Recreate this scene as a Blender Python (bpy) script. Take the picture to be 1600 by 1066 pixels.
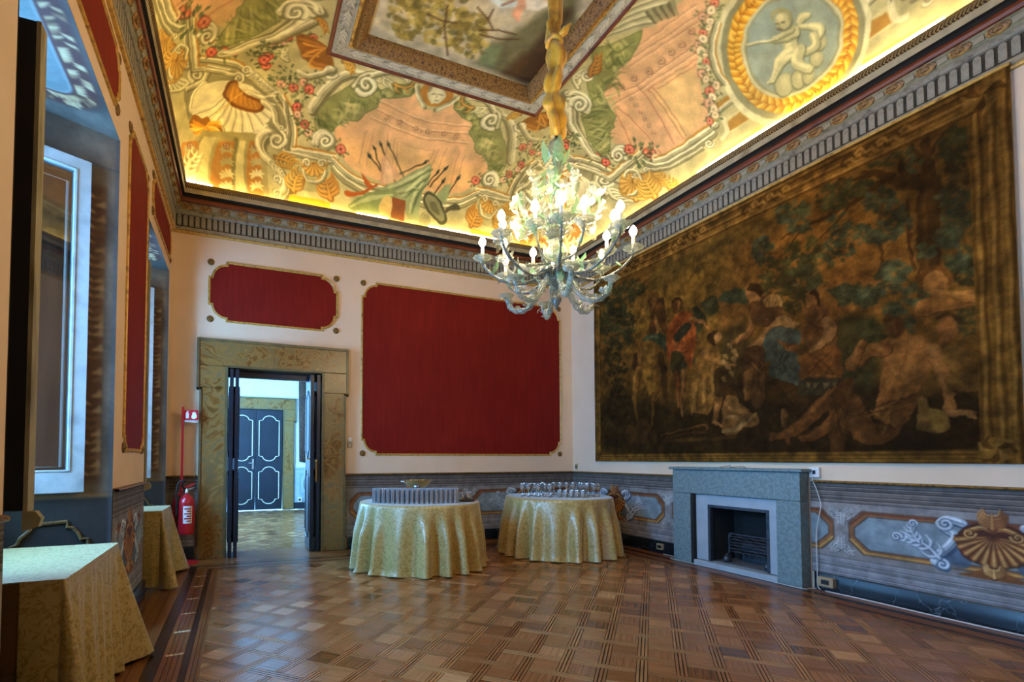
import bpy, bmesh, math, random
import numpy as np
from mathutils import Vector, Matrix
from math import pi, sin, cos, radians, sqrt

for o in list(bpy.data.objects):
    bpy.data.objects.remove(o, do_unlink=True)
SC = bpy.context.scene
COL = SC.collection
rng = random.Random(7)
nrg = np.random.RandomState(11)

# ------------------------------------------------------------------ camera
CAM_H, FPX, PPX, PPY = 1.2, 777.0, 690.0, 690.0
TILT, YAW = radians(2.0), math.atan(315 / 777.0)
cd = bpy.data.cameras.new('camera')
cam = bpy.data.objects.new('camera', cd)
COL.objects.link(cam)
cam.location = (0, 0, CAM_H)
cam.rotation_euler = (pi / 2 + TILT, 0, -YAW)
cd.sensor_width = 36.0
cd.lens = FPX / 1600 * 36.0
cd.shift_x = (800 - PPX) / 1600
cd.shift_y = (PPY - 533) / 1600
cd.clip_start = 0.02
SC.camera = cam

# ------------------------------------------------------------------ view, sky
SC.view_settings.view_transform = 'Standard'
SC.view_settings.look = 'None'
SC.view_settings.gamma = 1.0
SC.view_settings.use_curve_mapping = False
SC.view_settings.exposure = 0.2
SC.cycles.use_denoising = True
SC.cycles.max_bounces = 6
SC.cycles.diffuse_bounces = 4
SC.cycles.glossy_bounces = 3
SC.cycles.transparent_max_bounces = 12
SC.cycles.caustics_reflective = False
SC.cycles.caustics_refractive = False
SC.cycles.sample_clamp_indirect = 6.0
SC.cycles.adaptive_threshold = 0.03

SKY_STRENGTH = 36.0
LED_STRENGTH = 36.0
BULB_POWER = 7.0
wd = bpy.data.worlds.new('daylight')
SC.world = wd
wd.use_nodes = True
bg = wd.node_tree.nodes['Background']
bg.inputs[0].default_value = (0.18, 0.50, 1.0, 1)
bg.inputs[1].default_value = SKY_STRENGTH

# room dimensions (metres)
XL, XR, YB, YN = -0.775, 4.99, 6.66, -0.68
ZC = 3.93                       # underside of the cornice
XM, YM = 2.125, 2.99            # middle of the room
NICHES = [(-0.32, 1.0), (2.22, 3.85), (5.0, 6.36)]     # window embrasures along the left wall
NZ = 3.34                       # embrasure height
XW = -1.40                      # window plane
SPL = 0.30                      # splay of the jambs


def portal(loc, rot, sx, sy):
    l = bpy.data.lights.new('window_portal', 'AREA')
    l.shape = 'RECTANGLE'
    l.size, l.size_y = sx, sy
    l.cycles.is_portal = True
    o = bpy.data.objects.new('window_portal', l)
    COL.objects.link(o)
    o.location = loc
    o.rotation_euler = rot


for a, b in NICHES:
    portal((XW - 0.2, (a + b) / 2, 2.05), (0, -pi / 2, 0), 2.3, (b - a) - 0.3)
portal((-1.5, 9.3, 2.0), (0, -pi / 2, 0), 2.6, 3.2)

# ------------------------------------------------------------------ survey helpers
_fw0 = np.array([sin(YAW), cos(YAW), 0.0])
_R = np.array([cos(YAW), -sin(YAW), 0.0])
_F = _fw0 * cos(TILT) + np.array([0, 0, 1.0]) * sin(TILT)
_U = -_fw0 * sin(TILT) + np.array([0, 0, 1.0]) * cos(TILT)
_C = np.array([0, 0, CAM_H])


def on(x, y, ax, val):
    """point of the plane {axis = val} sighted at photo pixel x, y"""
    d = _F + _R * (x - PPX) / FPX + _U * (PPY - y) / FPX
    return _C + d * (val - _C[ax]) / d[ax]


# ------------------------------------------------------------------ materials
def srgb(c):
    if isinstance(c, str):
        c = c.lstrip('#')
        c = [int(c[i:i + 2], 16) / 255 for i in (0, 2, 4)]
    return tuple((v / 12.92 if v <= 0.04045 else ((v + 0.055) / 1.055) ** 2.4) for v in c[:3])


def new_mat(name):
    m = bpy.data.materials.new(name)
    m.use_nodes = True
    nt = m.node_tree
    return m, nt, nt.nodes['Principled BSDF']


def N(nt, kind, **kw):
    n = nt.nodes.new(kind)
    for k, v in kw.items():
        if k.startswith('i_'):
            key = k[2:]
            key = int(key) if key.isdigit() else key.replace('_', ' ')
            n.inputs[key].default_value = v
        else:
            setattr(n, k, v)
    return n


def ramp(nt, fac, stops):
    r = nt.nodes.new('ShaderNodeValToRGB')
    e = r.color_ramp.elements
    while len(e) < len(stops):
        e.new(0.5)
    for q, (p, c) in zip(e, stops):
        q.position = p
        q.color = (*srgb(c), 1)
    nt.links.new(fac, r.inputs[0])
    return r


def coords(nt, scale=(1, 1, 1), rot=(0, 0, 0), kind='Object'):
    tc = nt.nodes.new('ShaderNodeTexCoord')
    mp = nt.nodes.new('ShaderNodeMapping')
    mp.inputs['Scale'].default_value = scale
    mp.inputs['Rotation'].default_value = rot
    nt.links.new(tc.outputs[kind], mp.inputs[0])
    return mp.outputs[0]


def mat(name, cols, rough=0.6, metal=0.0, scale=4.0, detail=4.0, bump=0.0, bscale=None, spec=0.5,
        stretch=(1, 1, 1), coat=0.0, dist=0.0, lo=0.3, hi=0.7, sheen=0.0):
    """noise-mottled surface between two or more colours"""
    m, nt, b = new_mat(name)
    if isinstance(cols, str):
        cols = [cols]
    v = coords(nt, stretch)
    nz = N(nt, 'ShaderNodeTexNoise', i_Scale=scale, i_Detail=detail, i_Distortion=dist)
    nt.links.new(v, nz.inputs['Vector'])
    if len(cols) == 1:
        b.inputs['Base Color'].default_value = (*srgb(cols[0]), 1)
    else:
        st = [(lo + (hi - lo) * i / (len(cols) - 1), c) for i, c in enumerate(cols)]
        r = ramp(nt, nz.outputs['Fac'], st)
        nt.links.new(r.outputs[0], b.inputs['Base Color'])
    b.inputs['Roughness'].default_value = rough
    b.inputs['Metallic'].default_value = metal
    b.inputs['Specular IOR Level'].default_value = spec
    b.inputs['Coat Weight'].default_value = coat
    b.inputs['Sheen Weight'].default_value = sheen
    if bump:
        n2 = N(nt, 'ShaderNodeTexNoise', i_Scale=bscale or scale * 3, i_Detail=5.0)
        nt.links.new(v, n2.inputs['Vector'])
        bp = N(nt, 'ShaderNodeBump', i_Strength=bump, i_Distance=0.01)
        nt.links.new(n2.outputs['Fac'], bp.inputs['Height'])
        nt.links.new(bp.outputs[0], b.inputs['Normal'])
    return m


def paint_mat(name, rough=0.75, spec=0.25, grain=0.12, gscale=60.0, weave=False, bump=0.15):
    """painted surface: the design is a colour attribute of the mesh, the nodes add grain and relief"""
    m, nt, b = new_mat(name)
    at = N(nt, 'ShaderNodeAttribute', attribute_name='Paint')
    v = coords(nt)
    nz = N(nt, 'ShaderNodeTexNoise', i_Scale=gscale, i_Detail=4.0)
    nt.links.new(v, nz.inputs['Vector'])
    mr = N(nt, 'ShaderNodeMapRange')
    mr.inputs['To Min'].default_value = 1 - grain
    mr.inputs['To Max'].default_value = 1 + grain
    nt.links.new(nz.outputs['Fac'], mr.inputs[0])
    h = nz.outputs['Fac']
    if weave:
        w1 = N(nt, 'ShaderNodeTexWave', bands_direction='Z', i_Scale=70.0, i_Distortion=1.5)
        w1.inputs['Detail Scale'].default_value = 3.0
        nt.links.new(v, w1.inputs['Vector'])
        mm = N(nt, 'ShaderNodeMath', operation='MULTIPLY')
        nt.links.new(w1.outputs['Fac'], mm.inputs[0])
        mm.inputs[1].default_value = 0.22
        ad = N(nt, 'ShaderNodeMath', operation='SUBTRACT')
        nt.links.new(mr.outputs[0], ad.inputs[0])
        nt.links.new(mm.outputs[0], ad.inputs[1])
        fac = ad.outputs[0]
        h = w1.outputs['Fac']
    else:
        fac = mr.outputs[0]
    mx = N(nt, 'ShaderNodeVectorMath', operation='SCALE')
    nt.links.new(at.outputs['Color'], mx.inputs[0])
    nt.links.new(fac, mx.inputs['Scale'])
    nt.links.new(mx.outputs[0], b.inputs['Base Color'])
    b.inputs['Roughness'].default_value = rough
    b.inputs['Specular IOR Level'].default_value = spec
    if bump:
        bp = N(nt, 'ShaderNodeBump', i_Strength=bump, i_Distance=0.004)
        nt.links.new(h, bp.inputs['Height'])
        nt.links.new(bp.outputs[0], b.inputs['Normal'])
    return m


# ------------------------------------------------------------------ objects
def tag(o, label=None, cat=None, group=None, kind=None):
    if label:
        o['label'] = label
    if cat:
        o['category'] = cat
    if group:
        o['group'] = group
    if kind:
        o['kind'] = kind
    return o


def empty(name, loc=(0, 0, 0), rz=0.0, parent=None):
    o = bpy.data.objects.new(name, None)
    COL.objects.link(o)
    o.location = loc
    o.rotation_euler = (0, 0, rz)
    o.empty_display_size = 0.1
    if parent:
        o.parent = parent
    return o


def obj(name, me, m=None, parent=None, loc=(0, 0, 0), rot=(0, 0, 0), scale=None):
    o = bpy.data.objects.new(name, me)
    COL.objects.link(o)
    if m is not None and not me.materials:
        me.materials.append(m)
    o.location = loc
    o.rotation_euler = rot
    if scale is not None:
        o.scale = scale if not isinstance(scale, (int, float)) else (scale,) * 3
    if parent is not None:
        o.parent = parent
    return o


def copy_tree(o, parent=None):
    c = o.copy()
    COL.objects.link(c)
    c.parent = parent
    for ch in list(o.children):
        copy_tree(ch, c)
    return c


class MB:
    """collects simple solids into one mesh"""

    def __init__(s):
        s.v, s.f = [], []

    def add(s, vs, fs):
        n = len(s.v)
        s.v += [tuple(p) for p in vs]
        s.f += [tuple(i + n for i in f) for f in fs]
        return s

    def box(s, x0, x1, y0, y1, z0, z1):
        vs = [(x, y, z) for z in (z0, z1) for y in (y0, y1) for x in (x0, x1)]
        return s.add(vs, [(0, 2, 3, 1), (4, 5, 7, 6), (0, 1, 5, 4), (2, 6, 7, 3), (0, 4, 6, 2), (1, 3, 7, 5)])

    def cbox(s, x0, x1, y0, y1, z0, z1, c=0.004):
        """box with its upper and lower rims chamfered all round"""
        def ring(i, z):
            return [(x0 + i, y0 + i, z), (x1 - i, y0 + i, z), (x1 - i, y1 - i, z), (x0 + i, y1 - i, z)]
        vs = ring(c, z0) + ring(0, z0 + c) + ring(0, z1 - c) + ring(c, z1)
        fs = [(3, 2, 1, 0), (12, 13, 14, 15)]
        for k in range(3):
            for i in range(4):
                j = (i + 1) % 4
                fs.append((k * 4 + i, k * 4 + j, k * 4 + 4 + j, k * 4 + 4 + i))
        return s.add(vs, fs)

    def prism(s, pts, z0, z1, axis=2):
        """polygon pts (a, b) extruded along an axis from z0 to z1"""
        n = len(pts)

        def P(a, b, c):
            return (a, b, c) if axis == 2 else ((a, c, b) if axis == 1 else (c, a, b))
        vs = [P(a, b, z0) for a, b in pts] + [P(a, b, z1) for a, b in pts]
        fs = [tuple(range(n))[::-1], tuple(range(n, 2 * n))]
        for i in range(n):
            j = (i + 1) % n
            fs.append((i, j, n + j, n + i))
        return s.add(vs, fs)

    def lathe(s, prof, n=16, c=(0, 0, 0), caps=True, lobes=0, lobe=0.0):
        vs, fs = [], []
        for r, z in prof:
            for i in range(n):
                a = 2 * pi * i / n
                rr = r * (1 + lobe * cos(lobes * a)) if lobes else r
                vs.append((c[0] + rr * cos(a), c[1] + rr * sin(a), c[2] + z))
        for k in range(len(prof) - 1):
            for i in range(n):
                j = (i + 1) % n
                fs.append((k * n + i, k * n + j, (k + 1) * n + j, (k + 1) * n + i))
        if caps:
            fs.append(tuple(range(n))[::-1])
            fs.append(tuple((len(prof) - 1) * n + i for i in range(n)))
        return s.add(vs, fs)

    def tube(s, pts, r, n=8, caps=True):
        pts = [Vector(p) for p in pts]
        rs = r if isinstance(r, (list, tuple)) else [r] * len(pts)
        vs, fs = [], []
        t0 = (pts[1] - pts[0]).normalized()
        up = Vector((0, 0, 1)) if abs(t0.z) < 0.9 else Vector((1, 0, 0))
        nrm = t0.cross(up).normalized()
        for i, p in enumerate(pts):
            t = (pts[min(i + 1, len(pts) - 1)] - pts[max(i - 1, 0)])
            if t.length < 1e-9:
                t = t0
            t.normalize()
            nrm = nrm - t * nrm.dot(t)
            nrm.normalize()
            bn = t.cross(nrm)
            for k in range(n):
                a = 2 * pi * k / n
                vs.append(tuple(p + (nrm * cos(a) + bn * sin(a)) * rs[i]))
        for i in range(len(pts) - 1):
            for k in range(n):
                j = (k + 1) % n
                fs.append((i * n + k, i * n + j, (i + 1) * n + j, (i + 1) * n + k))
        if caps:
            fs.append(tuple(range(n))[::-1])
            fs.append(tuple((len(pts) - 1) * n + i for i in range(n)))
        return s.add(vs, fs)

    def sweep(s, prof, path, closed=False):
        """profile (outwards d, up h) swept on a planar path of (point, outward dir, up dir)"""
        m = len(prof)
        vs, fs = [], []
        for p, o_, u_ in path:
            p, o_, u_ = Vector(p), Vector(o_), Vector(u_)
            for d, h in prof:
                vs.append(tuple(p + o_ * d + u_ * h))
        K = len(path)
        for k in range(K if closed else K - 1):
            k2 = (k + 1) % K
            for i in range(m - 1):
                fs.append((k * m + i, k * m + i + 1, k2 * m + i + 1, k2 * m + i))
        return s.add(vs, fs)

    def mesh(s, name, smooth=False, fix=False):
        me = bpy.data.meshes.new(name)
        me.from_pydata(s.v, [], s.f)
        if fix:
            bm = bmesh.new()
            bm.from_mesh(me)
            bmesh.ops.recalc_face_normals(bm, faces=bm.faces)
            bm.to_mesh(me)
            bm.free()
        if smooth:
            me.polygons.foreach_set('use_smooth', [True] * len(me.polygons))
            if smooth != 'all':
                me.set_sharp_from_angle(angle=radians(smooth if smooth is not True else 40))
        return me

    def build(s, name, m, parent=None, loc=(0, 0, 0), rot=(0, 0, 0), smooth=False, fix=False, scale=None):
        return obj(name, s.mesh(name, smooth, fix), m, parent, loc, rot, scale)


def struct(o):
    o['kind'] = 'structure'
    return o


def cr(pts, n=6, closed=False):
    """Catmull-Rom curve through points of any dimension"""
    P = np.array(pts, float)
    K = len(P)
    out = []
    rngk = range(K) if closed else range(K - 1)
    for i in rngk:
        if closed:
            a, b, c, d = P[(i - 1) % K], P[i], P[(i + 1) % K], P[(i + 2) % K]
        else:
            a, b, c, d = P[max(i - 1, 0)], P[i], P[i + 1], P[min(i + 2, K - 1)]
        for k in range(n):
            t = k / n
            out.append(0.5 * ((2 * b) + (-a + c) * t + (2 * a - 5 * b + 4 * c - d) * t * t + (-a + 3 * b - 3 * c + d) * t ** 3))
    if not closed:
        out.append(P[-1])
    return np.array(out)


# ------------------------------------------------------------------ painter
def hexc(c):
    if isinstance(c, str):
        c = c.lstrip('#')
        return np.array([int(c[i:i + 2], 16) / 255 for i in (0, 2, 4)])
    return np.array(c, float)


def vnoise(ny, nx, cell, octaves=4, seed=0):
    r = np.random.RandomState(seed)
    out = np.zeros((ny, nx))
    amp, tot = 1.0, 0.0
    for o_ in range(octaves):
        c = max(1.5, cell / 2 ** o_)
        gy, gx = int(ny / c) + 3, int(nx / c) + 3
        g = r.rand(gy, gx)
        y, x = np.arange(ny) / c, np.arange(nx) / c
        iy, ix = y.astype(int), x.astype(int)
        fy, fx = y - iy, x - ix
        fy, fx = fy * fy * (3 - 2 * fy), fx * fx * (3 - 2 * fx)
        a = g[np.ix_(iy, ix)] * (1 - fx) + g[np.ix_(iy, ix + 1)] * fx
        b = g[np.ix_(iy + 1, ix)] * (1 - fx) + g[np.ix_(iy + 1, ix + 1)] * fx
        out += amp * (a * (1 - fy[:, None]) + b * fy[:, None])
        tot += amp
        amp *= 0.5
    return out / tot


class Canvas:
    def __init__(s, a0, a1, b0, b1, step, base):
        s.nx, s.ny = int(round((a1 - a0) / step)) + 1, int(round((b1 - b0) / step)) + 1
        s.a0, s.b0 = a0, b0
        s.sx, s.sy = (a1 - a0) / (s.nx - 1), (b1 - b0) / (s.ny - 1)
        s.A = np.linspace(a0, a1, s.nx)
        s.B = np.linspace(b0, b1, s.ny)
        s.im = np.empty((s.ny, s.nx, 3))
        s.im[:] = hexc(base)

    def _box(s, P, pad):
        x0 = max(0, int((P[:, 0].min() - pad - s.a0) / s.sx) - 1)
        x1 = min(s.nx, int((P[:, 0].max() + pad - s.a0) / s.sx) + 3)
        y0 = max(0, int((P[:, 1].min() - pad - s.b0) / s.sy) - 1)
        y1 = min(s.ny, int((P[:, 1].max() + pad - s.b0) / s.sy) + 3)
        if x1 <= x0 or y1 <= y0:
            return None
        gx, gy = np.meshgrid(s.A[x0:x1], s.B[y0:y1])
        return (slice(y0, y1), slice(x0, x1)), gx, gy

    @staticmethod
    def _dist(gx, gy, P, W=None):
        """distance to a polyline and, with W, the width interpolated along it"""
        best = np.full(gx.shape, 1e9)
        wid = np.zeros(gx.shape) if W is not None else None
        for i in range(len(P) - 1):
            (ax, ay), (bx, by) = P[i], P[i + 1]
            dx, dy = bx - ax, by - ay
            L = dx * dx + dy * dy
            t = np.clip(((gx - ax) * dx + (gy - ay) * dy) / L, 0, 1) if L > 1e-14 else np.zeros_like(gx)
            d = np.hypot(gx - ax - t * dx, gy - ay - t * dy)
            if W is not None:
                w = W[i] + (W[i + 1] - W[i]) * t
                k = (d - w) < (best - wid)
                wid = np.where(k, w, wid)
                best = np.where(k, d, best)
            else:
                best = np.minimum(best, d)
        return best, wid

    def _blend(s, sl, al, col, mul=False):
        c = hexc(col)
        reg = s.im[sl]
        al = al[..., None]
        s.im[sl] = reg * (1 - al) + (reg * c if mul else c) * al

    def poly(s, pts, col, alpha=1.0, soft=None, mul=False, grad=None):
        P = np.array(pts, float)
        soft = soft or 1.4 * s.sx
        r = s._box(P, soft)
        if r is None:
            return
        sl, gx, gy = r
        ins = np.zeros(gx.shape, bool)
        K = len(P)
        for i in range(K):
            (ax, ay), (bx, by) = P[i], P[(i + 1) % K]
            if ay == by:
                continue
            c = ((ay > gy) != (by > gy)) & (gx < (bx - ax) * (gy - ay) / (by - ay) + ax)
            ins ^= c
        d, _ = s._dist(gx, gy, np.vstack([P, P[:1]]))
        sd = np.where(ins, d, -d)
        al = np.clip(0.5 + sd / soft, 0, 1) * alpha
        if grad is not None:                       # grad = (second colour, dx, dy): blend across the shape
            c2, ux, uy = grad
            q = gx * ux + gy * uy
            q0, q1 = (P @ np.array([ux, uy])).min(), (P @ np.array([ux, uy])).max()
            t = np.clip((q - q0) / max(q1 - q0, 1e-6), 0, 1)[..., None]
            c = hexc(col) * (1 - t) + hexc(c2) * t
            reg = s.im[sl]
            s.im[sl] = reg * (1 - al[..., None]) + c * al[..., None]
        else:
            s._blend(sl, al, col, mul)

    def stroke(s, pts, w, col, alpha=1.0, soft=None, mul=False):
        P = np.array(pts, float)
        W = np.array(w, float) if hasattr(w, '__len__') else np.full(len(P), float(w))
        if len(W) != len(P):
            W = np.interp(np.linspace(0, 1, len(P)), np.linspace(0, 1, len(W)), W)
        W = W / 2
        soft = soft or 1.4 * s.sx
        r = s._box(P, W.max() + soft)
        if r is None:
            return
        sl, gx, gy = r
        d, wd_ = s._dist(gx, gy, P, W)
        s._blend(sl, np.clip(0.5 + (wd_ - d) / soft, 0, 1) * alpha, col, mul)

    def ell(s, c, rx, ry, col, alpha=1.0, soft=None, rot=0.0, mul=False, grad=None):
        t = np.linspace(0, 2 * pi, 26)[:-1]
        x, y = rx * np.cos(t), ry * np.sin(t)
        s.poly(np.c_[c[0] + x * cos(rot) - y * sin(rot), c[1] + x * sin(rot) + y * cos(rot)], col, alpha, soft, mul, grad)

    def waver(s, amp, cell, seed):
        """unsteady hand: shifts the drawing by a few millimetres of smooth noise"""
        n1 = vnoise(s.ny, s.nx, cell / s.sx, 2, seed) - .5
        n2 = vnoise(s.ny, s.nx, cell / s.sx, 2, seed + 1) - .5
        yy, xx = np.mgrid[0:s.ny, 0:s.nx]
        fx = np.clip(xx + n1 * 2 * amp / s.sx, 0, s.nx - 1.001)
        fy = np.clip(yy + n2 * 2 * amp / s.sy, 0, s.ny - 1.001)
        ix, iy = fx.astype(int), fy.astype(int)
        tx, ty = (fx - ix)[..., None], (fy - iy)[..., None]
        i = s.im
        s.im = (i[iy, ix] * (1 - tx) + i[iy, ix + 1] * tx) * (1 - ty) + (i[iy + 1, ix] * (1 - tx) + i[iy + 1, ix + 1] * tx) * ty

    def mottle(s, amp, cell, seed, tint=(1, 1, 1)):
        n = vnoise(s.ny, s.nx, cell / s.sx, 5, seed)
        n = (n - n.mean()) / (n.std() + 1e-9)
        s.im *= 1 + amp * n[..., None] * np.array(tint)

    def blotch(s, col, cell, seed, thr=0.55, width=0.12, alpha=0.6, box=None):
        n = vnoise(s.ny, s.nx, cell / s.sx, 4, seed)
        al = np.clip((n - thr) / width, 0, 1) * alpha
        if box is not None:
            gx, gy = np.meshgrid(s.A, s.B)
            al = al * box(gx, gy)
        s.im = s.im * (1 - al[..., None]) + hexc(col) * al[..., None]


def lin(im):
    im = np.clip(im, 0, 1)
    return np.where(im <= 0.04045, im / 12.92, ((im + 0.055) / 1.055) ** 2.4)


def sheet(name, XYZ, im, m, parent=None, flip=False, mask=None):
    """grid mesh (ny, nx, 3) carrying the painted design im as its 'Paint' attribute"""
    ny, nx = XYZ.shape[:2]
    idx = np.arange(ny * nx).reshape(ny, nx)
    q = np.stack([idx[:-1, :-1], idx[:-1, 1:], idx[1:, 1:], idx[1:, :-1]], -1)
    if mask is not None:
        keep = mask[:-1, :-1] & mask[:-1, 1:] & mask[1:, 1:] & mask[1:, :-1]
        q = q[keep]
    q = q.reshape(-1, 4)
    if flip:
        q = q[:, ::-1]
    V, Cc = XYZ.reshape(-1, 3), lin(im).reshape(-1, 3)
    if mask is not None:
        used = np.zeros(len(V), bool)
        used[q.ravel()] = True
        new = np.cumsum(used) - 1
        q = new[q]
        V, Cc = V[used], Cc[used]
    me = bpy.data.meshes.new(name)
    me.vertices.add(len(V))
    me.vertices.foreach_set('co', V.astype(np.float32).ravel())
    me.loops.add(q.size)
    me.loops.foreach_set('vertex_index', q.astype(np.int32).ravel())
    me.polygons.add(len(q))
    me.polygons.foreach_set('loop_start', np.arange(0, q.size, 4, dtype=np.int32))
    me.polygons.foreach_set('use_smooth', np.ones(len(q), bool))
    at = me.attributes.new('Paint', 'FLOAT_COLOR', 'POINT')
    at.data.foreach_set('color', np.c_[Cc, np.ones(len(Cc))].astype(np.float32).ravel())
    me.update(calc_edges=True)
    me.validate()
    return obj(name, me, m, parent)

# ------------------------------------------------------------------ shell materials
M = {}
M['wall'] = mat('cream_plaster', ['#dfc2a2', '#e7ccae', '#e1c6aa'], rough=0.85, scale=1.2, detail=6, bump=0.06, bscale=30)
M['wall_far'] = mat('white_plaster', ['#d9e2e4', '#e4ecec'], rough=0.85, scale=1.0)
M['slate'] = mat('grey_blue_plaster', ['#5d666c', '#6d7880', '#585f63'], rough=0.8, scale=5, detail=6)
M['gilt'] = mat('gilt_moulding', ['#a57a2c', '#d2a650', '#8a6226'], rough=0.45, scale=14, metal=0.1, bump=0.2)
M['gilt_dark'] = mat('worn_gilt', ['#4d3312', '#8a6426', '#3a2610'], rough=0.5, scale=25, metal=0.15, bump=0.3)
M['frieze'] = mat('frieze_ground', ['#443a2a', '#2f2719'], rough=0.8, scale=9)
M['flute'] = mat('grey_stone_paint', ['#7f7767', '#969080', '#6a6253'], rough=0.8, scale=16, detail=6, bump=0.2)
M['cornice'] = mat('cornice_paint', ['#8b806a', '#a0957c', '#766b55'], rough=0.8, scale=8, detail=6, bump=0.1)
M['olive'] = mat('olive_band', ['#6f6a4c', '#8f8a6a', '#4f4a34'], rough=0.8, scale=14, detail=5, bump=0.2)
M['redwood'] = mat('red_brown_moulding', ['#5a2413', '#7a3a1c', '#3d170c'], rough=0.5, scale=6, stretch=(1, 1, 6))
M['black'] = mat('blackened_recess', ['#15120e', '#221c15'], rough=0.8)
M['tan'] = mat('tan_fascia', ['#a0906c', '#b4a480', '#8d7c58'], rough=0.7, scale=5, bump=0.06)
M['rosette'] = mat('brown_gilt_rosette', ['#4f3210', '#8a6230', '#b88c4a'], rough=0.5, scale=30, detail=3, bump=0.3)


# ------------------------------------------------------------------ walls
T = 0.95
# back wall with the doorway
DX0, DX1, DZ = -0.16, 1.0, 2.335
w = MB()
w.box(XL - T, DX0, YB, YB + 0.34, 0, 5.7).box(DX1, XR + 0.3, YB, YB + 0.34, 0, 5.7).box(DX0, DX1, YB, YB + 0.34, DZ, 5.7)
wall_back = struct(w.build('wall_back', M['wall']))
wall_right = MB().box(XR, XR + 0.3, YN - 0.3, 3.39, 0, 5.7).box(XR, XR + 0.3, 4.06, YB, 0, 5.7).box(XR, XR + 0.3, 3.39, 4.06, 0.67, 5.7)
wall_right = struct(wall_right.box(XR, XR + 0.3, 3.39, 4.06, 0, 0.054).build('wall_right', M['wall']))     # with the chimney opening
wall_near = struct(MB().box(XL - T, XR, YN - 0.3, YN, 0, 5.7).build('wall_near', M['wall']))
w = MB()
XO = XW - 0.22                                   # outer face
edges = [YN] + [q for n in NICHES for q in n] + [YB]
for k in range(0, len(edges), 2):
    a, b = edges[k], edges[k + 1]
    sa = SPL if k > 0 else 0
    sb = SPL if k < len(edges) - 2 else 0
    w.prism([(XL, a), (XL, b), (XW, b + sb), (XO, b + sb), (XO, a - sa), (XW, a - sa)], 0, NZ)
w.box(XO, XL, YN, YB, NZ, 5.7)
for a, b in NICHES:
    w.box(XO, XW, a + SPL, b - SPL, 0, 0.97)          # parapet under the window
    w.box(XO, XW, a + SPL, b - SPL, 3.13, NZ)
wall_left = struct(w.build('wall_left', M['wall'], fix=True))


# ------------------------------------------------------------------ cornice
def strip(prof, wall, m, name, parent, inset=0.0, smooth=35):
    (p0, p1, n) = wall
    p0, p1, n = Vector(p0), Vector(p1), Vector(n)
    t = (p1 - p0).normalized()
    b = MB()
    vs, fs = [], []
    for d, z in prof:
        vs.append(p0 + n * d + t * d + Vector((0, 0, z)))
        vs.append(p1 + n * d - t * d + Vector((0, 0, z)))
    for i in range(len(prof) - 1):
        fs.append((2 * i, 2 * i + 1, 2 * i + 3, 2 * i + 2))
    b.add(vs, fs)
    return b.build(name, m, parent, smooth=smooth)


WALLS = {
    'back': ((XL, YB, 0), (XR, YB, 0), (0, -1, 0)),
    'right': ((XR, YB, 0), (XR, YN, 0), (-1, 0, 0)),
    'left': ((XL, YN, 0), (XL, YB, 0), (1, 0, 0)),
    'near': ((XR, YN, 0), (XL, YN, 0), (0, 1, 0)),
}


def rope_mat():
    m, nt, b = new_mat('carved_rope')
    v = coords(nt)
    wv = N(nt, 'ShaderNodeTexWave', bands_direction='DIAGONAL', i_Scale=26.0, i_Distortion=1.5)
    nt.links.new(v, wv.inputs['Vector'])
    r = ramp(nt, wv.outputs['Fac'], [(0.1, '#3f2a14'), (0.55, '#80602f'), (0.9, '#a98950')])
    nt.links.new(r.outputs[0], b.inputs['Base Color'])
    bp = N(nt, 'ShaderNodeBump', i_Strength=0.8, i_Distance=0.01)
    nt.links.new(wv.outputs['Fac'], bp.inputs['Height'])
    nt.links.new(bp.outputs[0], b.inputs['Normal'])
    b.inputs['Roughness'].default_value = 0.5
    return m


M['rope'] = rope_mat()
fl = MB()                                          # one rib of the fluted frieze: two uprights joined by an arch head
fl.cbox(-0.0225, 0.0225, -0.004, 0.008, 0.0, 0.116, 0.004)
fl.lathe([(0.0225, -0.004), (0.0225, 0.005), (0.016, 0.009)], 10, (0, 0, 0))
fl_v = fl.v[16:]
fl.v[16:] = [(x, z, 0.112 + y) for x, y, z in fl_v]
ME_FLUTE = fl.mesh('flute', smooth=30, fix=True)
ME_FLUTE.materials.append(M['flute'])
ro = MB().lathe([(0.07, 0), (0.066, 0.008), (0.05, 0.012), (0.046, 0.006), (0.03, 0.008), (0.022, 0.018), (0.0, 0.022)], 16, lobes=8, lobe=0.06)
ro.v = [(x, z * 1.0, y * 0.52) for x, y, z in ro.v]
ME_ROS = ro.mesh('rosette', smooth=40, fix=True)
ME_ROS.materials.append(M['rosette'])
rb = MB().cbox(-0.03, 0.03, -0.002, 0.006, -0.022, 0.022, 0.004)
ME_TIE = rb.mesh('ribbon_tie')
ME_TIE.materials.append(M['cornice'])
eg = MB().lathe([(0.0, 0), (0.012, 0.003), (0.013, 0.007), (0.0, 0.011)], 8)
eg.v = [(x, z, y) for x, y, z in eg.v]


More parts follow.
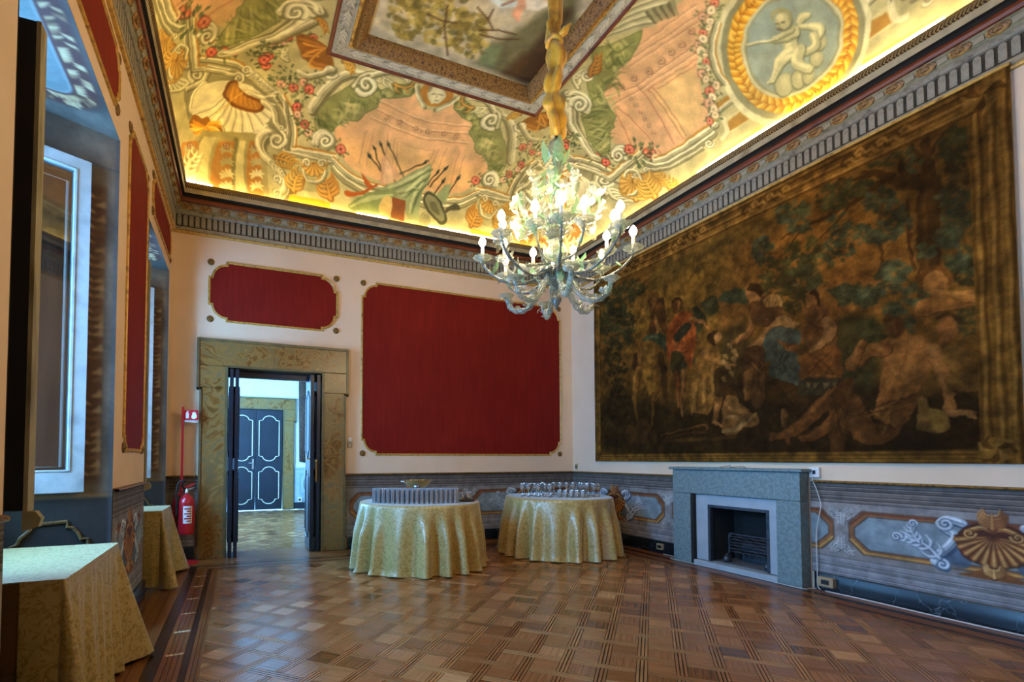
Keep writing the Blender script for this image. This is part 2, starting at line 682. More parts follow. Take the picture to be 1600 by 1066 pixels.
def cornice(wname, num):
    W = WALLS[wname]
    body = strip([(0.015, 3.955), (0.03, 3.965), (0.03, 3.998), (0.018, 4.0)], W, M['cornice'], 'trim_%d' % num, None)
    struct(body)
    strip([(0, 3.925), (0.022, 3.928), (0.03, 3.942), (0.022, 3.955), (0.012, 3.957)], W, M['gilt'], 'gilt_bead', body)
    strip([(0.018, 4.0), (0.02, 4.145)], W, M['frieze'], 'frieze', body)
    strip([(0.018, 4.143), (0.04, 4.148), (0.052, 4.165), (0.05, 4.185), (0.042, 4.2)], W, M['flute'], 'fillet', body)
    strip([(0.042, 4.198), (0.05, 4.215), (0.062, 4.24), (0.085, 4.275)], W, M['olive'], 'flower_band', body)
    strip([(0.083, 4.273), (0.1, 4.278), (0.11, 4.3), (0.104, 4.325), (0.095, 4.335)], W, M['redwood'], 'red_moulding', body)
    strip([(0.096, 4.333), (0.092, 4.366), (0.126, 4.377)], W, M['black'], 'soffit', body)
    strip([(0.125, 4.374), (0.129, 4.378), (0.133, 4.43)], W, M['tan'], 'fascia', body)
    strip([(0.131, 4.428), (0.15, 4.438), (0.156, 4.46), (0.15, 4.485), (0.138, 4.5), (0.12, 4.5), (0.118, 4.44), (0.0, 4.44)], W, M['rope'], 'rope_moulding', body)
    p0, p1, n = Vector(W[0]), Vector(W[1]), Vector(W[2])
    t = (p1 - p0).normalized()
    L = (p1 - p0).length
    rz = math.atan2(n.y, n.x) - pi / 2
    k = int(L / 0.066)
    for i in range(k):
        c = p0 + t * (0.03 + (i + 0.5) * (L - 0.06) / k) + n * 0.021
        obj('flute', ME_FLUTE, None, body, (c.x, c.y, 4.012), (0, 0, rz))
    k = int(L / 0.2)
    for i in range(k):
        c = p0 + t * (0.05 + (i + 0.5) * (L - 0.1) / k) + n * 0.064
        obj('rosette', ME_ROS, None, body, (c.x, c.y, 4.238), (radians(-28), 0, rz))
        if i < k - 1:
            c = c + t * 0.5 * (L - 0.1) / k
            obj('ribbon_tie', ME_TIE, None, body, (c.x, c.y, 4.238), (radians(-28), 0, rz))
    return body


trim = {w_: cornice(w_, i + 1) for i, w_ in enumerate(('back', 'right', 'left', 'near'))}

# ------------------------------------------------------------------ cove lighting laid on the cornice
m, nt, b = new_mat('led_tube')
b.inputs['Base Color'].default_value = (1, 1, 1, 1)
b.inputs['Emission Color'].default_value = (1.0, 0.77, 0.40, 1)
b.inputs['Emission Strength'].default_value = LED_STRENGTH
M['led'] = m


def led(wall, a, b_, z, label):
    p = MB()
    if wall == 'back':
        p.tube([(a, YB - 0.094, z), (b_, YB - 0.094, z)], 0.015, 6)
    elif wall == 'right':
        p.tube([(XR - 0.094, a, z), (XR - 0.094, b_, z)], 0.015, 6)
    elif wall == 'left':
        p.tube([(XL + 0.094, a, z), (XL + 0.094, b_, z)], 0.012, 6)
    else:
        p.tube([(a, YN + 0.094, z), (b_, YN + 0.094, z)], 0.012, 6)
    o = p.build('cove_light', M['led'])
    tag(o, label, 'light', 'light tubes on the cornice')
    return o


ZV, ZH = 4.522, 4.478
led('back', XL + 0.12, XL + 0.42, ZV, 'short glowing light tube on the cornice in the corner above the door')
led('back', XL + 0.46, 1.38, ZH, 'light tube behind the cornice under the painted scallop shell')
led('back', 1.42, 1.86, ZV, 'glowing light tube on the back cornice left of the painted trophy')
led('back', 1.9, 2.42, ZH, 'light tube hidden behind the cornice below the painted drum')
led('back', 2.46, 3.55, ZV, 'glowing light tube on the back cornice right of the painted shield')
led('back', 3.6, XR - 0.12, ZH, 'light tube on the back cornice behind the chandelier')
led('right', YB - 0.14, 4.2, ZH, 'light tube behind the right cornice nearest the back corner')
led('right', 4.14, 1.95, ZV, 'long bright light tube on the right cornice below the putto medallion')
led('right', 1.9, YN + 0.12, ZH, 'light tube on the right cornice nearest the viewer')
led('left', YB - 0.14, 3.2, ZH, 'light tube behind the left cornice beyond the near window')
led('left', 3.14, YN + 0.12, ZH, 'light tube behind the left cornice above the near window')
led('near', XL + 0.14, XR - 0.14, ZH, 'light tube on the cornice behind the viewer')

# ------------------------------------------------------------------ vaulted ceiling with its frescoes
IX0, IX1, IY0, IY1, ZT, CL = 0.82, 3.43, 0.70, 5.28, 5.57, 1.8
OX0, OX1, OY0, OY1 = XL + 0.06, XR - 0.06, YN + 0.06, YB - 0.06


def cove(cx, cy):
    """developed fresco coordinates -> the curved vault"""
    ox = np.maximum(np.maximum(IX0 - cx, cx - IX1), 0)
    oy = np.maximum(np.maximum(IY0 - cy, cy - IY1), 0)
    mm = np.maximum(ox, oy) / CL
    th = np.clip(mm, 0, 1) * pi / 2
    s, z = np.sin(th), ZT - 1.1 * (1 - np.cos(th))
    x0, x1 = IX0 - (IX0 - OX0) * s, IX1 + (OX1 - IX1) * s
    y0, y1 = IY0 - (IY0 - OY0) * s, IY1 + (OY1 - IY1) * s
    X = x0 + (cx - IX0 + CL * mm) / (IX1 - IX0 + 2 * CL * mm) * (x1 - x0)
    Y = y0 + (cy - IY0 + CL * mm) / (IY1 - IY0 + 2 * CL * mm) * (y1 - y0)
    return np.stack([X, Y, z], -1)


CST = 0.0085


def _sight(cx, cy):
    q = cove(cx, cy) - _C
    dz = q @ _F
    return PPX + FPX * (q @ _R) / dz, PPY - FPX * (q @ _U) / dz, dz


_gx, _gy = np.meshgrid(np.linspace(IX0 - CL, IX1 + CL, 110), np.linspace(0.6, IY1 + CL, 110))
_gx, _gy = _gx.ravel(), _gy.ravel()
_ok = ~((_gx > IX0) & (_gx < IX1) & (_gy > IY0) & (_gy < IY1))
_gx, _gy = _gx[_ok], _gy[_ok]
_pu, _pv, _dz = _sight(_gx, _gy)
_ok = (_dz > 0.3) & (_pu > -250) & (_pu < 1850) & (_pv > -250) & (_pv < 480)
_gx, _gy, _pu, _pv = _gx[_ok], _gy[_ok], _pu[_ok], _pv[_ok]


def on_vault(u, v):
    """developed vault coordinates of the spots sighted at photo pixels u, v"""
    k = np.argmin((_pu[None] - u[:, None]) ** 2 + (_pv[None] - v[:, None]) ** 2, 1)
    a, b_ = _gx[k].copy(), _gy[k].copy()
    e = 0.004
    for _ in range(5):
        p, q, _d = _sight(a, b_)
        pa, qa, _d = _sight(a + e, b_)
        pb, qb, _d = _sight(a, b_ + e)
        j11, j12, j21, j22 = (pa - p) / e, (pb - p) / e, (qa - q) / e, (qb - q) / e
        det = j11 * j22 - j12 * j21
        det = np.where(np.abs(det) < 1, 1, det)
        ru, rv = u - p, v - q
        a = a + np.clip((j22 * ru - j12 * rv) / det, -0.06, 0.06)
        b_ = b_ + np.clip((-j21 * ru + j11 * rv) / det, -0.06, 0.06)
    return a, b_


XMc, YMc = (IX0 + IX1) / 2, (IY0 + IY1) / 2


class Fresco:
    """draws on a canvas of the vault with points sighted in a survey crop (origin, scale)"""

    def __init__(s, cv, ox, oy, sc, fold):
        s.c, s.ox, s.oy, s.sc, s.fold = cv, ox, oy, sc, fold

    def at(s, pts):
        P = np.array(pts, float)
        a, b_ = on_vault(s.ox + P[:, 0] / s.sc, s.oy + P[:, 1] / s.sc)
        P = np.c_[a, b_]
        if s.fold == 'clamp':                      # half of a motif that straddles the long axis
            P[:, 0] = np.minimum(P[:, 0], XMc + 0.01)
        elif s.fold:
            P[:, 0] = XMc - np.abs(P[:, 0] - XMc)
            P[:, 1] = YMc + np.abs(P[:, 1] - YMc)
        return P

    def k(s, p):
        """metres of canvas per crop pixel round a crop point"""
        q = s.at([p, (p[0] + 14, p[1]), (p[0], p[1] + 14)])
        (ax, ay), (bx, by) = q[1] - q[0], q[2] - q[0]
        a = abs(ax * by - ay * bx)
        return max(sqrt(a) / 14, 0.0012)

    def poly(s, pts, col, alpha=1.0, sm=True, soft=0, n=4, mul=False):
        P = cr(pts, n, True) if sm else pts
        s.c.poly(s.at(P), col, alpha, (soft * s.k(pts[0])) if soft else None, mul)

    def line(s, pts, w, col, alpha=1.0, sm=True, soft=0, n=4, mul=False):
        P = cr(pts, n) if sm and len(pts) > 2 else pts
        k_ = s.k(pts[len(pts) // 2])
        wm = np.array(w, float) * k_ if hasattr(w, '__len__') else w * k_
        s.c.stroke(s.at(P), wm, col, alpha, (soft * k_) if soft else None, mul)

    def band(s, pts, w, base='#cfc9a8', dark='#6f6a4c', light='#f4efd6', gold=None, off=None, sm=True, n=4):
        """a painted moulding: shade, body, light, optional gilt fillet"""
        o_ = off or (-0.25 * w, -0.25 * w)
        s.line([(x - o_[0] * 1.3, y - o_[1] * 1.3) for x, y in pts], w * 1.15, dark, 0.9, sm, n=n)
        s.line(pts, w, base, 1, sm, n=n)
        s.line([(x - o_[0] * 0.9, y - o_[1] * 0.9) for x, y in pts], w * 0.22, dark, 0.6, sm, n=n)
        s.line([(x + o_[0], y + o_[1]) for x, y in pts], w * 0.32, light, 0.95, sm, n=n)
        if gold:
            s.line([(x + o_[0] * 2.4, y + o_[1] * 2.4) for x, y in pts], w * 0.3, gold, 1, sm, n=n)

    def volute(s, c, r, turns=1.6, a0=0.0, d=1, w=None, base='#d6d1b4', dark='#6d6a50', light='#f6f2dc'):
        w = w or r * 0.42
        t = np.linspace(0, 1, int(12 * turns) + 4)
        rr = r * (1 - 0.86 * t)
        a = a0 + d * 2 * pi * turns * t
        P = np.c_[c[0] + rr * np.cos(a), c[1] + rr * np.sin(a)]
        W = w * (1 - 0.65 * t)
        kk = s.k(c)
        s.c.ell(s.at([c])[0], r * 0.95 * kk, r * 0.95 * kk, dark, 0.55)
        s.c.stroke(s.at(P + 0.12 * w), W * 1.2 * kk, dark, 0.9)
        s.c.stroke(s.at(P), W * kk, base)
        s.c.stroke(s.at(P - 0.15 * w), W * 0.35 * kk, light)

    def leafy(s, pts, w, base='#cfcaa6', dark='#6d6a4c', light='#f2edd2', lobes=5, side=1):
        """acanthus: a tapering rib with lobes curling off it"""
        P = cr(pts, 6)
        L = len(P)
        s.line(P, [w * 0.7, w * 0.5, w * 0.15], dark, 0.7, sm=False)
        for j in range(lobes):
            i = int((j + 0.5) / lobes * (L - 2))
            t = P[i + 1] - P[i]
            t = t / (np.hypot(*t) + 1e-9)
            nn = np.array([-t[1], t[0]])
            f = 1 - 0.5 * j / lobes
            for sd in ((1, -1) if side == 0 else (side,)):
                q = [P[i], P[i] + (t * 0.35 + nn * sd * 0.7) * w * f, P[i] + (t * 1.2 + nn * sd * 0.95) * w * f]
                s.line([x + 1.5 for x in q], [w * 0.3 * f, w * 0.42 * f, w * 0.1 * f], dark, 0.7)
                s.line(q, [w * 0.2 * f, w * 0.32 * f, w * 0.05 * f], base)
                s.line([x - w * 0.06 for x in q], [w * 0.06, w * 0.14 * f, w * 0.03], light, 0.9)
        s.line(P, [w * 0.34, w * 0.26, w * 0.08], base, 1, sm=False)
        s.line(P - 1, [w * 0.1, w * 0.08, w * 0.03], light, 0.9, sm=False)

    def rose(s, c, r, col='#c04a34'):
        s.poly([(c[0] + r * 1.0 * cos(a), c[1] + r * sin(a)) for a in np.linspace(0, 2 * pi, 8)[:-1]], '#5a2a1c', 0.6)
        kk = s.k(c)
        p = s.at([c])[0]
        s.c.ell(p, r * 0.92 * kk, r * 0.85 * kk, col)
        lt = hexc(col) * 0.5 + 0.5 * hexc('#fbe6d0')
        for a in (0.5, 2.2, 3.9, 5.4):
            q = s.at([(c[0] + r * 0.5 * cos(a), c[1] + r * 0.5 * sin(a))])[0]
            s.c.ell(q, r * 0.36 * kk, r * 0.22 * kk, lt, 0.75, rot=a + 1.5)
        s.c.ell(p, r * 0.2 * kk, r * 0.2 * kk, hexc(col) * 0.6)

    def foliage(s, c, r, n=10, col='#5f6e44', seed=0):
        rr = random.Random(seed)
        for _ in range(n):
            a = rr.uniform(0, 2 * pi)
            d = r * rr.uniform(0.3, 1.2)
            p = (c[0] + d * cos(a), c[1] + d * sin(a))
            q = (p[0] + r * 0.5 * cos(a), p[1] + r * 0.5 * sin(a))
            cc = hexc(col) * rr.uniform(0.7, 1.25)
            s.line([p, ((p[0] + q[0]) / 2, (p[1] + q[1]) / 2), q], [r * 0.12, r * 0.3, r * 0.05], cc, 0.85, sm=False)

    def shell(s, c, r, ang, spread, n, base, dark, light, sq=1.0):
        """scallop: ribs fanning from c"""
        pts = [c]
        for i in range(n + 1):
            a = ang - spread / 2 + spread * i / n
            pts.append((c[0] + r * cos(a), c[1] + r * sq * sin(a)))
            if i < n:
                a2 = a + spread / n / 2
                pts.append((c[0] + r * 1.07 * cos(a2), c[1] + r * 1.07 * sq * sin(a2)))
        s.poly([(x + r * 0.05, y + r * 0.06) for x, y in pts], '#4e4426', 0.6, sm=False)
        s.poly(pts, base, sm=False)
        for i in range(n + 1):
            a = ang - spread / 2 + spread * i / n
            s.line([c, (c[0] + r * cos(a), c[1] + r * sq * sin(a))], [r * 0.02, r * 0.05], dark, 0.8, sm=False)
            if i < n:
                a2 = a + spread / n * 0.45
                s.line([(c[0] + 0.2 * r * cos(a2), c[1] + 0.2 * r * sq * sin(a2)), (c[0] + r * cos(a2), c[1] + r * sq * sin(a2))],
                       [r * 0.02, r * 0.08], light, 0.75, sm=False)


Q = Canvas(IX0 - CL, XMc, YMc, IY1 + CL, CST, '#bdb58c')
Q.mottle(0.05, 0.35, 3)
A4 = Fresco(Q, 220, 0, 3.135, True)
A5 = Fresco(Q, 500, 0, 2.805, 'clamp')
A6 = Fresco(Q, 850, 0, 3.23, True)
A7 = Fresco(Q, 1100, 0, 3.2, True)
PINK, PINK2, PLINE, PLITE = '#dcae88', '#e6bc92', '#b07a5e', '#f0d2ae'
GRN, GRD, GRL = '#8a8d58', '#515b34', '#cbc48e'

# --- pink panel of the back cove (left half; the vault is symmetric)
A5.poly([(62, 570), (95, 548), (180, 510), (250, 470), (270, 425), (330, 430), (420, 395), (440, 470), (505, 480), (560, 470),
         (560, 850), (450, 830), (300, 800), (200, 770), (120, 720), (80, 650)], PINK)
A5.poly([(90, 600), (300, 640), (520, 700), (520, 820), (300, 790), (170, 750), (110, 690)], '#e6b67c', 0.7, soft=60)
for p in ([(250, 440), (420, 520), (520, 548)], [(240, 475), (420, 560), (520, 590)], [(225, 520), (420, 600), (520, 625)]):
    A5.line(p, 5, PLINE, 0.7)
    A5.line([(x, y - 7) for x, y in p], 5, PLITE, 0.8)
for p in ([(240, 570), (205, 730)], [(205, 575), (175, 720)], [(330, 610), (318, 760)], [(345, 620), (333, 780)], [(300, 585), (288, 720)]):
    A5.line(p, 4, PLINE, 0.6, sm=False)
A5.line([(345, 620), (500, 670), (485, 800)], 5, PLINE, 0.6, sm=False)
A5.line([(365, 645), (470, 678), (455, 780)], 3, PLITE, 0.8, sm=False)
for cx_ in (290, 350, 420, 480):
    A5.volute((cx_, 520 + (cx_ - 290) * 0.36), 17, 1.3, 0, 1, 5, PINK2, '#8a5a42', PLITE)

# --- side panel beyond the medallion, with its feigned architecture
A6.poly([(345, 560), (300, 495), (340, 390), (430, 300), (480, 220), (505, 130), (560, 110), (600, 60), (690, 10), (800, -60), (900, -60), (860, 60),
         (800, 180), (775, 330), (800, 450), (830, 560), (830, 640), (700, 720), (570, 800), (520, 800), (440, 740), (345, 720), (330, 650)], PINK)
A6.poly([(560, 460), (740, 340), (800, 600), (700, 690), (600, 560)], '#eac68c', 0.75, soft=50)
for p in ([(300, 490), (470, 430), (850, 160)], [(330, 540), (500, 440), (790, 250)], [(440, 290), (640, 170), (830, 30)], [(430, 330), (640, 200), (840, 60)],
          [(480, 230), (640, 110), (760, 20)]):
    A6.line(p, 6, PLINE, 0.75, sm=False)
    A6.line([(x + 4, y + 7) for x, y in p], 5, PLITE, 0.8, sm=False)
for p in ([(525, 450), (700, 700)], [(545, 440), (720, 690)], [(470, 430), (655, 725)], [(350, 545), (440, 735)], [(370, 540), (590, 770)], [(525, 450), (770, 300)],
          [(570, 450), (770, 325)]):
    A6.line(p, 5, '#b0694f', 0.7, sm=False)
for a_, b_ in ((380, 435), (450, 395), (530, 360), (590, 310), (640, 265), (690, 225), (740, 160)):
    A6.volute((a_, b_), 24, 1.4, 1.0, 1, 6, PINK2, '#8a5a42', PLITE)
for t in np.linspace(0, 1, 6):
    A6.volute((445 + 110 * t, 500 + 170 * t), 15, 1.2, 2.0, -1, 5, PINK2, '#8a5a42', PLITE)

# --- green draperies
for F_, shapes in ((A5, ([(-10, 470), (60, 420), (130, 380), (220, 365), (262, 390), (255, 470), (205, 495), (165, 535), (110, 525), (80, 545), (40, 590), (-20, 600)],
                         [(262, 400), (330, 372), (425, 370), (400, 420), (330, 432), (275, 428)])),
                   (A6, ([(240, 250), (330, 225), (420, 190), (500, 150), (480, 220), (430, 300), (350, 370), (300, 480), (340, 560), (355, 640), (330, 670), (335, 760),
                          (280, 780), (220, 700), (205, 600), (230, 500), (215, 400), (240, 330)],)),
                   (A4, ([(395, 165), (440, 110), (490, 60), (520, -20), (640, -30), (690, 40), (690, 100), (620, 140), (560, 175), (470, 190), (410, 190)],))):
    for sh in shapes:
        F_.poly(sh, GRN)
        S_ = np.array(sh, float)
        c0 = S_.mean(0)
        U_, _sv, Vt = np.linalg.svd(S_ - c0)
        ax_, bx_ = Vt[0], Vt[1]
        la, lb_ = np.abs((S_ - c0) @ ax_).max(), np.abs((S_ - c0) @ bx_).max()
        rr = random.Random(len(sh))
        for j in range(26):                        # folds sweep across the hang of the cloth
            t0 = rr.uniform(-.85, .75)
            w0 = rr.uniform(.35, .8)
            pts_ = [c0 + ax_ * la * (t0 + .12 * sin(k_ * 1.3 + j)) + bx_ * lb_ * w0 * (k_ / 2 - 1) * .9 for k_ in range(5)]
            F_.line(pts_, [2, 13, 17, 11, 2], (GRD, GRL, '#a9a66c', '#6a7242')[j % 4], 0.6, soft=7)
        for k_ in range(len(sh)):                  # darker hem
            F_.line([S_[k_], S_[(k_ + 1) % len(sh)]], [5, 5], GRD, 0.5, sm=False, soft=5)
# wing over the side drapery
for j in range(13):
    t = j / 12
    p = (300 + 30 * t, 200 - 8 * j)
    A6.line([p, (430 + 40 * t, 150 - 12 * j), (560 + 90 * t, 95 - 12 * j + 30 * (1 - t))], [10, 20, 8], ('#b7b294', '#8b876c', '#d8d3b6')[j % 3], 0.95)
for j in range(8):
    A6.line([(520 + 18 * j, 60 - 7 * j), (560 + 16 * j, 110 - 6 * j)], [22, 12], ('#5e5a44', '#8e8a6c')[j % 2], 0.9, sm=False)

# --- big C-scrolls and acanthus framing the back panel
A5.band([(-40, 480), (0, 420), (60, 355), (140, 318), (215, 330)], 34)
A5.leafy([(150, 380), (190, 330), (240, 325), (300, 350), (330, 370)], 44)
A5.volute((205, 372), 46, 1.4, 2.6, -1, 22)
A5.band([(230, 330), (300, 312), (360, 330), (390, 355)], 20)
A5.leafy([(330, 372), (380, 385), (430, 350), (470, 335)], 28, '#b98a3e', '#6d4a1c', '#e2bb6a')
A5.band([(425, 375), (430, 420), (455, 465)], 16)
A5.volute((20, 620), 48, 1.7, 3.0, 1, 24)
# mask in its gilt shell
A5.poly([(440, 400), (470, 365), (510, 355), (550, 365), (585, 400), (560, 460), (515, 475), (465, 455)], '#b07a34')
A5.poly([(470, 410), (490, 385), (515, 380), (545, 392), (555, 420), (535, 455), (512, 470), (490, 455)], '#c8c2a6')

# --- stepped entablature running along the cove foot, back side and left corner
ENT = [(232, 60), (232, 312), (330, 298), (420, 314), (500, 345)]
A4.band([(215, 90), (222, 320)], 34, off=(-7, 0))
A4.band([(258, 90), (252, 285)], 22, gold='#b9822e', off=(5, 0), sm=False)
A4.band([(252, 288), (330, 290), (420, 302), (480, 318), (530, 345)], 26, gold='#b9822e', off=(0, -6))
A4.band([(222, 330), (330, 326), (440, 345)], 20, '#a7a184', off=(0, -4))
A4.volute((522, 345), 27, 1.5, 1.6, -1, 12)
A4.band([(545, 352), (600, 400), (650, 445), (690, 490)], 26, '#b4ae90')
for j in range(8):
    A4.volute((548 + 18 * j, 365 + 17 * j), 12, 1.1, 0.6, 1, 5)
A4.volute((672, 478), 30, 1.5, 3.4, 1, 13)
A4.band([(690, 470), (735, 560), (752, 640), (745, 730)], 28, gold='#b9822e', off=(6, -3))
A4.band([(748, 735), (850, 748), (955, 772)], 30, gold='#b9822e', off=(0, -7), sm=False)
A4.band([(705, 500), (722, 640), (705, 745), (950, 800)], 20, '#9d977a', sm=False)
A5.band([(60, 700), (120, 760), (200, 800), (300, 830), (420, 850), (540, 858)], 20, gold='#b9822e', off=(0, -5))
A5.band([(60, 735), (130, 800), (230, 845), (420, 880), (540, 890)], 24, '#a8a078', off=(0, -5))
A4.volute((905, 690), 46, 1.7, 2.8, 1, 22)
A4.volute((325, 145), 45, 1.7, 0.4, -1, 20)

# --- corner niche with the great shell
A4.poly([(215, 430), (330, 360), (470, 350), (600, 440), (690, 540), (710, 640), (640, 700), (420, 690), (260, 640), (225, 540)], '#8d886a', 1)
A4.leafy([(240, 400), (190, 440), (130, 450)], 60, side=1)
A4.band([(225, 435), (300, 400), (330, 350), (330, 345)], 22)
A4.volute((272, 365), 40, 1.5, 2.0, 1, 18)
A4.band([(320, 340), (400, 350), (450, 365), (500, 375)], 18)
A4.volute((480, 385), 28, 1.4, 4.5, 1, 12)
A4.band([(310, 410), (265, 460), (245, 530), (270, 560)], 24)
A4.poly([(250, 520), (275, 450), (320, 410), (400, 395), (470, 400), (560, 430), (620, 490), (645, 560), (600, 625), (540, 655), (470, 690), (400, 665),
         (380, 615), (300, 570), (260, 560)], '#e4dec0')
for j in range(12):
    a = 2.75 - j * 0.28
    A4.line([(470 + 60 * cos(a), 455 + 50 * sin(a)), (470 + 130 * cos(a), 490 + 100 * sin(a)), (455 + 205 * cos(a), 500 + 160 * sin(a))], [3, 5, 8],
            '#8e8762', 0.75)
    A4.line([(470 + 60 * cos(a + .14), 455 + 50 * sin(a + .14)), (470 + 130 * cos(a + .14), 490 + 100 * sin(a + .14)), (455 + 205 * cos(a + .14), 500 + 160 * sin(a + .14))],
            [3, 7, 11], '#fbf6dc', 0.8)
A4.band([(260, 560), (330, 590), (390, 620), (420, 670), (480, 690), (560, 660), (620, 620)], 16, '#d8d2b2')
A4.poly([(403, 455), (430, 402), (470, 395), (482, 430), (520, 460), (580, 482), (606, 512), (590, 548), (520, 548), (450, 522), (415, 488)], '#7a4a12')
A4.poly([(420, 455), (440, 415), (468, 408), (482, 440), (520, 475), (572, 495), (590, 518), (575, 535), (525, 532), (460, 508), (428, 480)], '#a9772c')
for j in range(6):
    A4.line([(455 + 20 * j, 425 + 14 * j), (440 + 26 * j, 490 + 8 * j)], [5, 8], '#d79c3c', 0.8, sm=False)
A4.band([(600, 500), (650, 540), (660, 600), (690, 640)], 26)
A4.volute((690, 628), 20, 1.3, 0.2, 1, 9)
A4.poly([(240, 600), (262, 560), (300, 580), (330, 570), (350, 605), (390, 620), (405, 660), (370, 680), (330, 650), (300, 665), (270, 640), (245, 640)], '#8d5b12')
for j in range(11):
    a = -0.6 + j * 0.42
    A4.line([(318, 622), (318 + 48 * cos(a), 622 + 34 * sin(a)), (318 + 78 * cos(a + .2), 622 + 52 * sin(a + .2))], [6, 22, 5], ('#e6ad2f', '#c98a1e', '#f3cf6a')[j % 3])
A4.line([(190, 765), (300, 640), (520, 435)], 5, '#e0b552', sm=False)

# pilasters and grotesque strips under the shell
A4.poly([(170, 960), (300, 640), (640, 660), (640, 990), (170, 960)], '#9e9468', sm=False)
for x0, x1, y0 in ((300, 378, 668), (468, 528, 690)):
    A4.poly([(x0 + 6, y0), (x1 + 2, y0 + 4), (x1 - 4, 960), (x0 - 8, 950)], '#c2bb8e', sm=False)
    A4.line([(x0 + 2, y0), (x0 - 12, 950)], 8, '#6f6b48', 0.9, sm=False)
    A4.line([(x1 - 2, y0), (x1 - 6, 950)], 7, '#8a8560', 0.9, sm=False)
for x0, x1, y0 in ((388, 462, 690), (536, 606, 690), (200, 290, 700)):
    A4.poly([(x0, y0), (x1, y0 + 4), (x1 - 2, 960), (x0 - 6, 955)], '#a8783a', sm=False)
    xc = (x0 + x1) / 2 - 3
    for yy in (740, 800, 860, 920):
        for a in (-0.6, 0.1, 0.9, 1.7, 2.4, 3.1, 3.8):
            A4.line([(xc, yy), (xc + 20 * cos(a), yy - 14 * sin(a) - 8), (xc + 34 * cos(a), yy - 30 * sin(a) - 4)], [5, 13, 4], '#d6cfa8' if yy > 800 else '#a59f7c')
    A4.rose((xc, 715), 16, '#8b6a4a')
A4.leafy([(200, 870), (240, 800), (280, 740)], 50, side=0)
A4.leafy([(190, 930), (230, 890), (250, 850)], 40, side=0)

# console scroll beside the strips
A4.band([(680, 690), (630, 650), (585, 680), (590, 740), (640, 800), (690, 850), (710, 920), (680, 960)], 40)
A4.volute((668, 688), 46, 1.6, 5.2, 1, 18)
A4.volute((668, 880), 22, 1.3, 1.0, -1, 10)
A4.volute((668, 948), 22, 1.3, 1.0, -1, 10)
A4.leafy([(640, 800), (690, 830), (710, 880)], 30, '#c2bb96')
# gilt leaf, pedestal and little scallop of the attic block
A4.poly([(720, 770), (920, 800), (940, 950), (735, 930)], '#b8b184', sm=False)
A4.leafy([(745, 935), (760, 880), (785, 840)], 50, '#c49d52', '#7a4c12', '#efc562', side=0)
A4.leafy([(930, 970), (915, 910), (905, 870)], 56, '#b98c46', '#7a4412', '#e4ae52', side=0)
A4.leafy([(660, 770), (720, 790), (750, 810)], 40, '#b98a34', '#6f4a16', '#e2bd6a', side=0)
A4.shell((850, 800), 62, 1.55, 3.6, 8, '#c49a50', '#7e4d12', '#f0c866')
A4.volute((815, 798), 20, 1.3, 3.2, 1, 9)
A4.volute((888, 798), 20, 1.3, 6.0, -1, 9)
A4.band([(795, 830), (820, 885), (855, 893), (890, 880), (906, 840)], 12)
A4.poly([(730, 952), (930, 990), (930, 1020), (725, 985)], '#d9a52e', sm=False)
A4.poly([(725, 985), (930, 1020), (930, 1060), (720, 1010)], '#e4c064', sm=False)
# left cove: scallop, leaf and moulded block (the twin of the right one)
A4.poly([(60, 170), (215, 110), (215, 330), (120, 420), (90, 300)], '#b7b086', sm=False)
A4.shell((170, 215), 72, 2.2, 3.4, 8, '#c49a50', '#7e4d12', '#f0c866', 1.3)
A4.volute((165, 172), 26, 1.4, 5.0, -1, 11)
A4.volute((185, 245), 18, 1.3, 1.0, 1, 8)
A4.leafy([(120, 400), (150, 350), (190, 310)], 56, '#c49d52', '#7e5416', '#eec668', side=0)
A4.leafy([(60, 230), (85, 190), (110, 175)], 44, '#bd954a', '#7e5416', '#e6bd60', side=0)
# roses strewn along the mouldings
for i, (x_, y_, r_, c_) in enumerate([(215, 62, 36, '#cf5b3a'), (170, 75, 30, '#e6d0a4'), (340, 193, 24, '#bf4a32'), (408, 252, 26, '#c24a34'), (455, 262, 18, '#d9a58a'),
                                      (625, 277, 24, '#bf4434'), (613, 322, 24, '#c2503a'), (640, 215, 22, '#d58a76'), (690, 212, 20, '#e0b09a'), (720, 183, 24, '#bf3a30'),
                                      (845, 185, 20, '#b8502c'), (690, 410, 24, '#dfa48e'), (750, 432, 24, '#c65a48'), (800, 405, 22, '#dca08c'), (825, 438, 26, '#c65040'),
                                      (765, 525, 26, '#c4463a'), (770, 560, 20, '#e0b4a0'), (803, 608, 24, '#c04436'), (820, 650, 22, '#e0b89c'), (980, 730, 26, '#c65a44')]):
    A4.foliage((x_, y_), r_ * 1.4, 9, '#5f6b42', i)
    A4.rose((x_, y_), r_, c_)
for i, (x_, y_) in enumerate([(300, 230), (560, 280), (600, 240), (670, 380), (720, 360), (740, 370), (860, 380), (790, 470), (790, 620), (590, 300), (660, 250)]):
    A4.foliage((x_, y_), 34, 12, '#4f5c3c', 40 + i)
